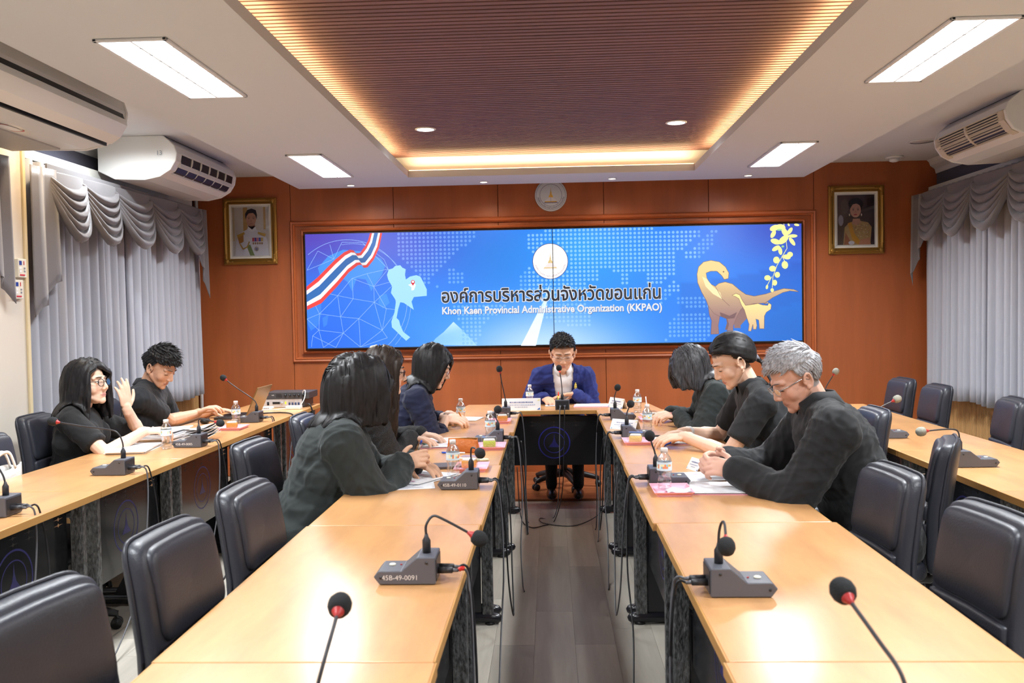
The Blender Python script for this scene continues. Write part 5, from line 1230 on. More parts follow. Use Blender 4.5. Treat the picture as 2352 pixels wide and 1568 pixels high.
sheets('pink_folder', 'wide open pink folder before the grey-haired man', 'folder', 0.70, 3.62, 0.30, 0.22, -3, 4, 0.0014, True, False, group=GP)
sheets('loose_sheets', 'printed pages with pink marks under the clasped hands', 'papers', 0.70, 3.90, 0.297, 0.21, 8, 3, 0.0012, group=GP, pink_marks=True)
sheets('paper_card', 'small white card at the table edge by the grey-haired man', 'papers', 0.885, 3.56, 0.08, 0.06, 20, 1, 0.0015, lines=False, group=GP)

# tent cards
def tent(label, x, y, rz, w_=0.2, h=0.088, d=0.05):
    t = thing('name_card', label, 'name card', (x, y, TZ + 0.0005), math.radians(rz), 'white tent name cards')
    for e in (-1, 1):
        MB().add([(-w_ / 2, e * d / 2, 0), (w_ / 2, e * d / 2, 0), (w_ / 2, 0, h), (-w_ / 2, 0, h)], [(0, 1, 2, 3)]).build('card_face', M_PAPER, t, thick=0.0012)
    F = Flat(lambda u, v: Vector((w_ * (u - 0.5), -d / 2 + d / 2 * v - 0.001, h * v)), Vector((0, -h, d / 2)).normalized(), 0.0006)
    r = random.Random(int(abs(x) * 100))
    for k, (v, l, c) in enumerate(((0.62, 0.6, (120, 130, 170)), (0.42, 0.72, (150, 160, 190)), (0.24, 0.34, (160, 170, 190)))):
        u = 0.5 - l / 2
        while u < 0.5 + l / 2:
            q = r.uniform(0.012, 0.05); F.poly([(u, v), (u + q, v), (u + q, v + (0.1 if k == 0 else 0.06)), (u, v + (0.1 if k == 0 else 0.06))], c, 1); u += q + 0.012
    F.poly([(0.02, 0.06), (0.1, 0.06), (0.06, 0.2)], (120, 180, 210), 1); F.poly([(0.9, 0.05), (0.98, 0.05), (0.98, 0.22)], (40, 100, 180), 1); F.poly([(0.9, 0.8), (0.98, 0.8), (0.98, 0.94)], (230, 220, 140), 1)
    F.build('card_print', M_MATTEPRINT, t)
tent('long white name card in front of the chairman', -0.222, 6.665, 0, 0.29, 0.088, 0.05)
tent('white name card lying askew at the right end of the head table', 0.50, 6.73, -62, 0.2, 0.075)
tent('white name card by the microphone of the ponytailed woman', 0.455, 5.50, -35, 0.18, 0.06, 0.07)
tent('white name card behind the tray of the grey-haired man', 0.66, 3.93 + 0.14, -70, 0.1, 0.05, 0.06)

# brown pouch, long white box, phone, pens
M_TAN = mat('tan_leather', srgb(186, 104, 46), 0.45, bump=((60, 60, 60), 0.4))
po = thing('pencil_pouch', 'brown leather pencil pouch on the left row', 'pouch', (-0.465, 4.66, TZ + 0.0005), math.radians(-4))
def pouch_fn(u, v):
    a = 2 * PI * u; w_ = 0.083 * (1 - 0.06 * v); d = 0.026 * (1 - v) ** 0.7 + 0.004
    sg = lambda x, e: math.copysign(abs(x) ** e, x)
    return (w_ * sg(math.cos(a), 0.35) + 0.003 * math.sin(5 * a + 4 * v), d * sg(math.sin(a), 0.6) + 0.003 * math.sin(3 * a + 6 * v), 0.072 * v + 0.004 * math.sin(2 * a) * v)
MB().grid(pouch_fn, 40, 8).build('pouch_body', M_TAN, po, thick=0.002)
MB().tube([(-0.078, 0, 0.072), (0, 0.002, 0.074), (0.078, 0, 0.073)], 0.0035, 6).build('zip', mat('brass_zip', srgb(150, 110, 60), 0.4, metal=0.6), po)
MB().box(-0.08, 0.08, -0.02, 0.02, 0.0, 0.003).build('pouch_bottom', M_TAN, po)
tag(MB().sq(0.022, 0.085, 0.015, 0.3, 0.15, fn=lambda p: Matrix.Rotation(math.radians(-78), 3, 'Z') @ p + Vector((-0.66, 5.83, TZ + 0.0155))).build('white_box', M_CAPW), 'long white rounded box beside the navy-blouse woman', 'box')
ph = thing('mobile_phone', 'black phone next to the pink folder on the right row', 'phone', (0.70, 5.99, TZ + 0.0005), math.radians(80))
MB().box(-0.035, 0.035, -0.07, 0.07, 0, 0.008).build('phone_body', M_BLACK, ph, bevel=0.003)
MB().box(-0.032, 0.032, -0.066, 0.066, 0.0081, 0.0084).build('phone_screen', mat('dark_glass', (0.01, 0.01, 0.012), 0.05), ph)
nb = tag(MB().box(-0.09, 0.09, -0.06, 0.06, 0, 0.012).xf(TR(-0.50, 4.21, TZ + 0.0005) @ rotM('Z', 12)).build('notebook', mat('notebook_dark', (0.08, 0.07, 0.08), 0.5), bevel=0.002), 'dark notebook behind the bottle of the dark-jacketed woman', 'notebook')
tag(MB().sq(0.05, 0.018, 0.006, 0.5, 0.5, n=24, m=8, fn=lambda p: Matrix.Rotation(0.2, 3, 'Z') @ p + Vector((-0.36, 4.37, TZ + 0.0065))).build('spectacle_sleeve', mat('pale_green', srgb(206, 206, 176), 0.5)), 'pale flat sleeve lying past the microphone on the left row', 'sleeve')
def pen(label, p0, p1, col, tip=None):
    p0 = Vector(p0); p1 = Vector(p1); t = thing('pen', label, 'pen', p0, 0, 'pens'); d = p1 - p0
    m = mat('pen_' + col, {'blue': srgb(40, 80, 190), 'white': (0.8, 0.8, 0.82), 'orange': srgb(240, 140, 40), 'mint': srgb(150, 220, 214), 'yellow': srgb(210, 230, 40), 'black': (0.02, 0.02, 0.02), 'silver': (0.6, 0.6, 0.62), 'violet': srgb(150, 140, 210)}[col], 0.35)
    MB().tube([d * 0.1, d * 0.75], 0.0048, 8).build('barrel', m, t)
    MB().tube([d * 0.75, d], [0.005, 0.0046], 8).build('pen_cap', mat('pen_' + (tip or col), (0.5, 0.5, 0.5), 0.4), t)
    MB().tube([Vector((0, 0, 0)), d * 0.1], [0.0012, 0.0046], 8).build('nib', M_ALU, t)
    return t
mat('pen_red', srgb(230, 60, 40), 0.4); mat('pen_white', (0.8, 0.8, 0.82), 0.35)
pen('blue and silver marker lying in front of the brown pouch', (-0.585, 4.62, TZ + 0.006), (-0.45, 4.595, TZ + 0.006), 'blue', 'silver' if 0 else 'white')
pen('black pen on the folder edge of the ponytailed woman', (0.56, 5.11, TZ + 0.012), (0.69, 5.09, TZ + 0.012), 'black')

# laptop
lp = thing('laptop', 'open laptop with a bronze lid in front of the man on the left', 'laptop', (-2.30, 6.44, TZ + 0.0005), 0)
MB().box(-0.115, 0.115, -0.165, 0.165, 0, 0.018).build('base', mat('laptop_dark', (0.05, 0.05, 0.055), 0.4), lp, bevel=0.004)
kb = MB()
for i in range(5):
    for j in range(13): kb.box(-0.06 + i * 0.028 - 0.011, -0.06 + i * 0.028 + 0.011, -0.15 + j * 0.0245 - 0.0095, -0.15 + j * 0.0245 + 0.0095, 0.0181, 0.0195)
tag(kb.build('keys', M_BLACK, lp), kind='stuff')
lid = MB().obox((0.115 + 0.05, 0, 0.018 + 0.105), (0.008, 0.33, 0.225), Matrix.Rotation(math.radians(24), 3, 'Y')).build('lid', mat('laptop_bronze', srgb(150, 122, 74), 0.35, metal=0.5), lp, bevel=0.003)
MB().obox((0.115 + 0.05 - 0.0045, 0, 0.018 + 0.107), (0.002, 0.31, 0.2), Matrix.Rotation(math.radians(24), 3, 'Y')).build('screen', mat('dark_glass'), lp)
ms = thing('computer_mouse', 'black mouse by the right arm of the man at the laptop', 'mouse', (-2.40, 6.08, TZ + 0.0005), 0.2)
MB().sq(0.032, 0.05, 0.018, 0.8, 0.7, n=20, m=10, fn=lambda p: Vector((p.x, p.y, p.z + 0.018))).build('mouse_body', M_BLACK, ms)
MB().tube(smooth_path([(0.0, 0.05, 0.01), (0.02, 0.1, 0.04), (0.05, 0.16, 0.03), (0.08, 0.2, 0.006)]), 0.002, 6).build('mouse_cable', M_CABLE, ms)
# stacked amplifiers
M_SILV = mat('rack_silver', (0.62, 0.63, 0.66), 0.35, metal=0.4)
M_RACK = mat('rack_black', (0.05, 0.05, 0.055), 0.45)
am = thing('amplifier', 'silver rack amplifier with a power switch on the left outer row', 'amplifier', (-2.15, 7.21, TZ + 0.0005), 0, 'stacked rack units')
MB().box(-0.17, 0.17, -0.12, 0.14, 0.004, 0.066).build('case', M_RACK, am, bevel=0.002); MB().box(-0.175, 0.15, -0.126, -0.12, 0.002, 0.068).build('front_plate', M_SILV, am, bevel=0.001)
MB().box(-0.135, -0.118, -0.13, -0.126, 0.02, 0.046).build('power_switch', mat('dark_glass'), am); MB().box(-0.09, -0.03, -0.1275, -0.126, 0.028, 0.046).build('display', M_BLACK, am); MB().cyl((-0.015, -0.126, 0.036), (-0.015, -0.134, 0.036), 0.009).build('dial', M_ALU, am)
MB().box(0.01, 0.022, -0.1275, -0.126, 0.028, 0.048).build('status_light', mat('green_light', srgb(200, 220, 60), 0.4, emit=srgb(200, 220, 60), estr=0.6), am)
for k in range(4): MB().box(0.04 + 0.025 * k, 0.055 + 0.025 * k, -0.129, -0.126, 0.02, 0.04).build('socket', mat('socket_blue', srgb(60, 80, 120), 0.4), am)
mx = thing('mixer_unit', 'black rack unit with knobs and a red light on top of the amplifier', 'amplifier', (-2.13, 7.20, TZ + 0.070), 0, 'stacked rack units')
MB().box(-0.17, 0.19, -0.12, 0.14, 0.0, 0.052).build('case', M_RACK, mx, bevel=0.002)
MB().cyl((-0.15, -0.12, 0.036), (-0.15, -0.126, 0.036), 0.0075).build('power_light', M_REDLIT, mx)
for k in range(5): MB().cyl((0.0 + 0.036 * k, -0.12, 0.03), (0.0 + 0.036 * k, -0.138, 0.03), 0.009, 0.008, 12).build('knob', M_BLACK, mx)
for k in range(4): MB().box(-0.075 + 0.011 * k, -0.068 + 0.011 * k, -0.1212, -0.12, 0.012, 0.04).build('vent_slot', M_BLACK, mx)
text('NPE', 0.012, mat('stencil_white'), mx, TR(-0.105, -0.1206, 0.026) @ rotM('X', 90), 'maker_mark')
hb = thing('router_box', 'flat white hub lying before the amplifiers', 'router', (-2.27, 6.93, TZ + 0.0005), 0.1)
MB().sq(0.08, 0.045, 0.012, 0.3, 0.2, n=24, m=8, fn=lambda p: p + Vector((0, 0, 0.012))).build('case', M_CAPW, hb)
for k in range(8): MB().box(-0.06 + 0.015 * k, -0.05 + 0.015 * k, -0.046, -0.0435, 0.014, 0.019).build('port', M_BLACK, hb)
ad = thing('power_adapter', 'white adapter box with looping white cable by the amplifiers', 'adapter', (-2.03, 6.96, TZ + 0.0005), -0.1)
MB().box(-0.06, 0.06, -0.03, 0.03, 0, 0.026).build('case', M_CAPW, ad, bevel=0.005)
MB().tube(smooth_path([(0.05, 0.0, 0.02), (0.075, 0.03, 0.08), (0.06, 0.09, 0.135), (0.03, 0.12, 0.13), (0.02, 0.13, 0.08)]), 0.0035, 7).build('cable', M_CAPW, ad)
MB().tube(smooth_path([(-0.06, 0.0, 0.01), (-0.1, -0.06, 0.004), (-0.18, -0.11, 0.004), (-0.3, -0.12, 0.004)]), 0.003, 7).build('cable', M_CAPW, ad)
cb = MB()
tag(MB().tube(smooth_path([(-1.96, 7.06, TZ + 0.03), (-1.925, 7.05, TZ + 0.02), (-1.905, 7.05, TZ - 0.06), (-1.90, 7.0, 0.5), (-1.90, 7.02, 0.3), (-1.89, 6.98, 0.42), (-1.885, 6.99, 0.6)]), 0.006, 8).build('black_cable', M_CABLE), 'black cable bundle hanging over the end of the left outer row', 'cable')
tag(MB().tube(smooth_path([(-2.2, 6.62, TZ + 0.006), (-2.05, 6.66, TZ + 0.006), (-1.93, 6.55, TZ + 0.006), (-1.905, 6.5, TZ - 0.03), (-1.88, 6.35, 0.55), (-1.84, 6.1, 0.3), (-1.80, 5.9, 0.08), (-1.78, 5.7, 0.006)]), 0.005, 8).build('black_cable', M_CABLE), 'black cable curving down from the laptop table to the floor', 'cable')
# white cloth bag on the chair at the left edge
bgw = thing('tote_bag', 'white cloth bag on the chair at the left picture edge', 'bag', (-2.566, 4.05, 0.492), 0.0)
def bag_fn(u, v):
    a = 2 * PI * u; r1 = 0.16 * (1 - 0.12 * v) ; r2 = 0.016 * (1 - 0.5 * v) + 0.006
    return (r2 * math.sin(a) + 0.005 * math.sin(4 * a + 5 * v), r1 * math.copysign(abs(math.cos(a)) ** 0.6, math.cos(a)) + 0.008 * math.sin(6 * a + 3 * v), 0.30 * v + 0.012 * math.sin(3 * a) * v)
MB().grid(bag_fn, 40, 10).build('bag_body', mat('bag_canvas', (0.7, 0.69, 0.66), 0.8, bump=((30, 30, 30), 0.5)), bgw, thick=0.003)
for e in (-1, 1): MB().tube(smooth_path([(0.012 * e, -0.08, 0.29), (0.012 * e, -0.06, 0.36), (0.012 * e, 0.03, 0.37), (0.012 * e, 0.08, 0.29)]), 0.009, 6, flat=0.4).build('handle', mat('bag_canvas'), bgw)
MB().box(-0.014, 0.014, -0.13, 0.13, 0.0, 0.004).build('bag_bottom', mat('bag_canvas'), bgw)
# ------------------------------------------------------------------ people
M_SKIN = mat('skin', (0.5, 0.3, 0.2), 0.5, attr='Col', spec=0.35)
def cloth(name, col, rough=0.8, fine=500): return mat(name, col, rough, bump=((fine, fine, fine), 0.12), grain=((9, 9, 9), 0.18, 3), spec=0.25, sheen=0.1)
M_HAIR = mat('hair_black', (0.012, 0.011, 0.012), 0.5, spec=0.35, grain=((120, 120, 20), 0.5, 2))
M_HAIRB = mat('hair_brown', (0.022, 0.013, 0.009), 0.5, spec=0.35, grain=((120, 120, 20), 0.5, 2))
M_HAIRG = mat('hair_grey', (0.34, 0.34, 0.36), 0.5, grain=((160, 160, 30), 0.45, 3))
M_HAIRS = mat('hair_salt', (0.045, 0.045, 0.05), 0.48, grain=((150, 150, 15), 0.9, 3))
M_LENS = None
def fuse(mb, voxel, smooth=4, decim=None, name='m'):
    me = mb.mesh(name); o = bpy.data.objects.new('tmp', me); COL.objects.link(o)
    r = o.modifiers.new('r', 'REMESH'); r.mode = 'VOXEL'; r.voxel_size = voxel; r.use_smooth_shade = True
    if smooth:
        s = o.modifiers.new('s', 'SMOOTH'); s.factor = 0.5; s.iterations = smooth
    if decim:
        d = o.modifiers.new('d', 'DECIMATE'); d.ratio = decim
    dg = bpy.context.evaluated_depsgraph_get()
    out = bpy.data.meshes.new_from_object(o.evaluated_get(dg))
    bpy.data.objects.remove(o); bpy.data.meshes.remove(me); out.name = name
    out.polygons.foreach_set('use_smooth', [True] * len(out.polygons))
    return out
def get_co(me):
    a = np.empty(len(me.vertices) * 3); me.vertices.foreach_get('co', a); return a.reshape(-1, 3)
def get_no(me):
    a = np.empty(len(me.vertices) * 3); me.vertices.foreach_get('normal', a); return a.reshape(-1, 3)
def wrinkle(me, amp, seed, scale=1.0):
    co, no = get_co(me), get_no(me); r = np.random.RandomState(seed); d = np.zeros(len(co))
    warp = np.stack([np.sin(co @ r.normal(size=3) * 9 + r.uniform(0, 6)) for _ in range(3)], 1) * 0.05
    for k in range(9):
        v = r.normal(size=3); v /= np.linalg.norm(v); f = r.uniform(22, 60) * scale
        s = np.sin((co + warp) @ v * f + r.uniform(0, 6)); m = 0.5 + 0.5 * np.sin(co @ r.normal(size=3) * 7 + r.uniform(0, 6))
        d += (1 - np.abs(s)) ** 2 * m
    d = d / 9 - 0.16
    co += no * (d * amp * 4)[:, None]; me.vertices.foreach_set('co', co.ravel()); me.update()
def frame(fwd, up):
    f = Vector(fwd).normalized(); u = Vector(up); u = (u - f * u.dot(f)).normalized(); r = f.cross(u)
    return Matrix((r, f, u)).transposed()
def ik(S, W, l1, l2, pole):
    d = W - S; L = d.length
    if L > l1 + l2 - 0.004: k = (L + 0.004) / (l1 + l2); l1 *= k; l2 *= k
    a = (l1 * l1 - l2 * l2 + L * L) / (2 * L); h = math.sqrt(max(0.0, l1 * l1 - a * a)); d = d / L
    p = Vector(pole); p = (p - d * p.dot(d)).normalized(); return S + d * a + p * h
def hand(b, W, d, n, right, curl=0.35, sc=1.0, curls=None, spread=0.06, thumb_in=0.3):
    d = Vector(d).normalized(); n = Vector(n); n = (n - d * n.dot(d)).normalized(); t = n.cross(d) * (-1 if right else 1)
    Mx = Matrix((t, d, n)).transposed()
    b.ell(W + d * 0.048 * sc, (0.037 * sc, 0.05 * sc, 0.0155 * sc), Mx); b.cap(W - d * 0.02 * sc, W + d * 0.02 * sc, 0.026 * sc, 0.026 * sc)
    segs = [(.043, .027, .021), (.047, .031, .022), (.043, .029, .021), (.034, .021, .019)]; tips = []
    for i in range(4):
        o = 0.028 - 0.0185 * i; p = W + d * (0.082 + (0.004, 0.008, 0.005, -0.004)[i]) * sc + t * o * sc
        b.cap(W + d * 0.03 * sc + t * o * 0.8 * sc, p, 0.0125 * sc, 0.0108 * sc, 8)
        fd = (d + t * (spread * (1.5 - i))).normalized(); a = 0.0; c = curls[i] if curls else curl
        for j, L in enumerate(segs[i]):
            a += c * (0.8, 1.1, 0.8)[j]; q = p + (fd * math.cos(a) + n * math.sin(a)) * L * sc
            b.cap(p, q, (0.0104, 0.0096, 0.0088)[j] * sc, (0.0098, 0.009, 0.0076)[j] * sc, 8); p = q
        tips.append(p)
    p = W + d * 0.022 * sc + t * 0.026 * sc + n * 0.006 * sc; td = (d * 0.6 + t * 0.65 + n * thumb_in).normalized()
    for j, (L, r0, r1) in enumerate(((.042, .0145, .0115), (.032, .0115, .0102), (.026, .0102, .0085))):
        q = p + td * L * sc; b.cap(p, q, r0 * sc, r1 * sc, 8); p = q; td = (td + d * 0.35 + n * 0.15 - t * 0.12).normalized()
    tips.append(p); return tips

SK_F = srgb(232, 194, 170); SK_M = srgb(214, 168, 140)
def build_person(name, label, HC, hyaw, hpitch, pelvis, byaw, arms, sex='f', sc=1.06, skin=SK_F, top=None, sleeves='long', hair=None, glasses=None, eyes='down', hroll=0.0, lap=True,
                 collar=None, trousers=None, open_front=None, inner=None, lips=(0.55, 0.16, 0.15), voxel=0.0037, shoulder=None, bulk=1.0, neck_fwd=0.0, cuff=None, hs=None):
    """HC head centre, hyaw heading of the face in degrees (0=+X), hpitch degrees downwards; arms: {'R': (wrist, finger dir, palm normal, curl, pole), 'L': ...}"""
    HC = Vector(HC); P = Vector(pelvis); s = sc; hs = hs or sc
    t = thing(name, label, 'person', (P.x, P.y, 0.0), 0, 'people at the meeting')
    org = Vector((P.x, P.y, 0.0))
    ya, pa = math.radians(hyaw), math.radians(hpitch)
    hf = Vector((math.cos(ya) * math.cos(pa), math.sin(ya) * math.cos(pa), -math.sin(pa)))
    hu = Vector((math.cos(ya) * math.sin(pa), math.sin(ya) * math.sin(pa), math.cos(pa)))
    H3 = frame(hf, hu) @ Matrix.Rotation(math.radians(hroll), 3, 'Y')
    hr = H3.col[0]; hf = H3.col[1]; hu = H3.col[2]
    HX = lambda x, y, z: HC + H3 @ (Vector((x, y, z)) * hs)
    bf = Vector((math.cos(math.radians(byaw)), math.sin(math.radians(byaw)), 0))
    NB = HX(0, -0.03, -0.06) + Vector((0, 0, -0.078 * s)) - bf * (0.03 - neck_fwd) * s
    sp = (NB - P).normalized(); T3 = frame(bf, sp); br = T3.col[0]; bfw = T3.col[1]
    TL = (NB - P).length
    at = lambda u: P + sp * (TL * u)
    SW = (shoulder or (0.178 if sex == 'm' else 0.152)) * s
    SC = at(0.90) + bfw * 0.012
    SH = {'R': SC + br * SW - sp * 0.012, 'L': SC - br * SW - sp * 0.012}
    def torso(b, g):
        w_ = (1.0 if sex == 'm' else 0.9) * bulk
        for u, rx, ry, rz, off in ((0.0, .165, .125, .11, 0), (0.16, .155, .118, .12, 0.005), (0.34, .146, .11, .13, 0.008), (0.52, .15, .113, .13, 0.008), (0.68, .156, .112, .13, 0.004), (0.80, .15, .098, .10, 0)):
            b.ell(at(u) + bfw * off, (rx * w_ * s + g, ry * (bulk if bulk > 1 else 1) * s + g, rz * s + g), T3, 20, 12)
        if sex == 'f':
            for e in (-1, 1): b.ell(at(0.66) + br * (0.068 * e * s) + bfw * 0.075 * s, (.062 * s + g, .058 * s + g, .066 * s + g), T3)
        for k in ('R', 'L'):
            b.cap(SC + (SH[k] - SC) * 0.2 - sp * 0.03, SH[k] - sp * 0.015, 0.075 * s + g, 0.058 * s + g)
            b.cap(NB - sp * 0.01 - bfw * 0.01, SH[k] + sp * 0.015, 0.048 * s + g, 0.04 * s + g)
            b.cap(at(0.78) + br * (0.06 if k == 'R' else -0.06), at(0.55) + br * (0.1 if k == 'R' else -0.1) * s, 0.08 * s + g, 0.07 * s + g)
    EL = {}; WR = {}
    for k, a in arms.items():
        W = Vector(a[0]); WR[k] = W; EL[k] = ik(SH[k], W, 0.285 * s, 0.25 * s, a[4] if len(a) > 4 else (0, 0, -1))
    # ---- body: one surface
    b = MB(); torso(b, 0.0)
    b.cap(NB - sp * 0.03, HX(0, -0.022, -0.055), 0.058 * s if sex == 'm' else 0.049 * s, 0.052 * s if sex == 'm' else 0.045 * s)
    b.ell(HX(0, -0.016, 0.03), (0.077 * hs, 0.096 * hs, 0.089 * hs), H3, 24, 14)
    fw = 1.0 if sex == 'm' else 0.95
    b.ell(HX(0, 0.024, -0.02), (0.066 * hs * fw, 0.066 * hs, 0.086 * hs), H3, 24, 14)
    b.ell(HX(0, 0.036, -0.07), (0.050 * hs * fw, 0.048 * hs, 0.042 * hs), H3)
    b.ell(HX(0, 0.066, -0.097), (0.022 * hs, 0.02 * hs, 0.018 * hs), H3)
    for e in (-1, 1):
        b.cap(HX(e * 0.058, 0.0, -0.045), HX(e * 0.022, 0.055, -0.088), 0.018 * hs, 0.018 * hs)          # jaw line
        b.ell(HX(e * 0.036, 0.048, -0.030), (0.029 * hs, 0.030 * hs, 0.034 * hs), H3)                    # cheek
        b.cap(HX(e * 0.014, 0.080, 0.024), HX(e * 0.046, 0.066, 0.022), 0.010 * hs, 0.010 * hs)        # brow
        b.ell(HX(e * 0.031, 0.0715, 0.0), (0.0155 * hs, 0.0125 * hs, 0.011 * hs), H3)                    # eyelid
        b.ell(HX(e * 0.0125, 0.094, -0.037), (0.0085 * hs, 0.0095 * hs, 0.0075 * hs), H3)                # nostril
        ear = []
        for a_ in (-70, -30, 10, 50, 90, 130, 165):
            a_ = math.radians(a_); ear.append(HX(e * (0.0815 + 0.011 * (0.5 - 0.5 * math.cos(a_ + 0.9)) ), -0.012 - 0.017 * math.cos(a_ - 0.15), -0.010 + 0.029 * math.sin(a_)))
        for p_, q_ in zip(ear[:-1], ear[1:]): b.cap(p_, q_, 0.0052 * hs, 0.0052 * hs, 8)
        b.ell(HX(e * 0.0765, -0.008, -0.010), (0.0045 * hs, 0.015 * hs, 0.026 * hs), H3); b.ell(HX(e * 0.081, -0.004, -0.035), (0.005 * hs, 0.007 * hs, 0.009 * hs), H3); b.ell(HX(e * 0.08, 0.004, -0.012), (0.004 * hs, 0.005 * hs, 0.007 * hs), H3)
    b.cap(HX(0, 0.083, 0.012), HX(0, 0.101, -0.03), 0.0085 * hs, 0.0118 * hs)
    b.cap(HX(-0.015, 0.080, -0.0635), HX(0.015, 0.080, -0.0635), 0.0058 * hs, 0.0058 * hs); b.cap(HX(-0.012, 0.0795, -0.0725), HX(0.012, 0.0795, -0.0725), 0.0062 * hs, 0.0062 * hs)
    tips = {}
    for k, a in arms.items():
        b.cap(SH[k], EL[k], 0.049 * s if sex == 'm' else 0.043 * s, 0.04 * s if sex == 'm' else 0.036 * s); b.cap(EL[k], WR[k], 0.041 * s if sex == 'm' else 0.037 * s, 0.027 * s)
        b.cap(EL[k] + (WR[k] - EL[k]) * 0.1, EL[k] + (WR[k] - EL[k]) * 0.45, 0.042 * s if sex == 'm' else 0.038 * s, 0.037 * s)
        c = a[3] if len(a) > 3 else 0.35
        tips[k] = hand(b, WR[k], a[1], a[2], k == 'R', curl=c if not isinstance(c, (list, tuple)) else 0.3, sc=s * (1.0 if sex == 'm' else 0.92), curls=c if isinstance(c, (list, tuple)) else None)
    me = fuse(b, voxel, 3, 0.36, 'body')
    co = get_co(me); loc = (co - np.array(HC)) @ np.array(H3) / hs
    col = np.tile(np.array([*skin, 1.0]), (len(co), 1)); x, y, z = loc[:, 0], loc[:, 1], loc[:, 2]
    def paint(mask, c, a): col[:, :3] = col[:, :3] * (1 - (mask * a)[:, None]) + np.array(c) * (mask * a)[:, None]
    near = (np.abs(x) < 0.1) & (y > 0) & (np.abs(z) < 0.13)
    lp_ = np.clip(1.35 - np.sqrt((x / 0.019) ** 2 + ((z + 0.068) / 0.0085) ** 2), 0, 1) * near * (y > 0.07); paint(np.clip(lp_ * 2.2, 0, 1), lips, 0.75)
    ck = np.exp(-((np.abs(x) - 0.042) / 0.022) ** 2 - ((z + 0.032) / 0.022) ** 2) * near; paint(ck, np.array(skin) * np.array([1.05, 0.82, 0.78]), 0.4)
    ml = np.clip(1.4 - np.sqrt((x / 0.02) ** 2 + ((z + 0.068) / 0.0022) ** 2), 0, 1) * near * (y > 0.07); paint(ml, np.array(lips) * 0.4, 0.8)
    ey = np.clip(1.3 - np.sqrt(((np.abs(x) - 0.031) / 0.019) ** 2 + ((z - 0.002) / 0.012) ** 2), 0, 1) * near; paint(ey, np.array(skin) * 0.62, 0.5)
    if hair and hair['style'] != 'none':
        ca = np.clip((np.sqrt((x / 0.077) ** 2 + ((y + 0.016) / 0.096) ** 2 + ((z - 0.03) / 0.089) ** 2) > 0.9) * 1.0, 0, 1) * ((z > 0.062) | ((y < -0.03) & (z > -0.055)))
        paint(ca.astype(float), hair['mat_col'], 0.85)
    me.vertices.foreach_set('co', (co - np.array(org)).ravel()); me.update()
    at_ = me.color_attributes.new('Col', 'FLOAT_COLOR', 'POINT'); at_.data.foreach_set('color', col.ravel())
    body = link('body', me, M_SKIN, t)
    LW = Matrix.Translation(-org)
    def child(nm, mb, m, **k):
        mb.xf(LW); return mb.build(nm, m, t, **k)
    # eyes, brows
    for e in (-1, 1):
        if eyes == 'open':
            eb = MB(); eb.ell(HX(e * 0.031, 0.0745, -0.0005), (0.0128 * hs, 0.0112 * hs, 0.0062 * hs), H3, 14, 8); child('eye', eb, mat('eye_white', (0.75, 0.73, 0.7), 0.2))
            ib = MB(); ib.ell(HX(e * 0.031 + 0.002, 0.0822, 0.0), (0.0052 * hs, 0.0042 * hs, 0.0054 * hs), H3, 12, 8); child('iris', ib, mat('eye_dark', (0.02, 0.012, 0.008), 0.15))
        lb = MB(); lb.tube([HX(e * (0.031 + 0.0155 * c), 0.0832 - 0.006 * c * c - (0.003 if c * e > 0 else 0) * abs(c), (0.0055 if eyes == 'open' else -0.004) - 0.0035 * c * c) for c in (-1, -0.6, 0, 0.6, 1)], [0.0008, 0.0016, 0.002, 0.0019, 0.001], 5); child('eyelash', lb, M_HAIR)
        bb = MB(); bb.tube([HX(e * q, 0.0945 - 0.36 * (q - 0.01) - (0.10 * max(0, q - 0.035)), 0.0255 + 0.13 * (q - 0.012) - 3.4 * (q - 0.012) ** 2) for q in (0.012, 0.024, 0.036, 0.049)], [0.0028 * hs, 0.0034 * hs, 0.0028 * hs, 0.001 * hs], 6, flat=0.6); child('eyebrow', bb, M_HAIR if hair.get('brow') is None else hair['brow'])
    # ---- clothes
    def sleeve(b_, k, g, upto):
        E, W = EL[k], WR[k]
        b_.cap(SH[k], E, 0.058 * s + g, 0.048 * s + g)
        if upto == 'short': return
        f = {'long': 0.97, 'three': 0.55}[upto]
        b_.cap(E, E + (W - E) * f, 0.05 * s + g, 0.034 * s + g * 0.9)
        for q in (0.12, 0.3): b_.cap(E + (SH[k] - E) * q * 0.6, E + (W - E) * q, 0.05 * s + g, 0.047 * s + g)
    if top:
        g = top.get('loose', 0.012); cb_ = MB(); torso(cb_, g)
        for k in arms:
            if sleeves == 'short':
                E = EL[k]; Q = SH[k] + (E - SH[k]) * 0.74
                cb_.tube([SH[k], SH[k] + (E - SH[k]) * 0.3, Q], [0.056 * s + g, 0.054 * s + g, 0.05 * s + g], 18)
            else: sleeve(cb_, k, g, sleeves)
        cm = fuse(cb_, 0.0065, 5, None, 'top')
        wrinkle(cm, top.get('fold', 0.006), hash(name + label) % 1000 if 0 else int(abs(HC.x * 100 + HC.y * 37)), 1.0)
        if open_front or top.get('neck'):
            bm = bmesh.new(); bm.from_mesh(cm); kill = []
            for f in bm.faces:
                c = f.calc_center_median(); q = Vector(c) - NB; lx, ly, lz = q.dot(br), q.dot(bfw), q.dot(sp)
                if open_front and ly > 0.0 and abs(lx - open_front.get('x', 0)) < open_front['w'] + open_front.get('v', 0) * (lz + 0.25) and lz > open_front.get('bottom', -0.6): kill.append(f)
                elif top.get('neck') and (lx / top['neck'][0]) ** 2 + ((ly - top['neck'][2]) / top['neck'][1]) ** 2 < 1 and lz > -0.12: kill.append(f)
            bmesh.ops.delete(bm, geom=kill, context='FACES'); bm.to_mesh(cm); bm.free()
        cm.transform(LW); cl_ = link(top['name'], cm, top['mat'], t)
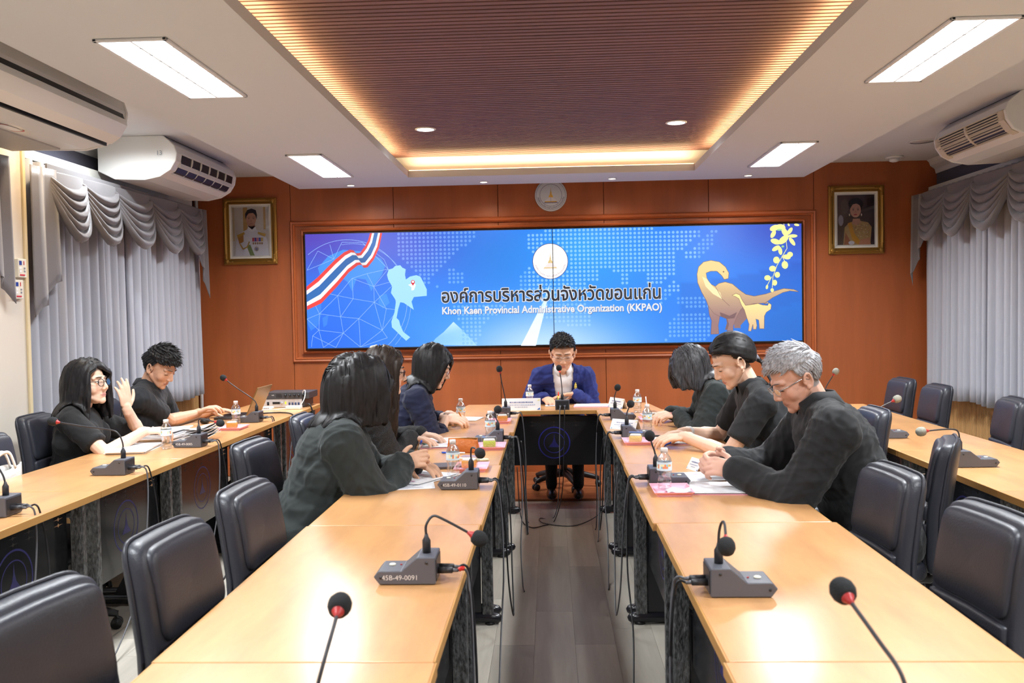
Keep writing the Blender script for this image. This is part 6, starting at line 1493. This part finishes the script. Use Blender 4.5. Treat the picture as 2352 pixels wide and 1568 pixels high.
        so = cl_.modifiers.new('solid', 'SOLIDIFY'); so.thickness = 0.004; so.offset = 1
        if inner:
            ib = MB(); torso(ib, 0.006); im = fuse(ib, 0.008, 5, None, 'shirt'); im.transform(LW); link('shirt', im, inner, t)
        if collar:
            # standing / folded collar round the neck
            for nm, w_, dz, m, op, rise in collar:
                ring = []
                for k in range(25):
                    a = math.radians(90 + op + (360 - 2 * op) * k / 24); rx, ry = 0.062 * s * w_, 0.066 * s * w_
                    ring.append(NB + br * (rx * math.cos(a)) + bfw * (ry * math.sin(a)) + sp * (0.034 * s + rise - (0.034 * s + rise * 0.7) * max(0, math.sin(a))))
                lo = [p + (p - NB - sp * (p - NB).dot(sp)).normalized() * 0.016 - sp * dz * s * (1 + 0.6 * (abs(k - 12) / 12) ** 4) for k, p in enumerate(ring)]
                cbm = MB(); n = len(ring); cbm.add(ring + lo, [(i, i + 1, n + i + 1, n + i) for i in range(n - 1)], True); child(nm, cbm, m, thick=0.004)
        if cuff:
            for k in arms:
                cfb = MB(); a_ = EL[k] + (WR[k] - EL[k]) * cuff[1]; d_ = (WR[k] - EL[k]).normalized(); cfb.tube([a_ - d_ * 0.02, a_, a_ + d_ * 0.012], [cuff[2] * s, cuff[2] * s, cuff[2] * 0.93 * s], 18); child('cuff', cfb, cuff[0])
    # trousers / skirt and shoes
    lb = MB(); tm = trousers or cloth('cloth_black_trouser', (0.014, 0.014, 0.016))
    lb.ell(P - Vector((0, 0, 0.0)), (0.175 * s, 0.14 * s, 0.115 * s), T3)
    fz = 0.018 if P.y > 7 else 0.0
    for e in (-1, 1):
        hp_ = P + br * (0.085 * e * s) - Vector((0, 0, 0.015)); kn = hp_ + bf * 0.40 * s + br * (0.02 * e) + Vector((0, 0, -0.01)); an = kn + bf * (0.03 * s) - Vector((0, 0, kn.z - 0.10 - fz))
        lb.cap(hp_, kn, 0.088 * s, 0.066 * s); lb.cap(kn, an, 0.062 * s, 0.045 * s)
        sb = MB(); sb.ell(an + bf * 0.06 + Vector((0, 0, -0.055)), (0.042 * s, 0.12 * s, 0.04 * s), frame(bf, (0, 0, 1)), 16, 10)
        sb.v = [(x_, y_, max(z_, 0.003 + fz)) for x_, y_, z_ in sb.v]; child('shoe', sb, mat('shoe_black', (0.015, 0.014, 0.016), 0.3))
    lm = fuse(lb, 0.010, 4, None, 'trousers'); wrinkle(lm, 0.006, 5); lm.transform(LW); link('trousers', lm, tm, t)
    # ---- hair
    make_hair(t, LW, HC, H3, hs, hair, NB, sp, SH, bfw, br)
    if glasses:
        gb = MB()
        for e in (-1, 1):
            ring = [HX(e * 0.032 + 0.022 * math.cos(a) * (1 if glasses.get('round') else 1.08), 0.101 - 0.10 * abs(e * 0.032 + 0.022 * math.cos(a)), -0.003 + (0.0195 if glasses.get('round') else 0.0145) * math.copysign(abs(math.sin(a)) ** (1 if glasses.get('round') else 0.75), math.sin(a))) for a in [2 * PI * k / 24 for k in range(25)]]
            gb.tube(ring, glasses.get('r', 0.0016), 6, cap=False); gb.tube([HX(e * 0.055, 0.094, 0.004), HX(e * 0.075, 0.06, 0.006), HX(e * 0.081, 0.0, 0.006), HX(e * 0.079, -0.02, -0.012)], glasses.get('rt', 0.0018), 6)
        gb.tube([HX(-0.0105, 0.1005, 0.002), HX(0, 0.105, 0.005), HX(0.0105, 0.1005, 0.002)], glasses.get('r', 0.0016), 6)
        go = child('glasses', gb, glasses['mat'])
        for e in (-1, 1):
            lb_ = MB(); lb_.add([HX(e * 0.032 + 0.021 * math.cos(a), 0.1 - 0.10 * abs(e * 0.032 + 0.021 * math.cos(a)), -0.003 + 0.0165 * math.sin(a)) for a in [2 * PI * k / 20 for k in range(20)]], [tuple(range(20))]); lb_.xf(LW); lb_.build('lens', clear_mat('spectacle_lens', 0.06), go)
    return t, dict(SH=SH, EL=EL, WR=WR, tips=tips, NB=NB, HX=HX, br=br, bfw=bfw, sp=sp, at=at, s=s, LW=LW, HC=HC)

def make_hair(t, LW, HC, H3, s, hair, NB, sp, SH, bfw, br):
    st = hair['style']; rnd = random.Random(hair.get('seed', 1)); Hi = H3.transposed(); short = st == 'short'
    C0 = Vector((0, -0.014, 0.03)); R0 = Vector((0.0785, 0.0975, 0.0905))
    gw = Hi @ Vector((0, 0, -1))               # gravity in the head frame
    loc = lambda p: HC + H3 @ (p * s)
    part = hair.get('part', 0.0); hl = hair.get('hairline', 0.5); tie = Vector(hair['tie']) if 'tie' in hair else None
    shR, shL = Hi @ (SH['R'] - HC) / s, Hi @ (SH['L'] - HC) / s; nb = Hi @ (NB - HC) / s; ax = Hi @ sp
    def capdist(p, a, c):
        ab = c - a; u = max(0, min(1, (p - a).dot(ab) / ab.length_squared)); return p - (a + ab * u)
    def grows(d):
        if d.y > 0.60: lo = hl
        elif d.y > 0.10: lo = -0.22 + (hl + 0.22) * ((d.y - 0.10) / 0.50) ** 0.8
        elif d.y > -0.30: lo = -0.05 if abs(d.x) > 0.75 and short else -0.25
        else: lo = -0.62 if short else -0.55
        return d.z > lo
    def strand(d, rscale, jitter):
        p = C0 + Vector((d.x * R0.x, d.y * R0.y, d.z * R0.z)); n = Vector((d.x / R0.x, d.y / R0.y, d.z / R0.z)).normalized()
        if short:
            L = hair.get('len', 0.045) * rnd.uniform(0.8, 1.2) * (0.45 + 0.6 * max(0, d.z))
            fl = Vector((0.35 * d.x + hair.get('sweep', 0.0), 0.85 if d.z > 0.35 else -0.35, -0.2 if d.z > 0.35 else -0.9)); fl = (fl - n * fl.dot(n)).normalized()
            lift = hair.get('lift', 0.35) * max(0.12, d.z); pts = []; q = p.copy(); k = 5
            for j in range(k):
                pts.append(loc(q)); dd = (fl + n * lift * (1.2 - j / k)).normalized(); q = q + dd * (L / (k - 1)) + Vector((rnd.uniform(-1, 1), rnd.uniform(-1, 1), rnd.uniform(-1, 1))) * 0.0006 * jitter
            return pts, n
        L = hair['len'] * rnd.uniform(0.95, 1.03)
        sg = 1 if d.x > part + rnd.uniform(-0.04, 0.04) else -1
        out = rnd.uniform(0.3, 1.0) * hair.get('vol', 0.016); q = p + n * out * 0.3
        if tie is not None: fl = tie - p
        else: fl = Vector((sg * (1.0 if d.z > 0.5 else 0.3), -0.30 if d.y < 0.6 else -0.05, -0.5 - 0.5 * (1 - d.z)))
        fl = (fl - n * fl.dot(n)).normalized(); v = fl; pts = []; step = 0.018; k = max(4, int(L / step)); wav = rnd.uniform(0, 6)
        for j in range(k):
            pts.append(loc(q + Vector((math.sin(wav + j * 0.6), math.cos(wav + j * 0.5), 0)) * hair.get('wave', 0.001) * (j / k) * 2))
            if hair.get('cut') and j > 3 and (H3 @ q).z * s < -hair['cut'] * (1 + 0.06 * math.sin(wav)): break
            q = q + v * step; e = q - C0; Ri = R0 + Vector((out, out, out)); m = math.sqrt((e.x / Ri.x) ** 2 + (e.y / Ri.y) ** 2 + (e.z / Ri.z) ** 2)
            if tie is not None:
                if (q - tie).length < 0.024: pts.append(loc(tie)); break
                v = (v * 0.5 + (tie - q).normalized() * 0.5).normalized()
            else: v = (v * 0.6 + gw * 0.4).normalized()
            if m < 1.0:
                q = C0 + e / m; nn = Vector((e.x / Ri.x ** 2, e.y / Ri.y ** 2, e.z / Ri.z ** 2)).normalized(); v = v - nn * min(0, v.dot(nn)); v = v.normalized() if v.length > 0.1 else fl
            if tie is None:
                if q.y > 0.035 and q.z < 0.06 and hair.get('guard', True):
                    x_ = max(abs(q.x), 0.074 + out * 0.4); q.x = x_ if (q.x > 0 if abs(q.x) > 0.01 else sg > 0) else -x_
                    if q.y > 0.07: q.y -= 0.008
                dn = capdist(q, nb, Vector((0, -0.02, -0.05)))
                if dn.length < 0.058 + out * 0.4: q += dn.normalized() * (0.058 + out * 0.4 - dn.length)
                for sh in (shR, shL):
                    ds = capdist(q, nb, sh)
                    if ds.length < 0.06 + out * 0.5: q += ds.normalized() * (0.06 + out * 0.5 - ds.length)
                dt = capdist(q, nb - ax * 0.06, nb - ax * 0.4)
                if dt.length < 0.13: q += dt.normalized() * (0.13 - dt.length) * 0.8
        return pts, n
    def fib(N):
        for i in range(N):
            dz = 1 - 2 * (i + 0.5) / N; ph = i * 2.39996; rr = math.sqrt(max(0, 1 - dz * dz)); d = Vector((rr * math.cos(ph), rr * math.sin(ph), dz))
            if grows(d): yield d
    mass = MB()
    for d in fib(hair.get('n', 420)):
        pts, n = strand(d, 1, 0.5)
        if len(pts) < 3: continue
        kk = len(pts); r0 = hair.get('rad', 0.0075 if short else 0.0125) * s
        mass.tube(pts, [r0 * (1 - 0.5 * max(0, (j / (kk - 1) - 0.6) / 0.4)) for j in range(kk)], 6, flat=0.75, up=H3 @ n)
    nu, nv = 36, 20; vs = []; keep = []
    for j in range(nv + 1):
        for i in range(nu):
            th = 2 * PI * i / nu; dz = math.cos(PI * 0.72 * j / nv); rr = math.sqrt(max(0, 1 - dz * dz)); d = Vector((rr * math.cos(th), rr * math.sin(th), dz)); keep.append(grows(d))
            vs.append((d, ))
    for sc_ in (1,):
        o_v = [loc(C0 + Vector((d[0].x * R0.x, d[0].y * R0.y, d[0].z * R0.z)) * 1.05) for d in vs]; i_v = [loc(C0 + Vector((d[0].x * R0.x, d[0].y * R0.y, d[0].z * R0.z)) * 0.93) for d in vs]
        for j in range(nv):
            for i in range(nu):
                q = (j * nu + i, j * nu + (i + 1) % nu, (j + 1) * nu + (i + 1) % nu, (j + 1) * nu + i)
                if all(keep[k] for k in q):
                    c8 = [o_v[k] for k in q] + [i_v[k] for k in q]; mass.add(c8, [(0, 1, 2, 3), (7, 6, 5, 4), (0, 4, 5, 1), (1, 5, 6, 2), (2, 6, 7, 3), (3, 7, 4, 0)], True)
    me = fuse(mass, 0.0045 if short else 0.0055, 3 if short else 6, None, 'hair')
    fine = MB(); fr_ = hair.get('fine_r', 0.0024) * s
    for d in fib(hair.get('fine', 900)):
        pts, n = strand(d, 0.3, 1.4)
        if len(pts) < 3: continue
        kk = len(pts); off = (H3 @ n) * (0.0045 * s)
        fine.tube([p + off * min(1, 0.4 + j / 3) for j, p in enumerate(pts)], [fr_ * (1 - 0.7 * (j / (kk - 1)) ** 2) for j in range(kk)], 3, cap=False)
    if tie is not None:
        for i in range(90):
            a, r_ = rnd.uniform(0, 6.28), 0.015 * math.sqrt(rnd.random()); o = Vector((math.cos(a) * r_, 0, math.sin(a) * r_)); pts = []
            L = hair['tail'] * rnd.uniform(0.8, 1.05); k = 12; q = loc(tie + o); v = (H3 @ Vector((0, -0.5, -0.7))).normalized()
            for j in range(k):
                pts.append(q + Vector((math.cos(a), math.sin(a), 0)) * 0.012 * math.sin(PI * j / (k - 1))); q = q + v * (L / (k - 1)); v = (v * 0.55 + Vector((0, 0, -1)) * 0.42 + Vector(hair.get('tail_dir', (0, 0, 0)))).normalized(); dq = capdist(q, NB - sp * 0.04, NB - sp * 0.5); q = q + dq.normalized() * max(0, 0.12 - dq.length); dq = capdist(q, SH['R'], SH['L']); q = q + dq.normalized() * max(0, 0.07 - dq.length)
            fine.tube(pts, [0.0052 * s * (1 - 0.75 * (j / (k - 1)) ** 2) for j in range(k)], 4)
        tb = MB(); tb.tube([loc(tie + Vector((0, 0.004, 0))), loc(tie + Vector((0, -0.014, 0.001)))], 0.019 * s, 14); tb.xf(LW); tb.build('hair_tie', mat('tie_grey', (0.2, 0.2, 0.24), 0.5), t)
    n0 = len(me.vertices); bm = bmesh.new(); bm.from_mesh(me); fm = fine.mesh('f'); bm.from_mesh(fm); bm.to_mesh(me); bm.free(); bpy.data.meshes.remove(fm)
    me.polygons.foreach_set('use_smooth', [True] * len(me.polygons)); me.transform(LW)
    return link('hair', me, hair['mat'], t)
# ---- the nine people
K_BLACK = cloth('cloth_black', (0.016, 0.017, 0.019)); K_GREEN = cloth('cloth_black_green', (0.024, 0.03, 0.03)); K_TWEED = mat('cloth_tweed', (0.02, 0.021, 0.023), 0.85, grain=((260, 260, 260), 0.9, 2), bump=((260, 260, 260), 0.4))
K_NAVY = cloth('cloth_navy', srgb(32, 36, 60)); K_BLUE = cloth('cloth_royal', srgb(36, 48, 112), 0.65); K_WHITE = cloth('cloth_white', (0.78, 0.79, 0.82)); K_BLACK2 = cloth('cloth_black_polo', (0.02, 0.022, 0.026)); K_BLACK3 = cloth('cloth_black_jacket', (0.013, 0.014, 0.016), 0.75)
K_TRIM = cloth('knit_trim', (0.55, 0.55, 0.56))
BK = (0.02, 0.018, 0.018)
G_BLACK = mat('frame_black', (0.01, 0.01, 0.01), 0.3); G_WIRE = mat('frame_wire', (0.55, 0.55, 0.55), 0.25, metal=0.9); G_ROSE = mat('frame_rose', srgb(180, 110, 90), 0.3, metal=0.5); G_BROWN = mat('frame_brown', srgb(70, 40, 40), 0.3)
Z = (0, 0, 1)
P1 = build_person('person', 'woman in black with round glasses raising a hand, left outer row', (-2.647, 5.0, 1.117), -8, -6, (-2.72, 4.95, 0.56), 5,
    {'R': ((-2.33, 5.0, 0.838), (0.92, 0.25, 0.02), (0.15, 0.35, -0.9), [0.5, 0.6, 0.7, 0.75], (0.2, -0.7, -0.6)), 'L': ((-2.505, 5.16, 0.95), (-0.05, -0.12, 1.0), (-0.75, 0.55, 0.0), [0.18, 0.25, 0.32, 0.4], (0.2, 0.75, -0.6))},
    'f', 1.08, SK_F, dict(name='blouse', mat=K_BLACK, loose=0.008, fold=0.005), 'short', dict(style='long', len=0.34, cut=0.205, mat=M_HAIR, mat_col=BK, seed=3, vol=0.022, wave=0.006, part=0.1, n=460), dict(mat=G_BLACK, round=True, r=0.0019), 'open', bulk=0.9, shoulder=0.142, lips=(0.55, 0.2, 0.19))
P2 = build_person('person', 'man in a black polo shirt bending over the laptop', (-2.603, 5.85, 1.157), -12, 30, (-2.80, 5.85, 0.56), 8,
    {'R': ((-2.50, 6.17, 0.81), (0.85, 0.2, 0.38), (0.15, 0.1, -1), [0.45, 0.5, 0.55, 0.55], (-0.1, -0.6, -0.8)), 'L': ((-2.49, 6.43, 0.80), (0.9, 0.1, 0.05), (0, 0, -1), 0.35, (0, 0.6, -0.8))},
    'm', 1.1, SK_M, dict(name='polo_shirt', mat=K_BLACK2, loose=0.014, fold=0.006), 'short', dict(style='short', len=0.075, mat=M_HAIR, mat_col=BK, seed=5, lift=0.36, n=520, hairline=0.64), None, 'down',
    collar=[('collar', 1.15, 0.04, K_BLACK2, 24, 0.02)], lips=(0.42, 0.18, 0.15))
P3 = build_person('person', 'woman in a dark zip jacket with bobbed black hair, seen from behind', (-0.835, 3.86, 1.15), 46, 8, (-1.05, 3.76, 0.56), 14,
    {'R': ((-0.66, 3.86, 0.825), (0.75, 0.55, 0.15), (-0.45, 0.55, -0.45), [0.35, 0.45, 0.5, 0.55], (-0.2, -0.75, -0.6)), 'L': ((-0.64, 4.02, 0.80), (0.6, -0.35, 0.0), (0.1, 0, -1), 0.4, (0.0, 0.7, -0.7))},
    'f', 1.12, srgb(216, 170, 140), dict(name='jacket', mat=K_GREEN, loose=0.03, fold=0.009), 'long', dict(style='long', len=0.34, cut=0.128, mat=M_HAIR, mat_col=BK, seed=7, vol=0.036, wave=0.003, n=460, rad=0.0135), dict(mat=mat('frame_lilac', srgb(130, 120, 150), 0.3), r=0.0022, rt=0.0026), 'open',
    bulk=1.1, shoulder=0.165, cuff=(cloth('rib_cuff', (0.02, 0.026, 0.026)), 0.93, 0.043), open_front=dict(w=0.02, v=0.05, bottom=-0.42), inner=K_BLACK)
P4 = build_person('person', 'woman with very long brown-black hair and glasses, tweed jacket', (-0.885, 4.74, 1.175), 8, 4, (-1.14, 4.70, 0.56), 10,
    {'R': ((-0.77, 4.84, 0.805), (0.9, -0.05, -0.1), (0.05, 0, -1), [0.35, 0.4, 0.45, 0.5], (0, -0.6, -0.8)), 'L': ((-0.74, 5.02, 0.80), (0.85, -0.3, -0.05), (0, 0, -1), 0.35, (0, 0.7, -0.7))},
    'f', 1.05, SK_F, dict(name='jacket', mat=K_TWEED, loose=0.014, fold=0.008), 'long', dict(style='long', len=0.56, mat=M_HAIRB, mat_col=BK, seed=9, vol=0.018, wave=0.003, n=480), dict(mat=G_BROWN, r=0.002, rt=0.002), 'open')
P5 = build_person('person', 'woman in a navy blouse with a black bob, writing', (-0.735, 5.60, 1.15), -4, 22, (-1.05, 5.58, 0.56), 6,
    {'R': ((-0.67, 5.62, 0.815), (0.9, 0.1, -0.1), (0.1, 0.5, -0.8), [0.55, 0.6, 0.65, 0.7], (-0.1, -0.75, -0.6)), 'L': ((-0.66, 5.80, 0.82), (0.7, -0.5, -0.1), (0, 0, -1), 0.4, (0, 0.7, -0.7))},
    'f', 1.08, SK_F, dict(name='blouse', mat=K_NAVY, loose=0.014, fold=0.009), 'three', dict(style='long', len=0.32, cut=0.142, mat=M_HAIR, mat_col=BK, seed=11, vol=0.018, n=440), dict(mat=G_ROSE, r=0.0015), 'down', cuff=(K_NAVY, 0.5, 0.056), shoulder=0.162)
P6 = build_person('person', 'chairman in a blue jacket and white shirt reading at the head table', (0.10, 7.06, 1.155), -90, 20, (0.10, 7.42, 0.57), -90,
    {'R': ((-0.055, 7.075, 0.80), (0.35, -0.75, -0.1), (0.3, 0, -0.9), [0.5, 0.55, 0.6, 0.65], (-0.4, 0.5, -0.6)), 'L': ((0.20, 7.05, 0.83), (-0.97, -0.12, -0.03), (0.05, -0.25, -0.9), [0.12, 0.15, 0.2, 0.25], (0.45, 0.5, -0.6))},
    'm', 1.0, SK_M, dict(name='jacket', mat=K_BLUE, loose=0.014, fold=0.010), 'long', dict(style='short', len=0.055, mat=M_HAIR, mat_col=BK, seed=13, lift=0.4, n=520, hairline=0.68, sweep=0.4), dict(mat=G_WIRE, r=0.0013), 'down',
    open_front=dict(w=0.05, v=0.13, bottom=-0.7), inner=K_WHITE, collar=[('shirt_collar', 1.08, 0.05, K_WHITE, 22, 0.02), ('jacket_collar', 1.35, 0.05, K_BLUE, 78, 0.022)], lips=(0.5, 0.2, 0.18), shoulder=0.185, hs=1.15)
P7 = build_person('person', 'woman with bobbed grey-streaked hair bowed over her notes', (0.885, 5.64, 1.115), 184, 52, (1.24, 5.64, 0.56), 180,
    {'L': ((0.80, 5.62, 0.815), (-0.95, 0.1, 0.05), (-0.1, 0.3, -0.95), [0.5, 0.55, 0.6, 0.65], (0.1, -0.75, -0.6)), 'R': ((0.78, 5.86, 0.81), (-0.8, -0.3, -0.05), (0, 0, -1), [0.5, 0.55, 0.6, 0.65], (0, 0.7, -0.7))},
    'f', 1.06, SK_F, dict(name='jacket', mat=K_GREEN, loose=0.014, fold=0.008), 'long', dict(style='long', len=0.3, cut=0.125, mat=M_HAIRS, mat_col=(0.06, 0.06, 0.06), seed=15, vol=0.022, n=440), None, 'down', collar=[('knit_collar', 1.12, 0.05, K_TRIM, 28, 0.012)], cuff=(K_TRIM, 0.96, 0.04))
P8 = build_person('person', 'woman in black with a long ponytail, writing on the right row', (0.945, 4.68, 1.205), 186, 29, (1.30, 4.70, 0.56), 180,
    {'L': ((0.70, 4.68, 0.815), (-0.97, 0.12, -0.05), (-0.05, 0.3, -0.95), [0.3, 0.4, 0.45, 0.5], (0.15, -0.6, -0.75)), 'R': ((0.72, 4.86, 0.815), (-0.9, -0.2, -0.05), (0, -0.1, -1), [0.5, 0.55, 0.6, 0.65], (0.1, 0.7, -0.7))},
    'f', 1.1, SK_F, dict(name='shirt', mat=K_BLACK, loose=0.010, fold=0.007), 'short', dict(style='long', len=0.3, tie=(0.0, -0.104, -0.04), tail=0.36, tail_dir=(0.02, -0.20, 0), mat=M_HAIR, mat_col=BK, seed=17, vol=0.012, n=480, hairline=0.52), None, 'down', collar=[('collar', 1.1, 0.04, K_BLACK, 28, 0.015)], shoulder=0.162)
P9 = build_person('person', 'grey-haired man with glasses and black jacket, hands clasped', (0.98, 3.62, 1.195), 188, 30, (1.30, 3.60, 0.56), 176,
    {'L': ((0.74, 3.60, 0.83), (-0.85, 0.42, 0.12), (-0.2, 0.75, -0.35), [0.75, 0.75, 0.75, 0.75], (0.25, -0.6, -0.7)), 'R': ((0.73, 3.80, 0.835), (-0.85, -0.45, 0.15), (0.0, -0.8, -0.3), [0.7, 0.7, 0.7, 0.7], (0.2, 0.7, -0.7))},
    'm', 1.1, srgb(216, 170, 150), dict(name='jacket', mat=K_BLACK3, loose=0.026, fold=0.007), 'long', dict(style='short', len=0.055, mat=M_HAIRG, mat_col=(0.28, 0.28, 0.29), seed=19, lift=0.3, sweep=0.3, n=620, hairline=0.62, brow=M_HAIRS), dict(mat=G_WIRE, r=0.0014, rt=0.0022), 'down',
    collar=[('jacket_collar', 1.36, 0.06, K_BLACK3, 40, 0.045)], lips=(0.4, 0.17, 0.15), shoulder=0.19, bulk=1.06, hs=1.05)
# what they hold and wear
def held(P, k, label, col, tip=None, d=(0, 0, 1), L=0.13, fi=0):
    i = P[1]; a = i['tips'][k]; c = (a[0] + a[4]) / 2 if fi == 0 else a[fi]; d = Vector(d).normalized(); pen(label, c - d * 0.03, c + d * (L - 0.03), col, tip)
held(P1, 'R', 'white pen in the hand of the woman with the raised hand', 'white', 'violet', (-0.75, -0.1, 0.35))
held(P3, 'R', 'white pen in the hand of the dark-jacketed woman', 'white', 'blue', (0.2, -0.7, 0.4))
held(P4, 'R', 'mint pen in the hand of the long-haired woman', 'mint', 'violet', (-0.9, 0.1, 0.2))
held(P5, 'R', 'orange pen in the hand of the navy-blouse woman', 'orange', 'white', (-0.45, 0.15, 0.85))
held(P6, 'R', 'yellow highlighter in the hand of the chairman', 'yellow', 'red', (0.05, 0.15, 1))
held(P7, 'L', 'blue pen in the hand of the woman with bobbed grey hair', 'blue', 'silver', (0.9, -0.1, 0.35))
held(P8, 'R', 'blue and white pen in the hand of the ponytailed woman', 'blue', 'white', (0.8, -0.2, 0.4))
def band(P, k, f, r, w_, m, name):
    t, i = P; E, W = i['EL'][k], i['WR'][k]; d = (W - E).normalized(); c = E + (W - E) * f; b = MB(); b.tube([c - d * w_ / 2, c + d * w_ / 2], r, 18); b.xf(i['LW']); b.build(name, m, t)
band(P8, 'R', 0.88, 0.034, 0.022, mat('strap_white', (0.75, 0.75, 0.76), 0.5), 'watch_strap'); band(P7, 'L', 0.98, 0.034, 0.02, mat('strap_white'), 'watch_strap'); band(P5, 'L', 0.9, 0.031, 0.012, mat('bracelet_silver', (0.7, 0.7, 0.72), 0.25, metal=0.9), 'bracelet')
# small gold emblem on the chairman's jacket
t_, i_ = P6; eb = MB(); c = i_['at'](0.70) - i_['br'] * 0.098 + i_['bfw'] * 0.128
for dz, r in ((0.022, 0.006), (0.008, 0.010), (-0.008, 0.012), (-0.02, 0.009)): eb.ell(c + Vector((0, 0, dz)), (r, 0.006, r * 1.1), None, 10, 8)
eb.xf(i_['LW']); eb.build('jacket_emblem', mat('emblem_gold', srgb(214, 190, 90), 0.4), t_)
# hair clip of the long-haired woman
t_, i_ = P4; hb_ = MB(); hb_.cap(i_['HX'](-0.03, -0.05, 0.128), i_['HX'](0.01, -0.075, 0.122), 0.008, 0.007); hb_.xf(i_['LW']); hb_.build('hair_clip', mat('clip_ivory', (0.75, 0.68, 0.55), 0.35), t_)
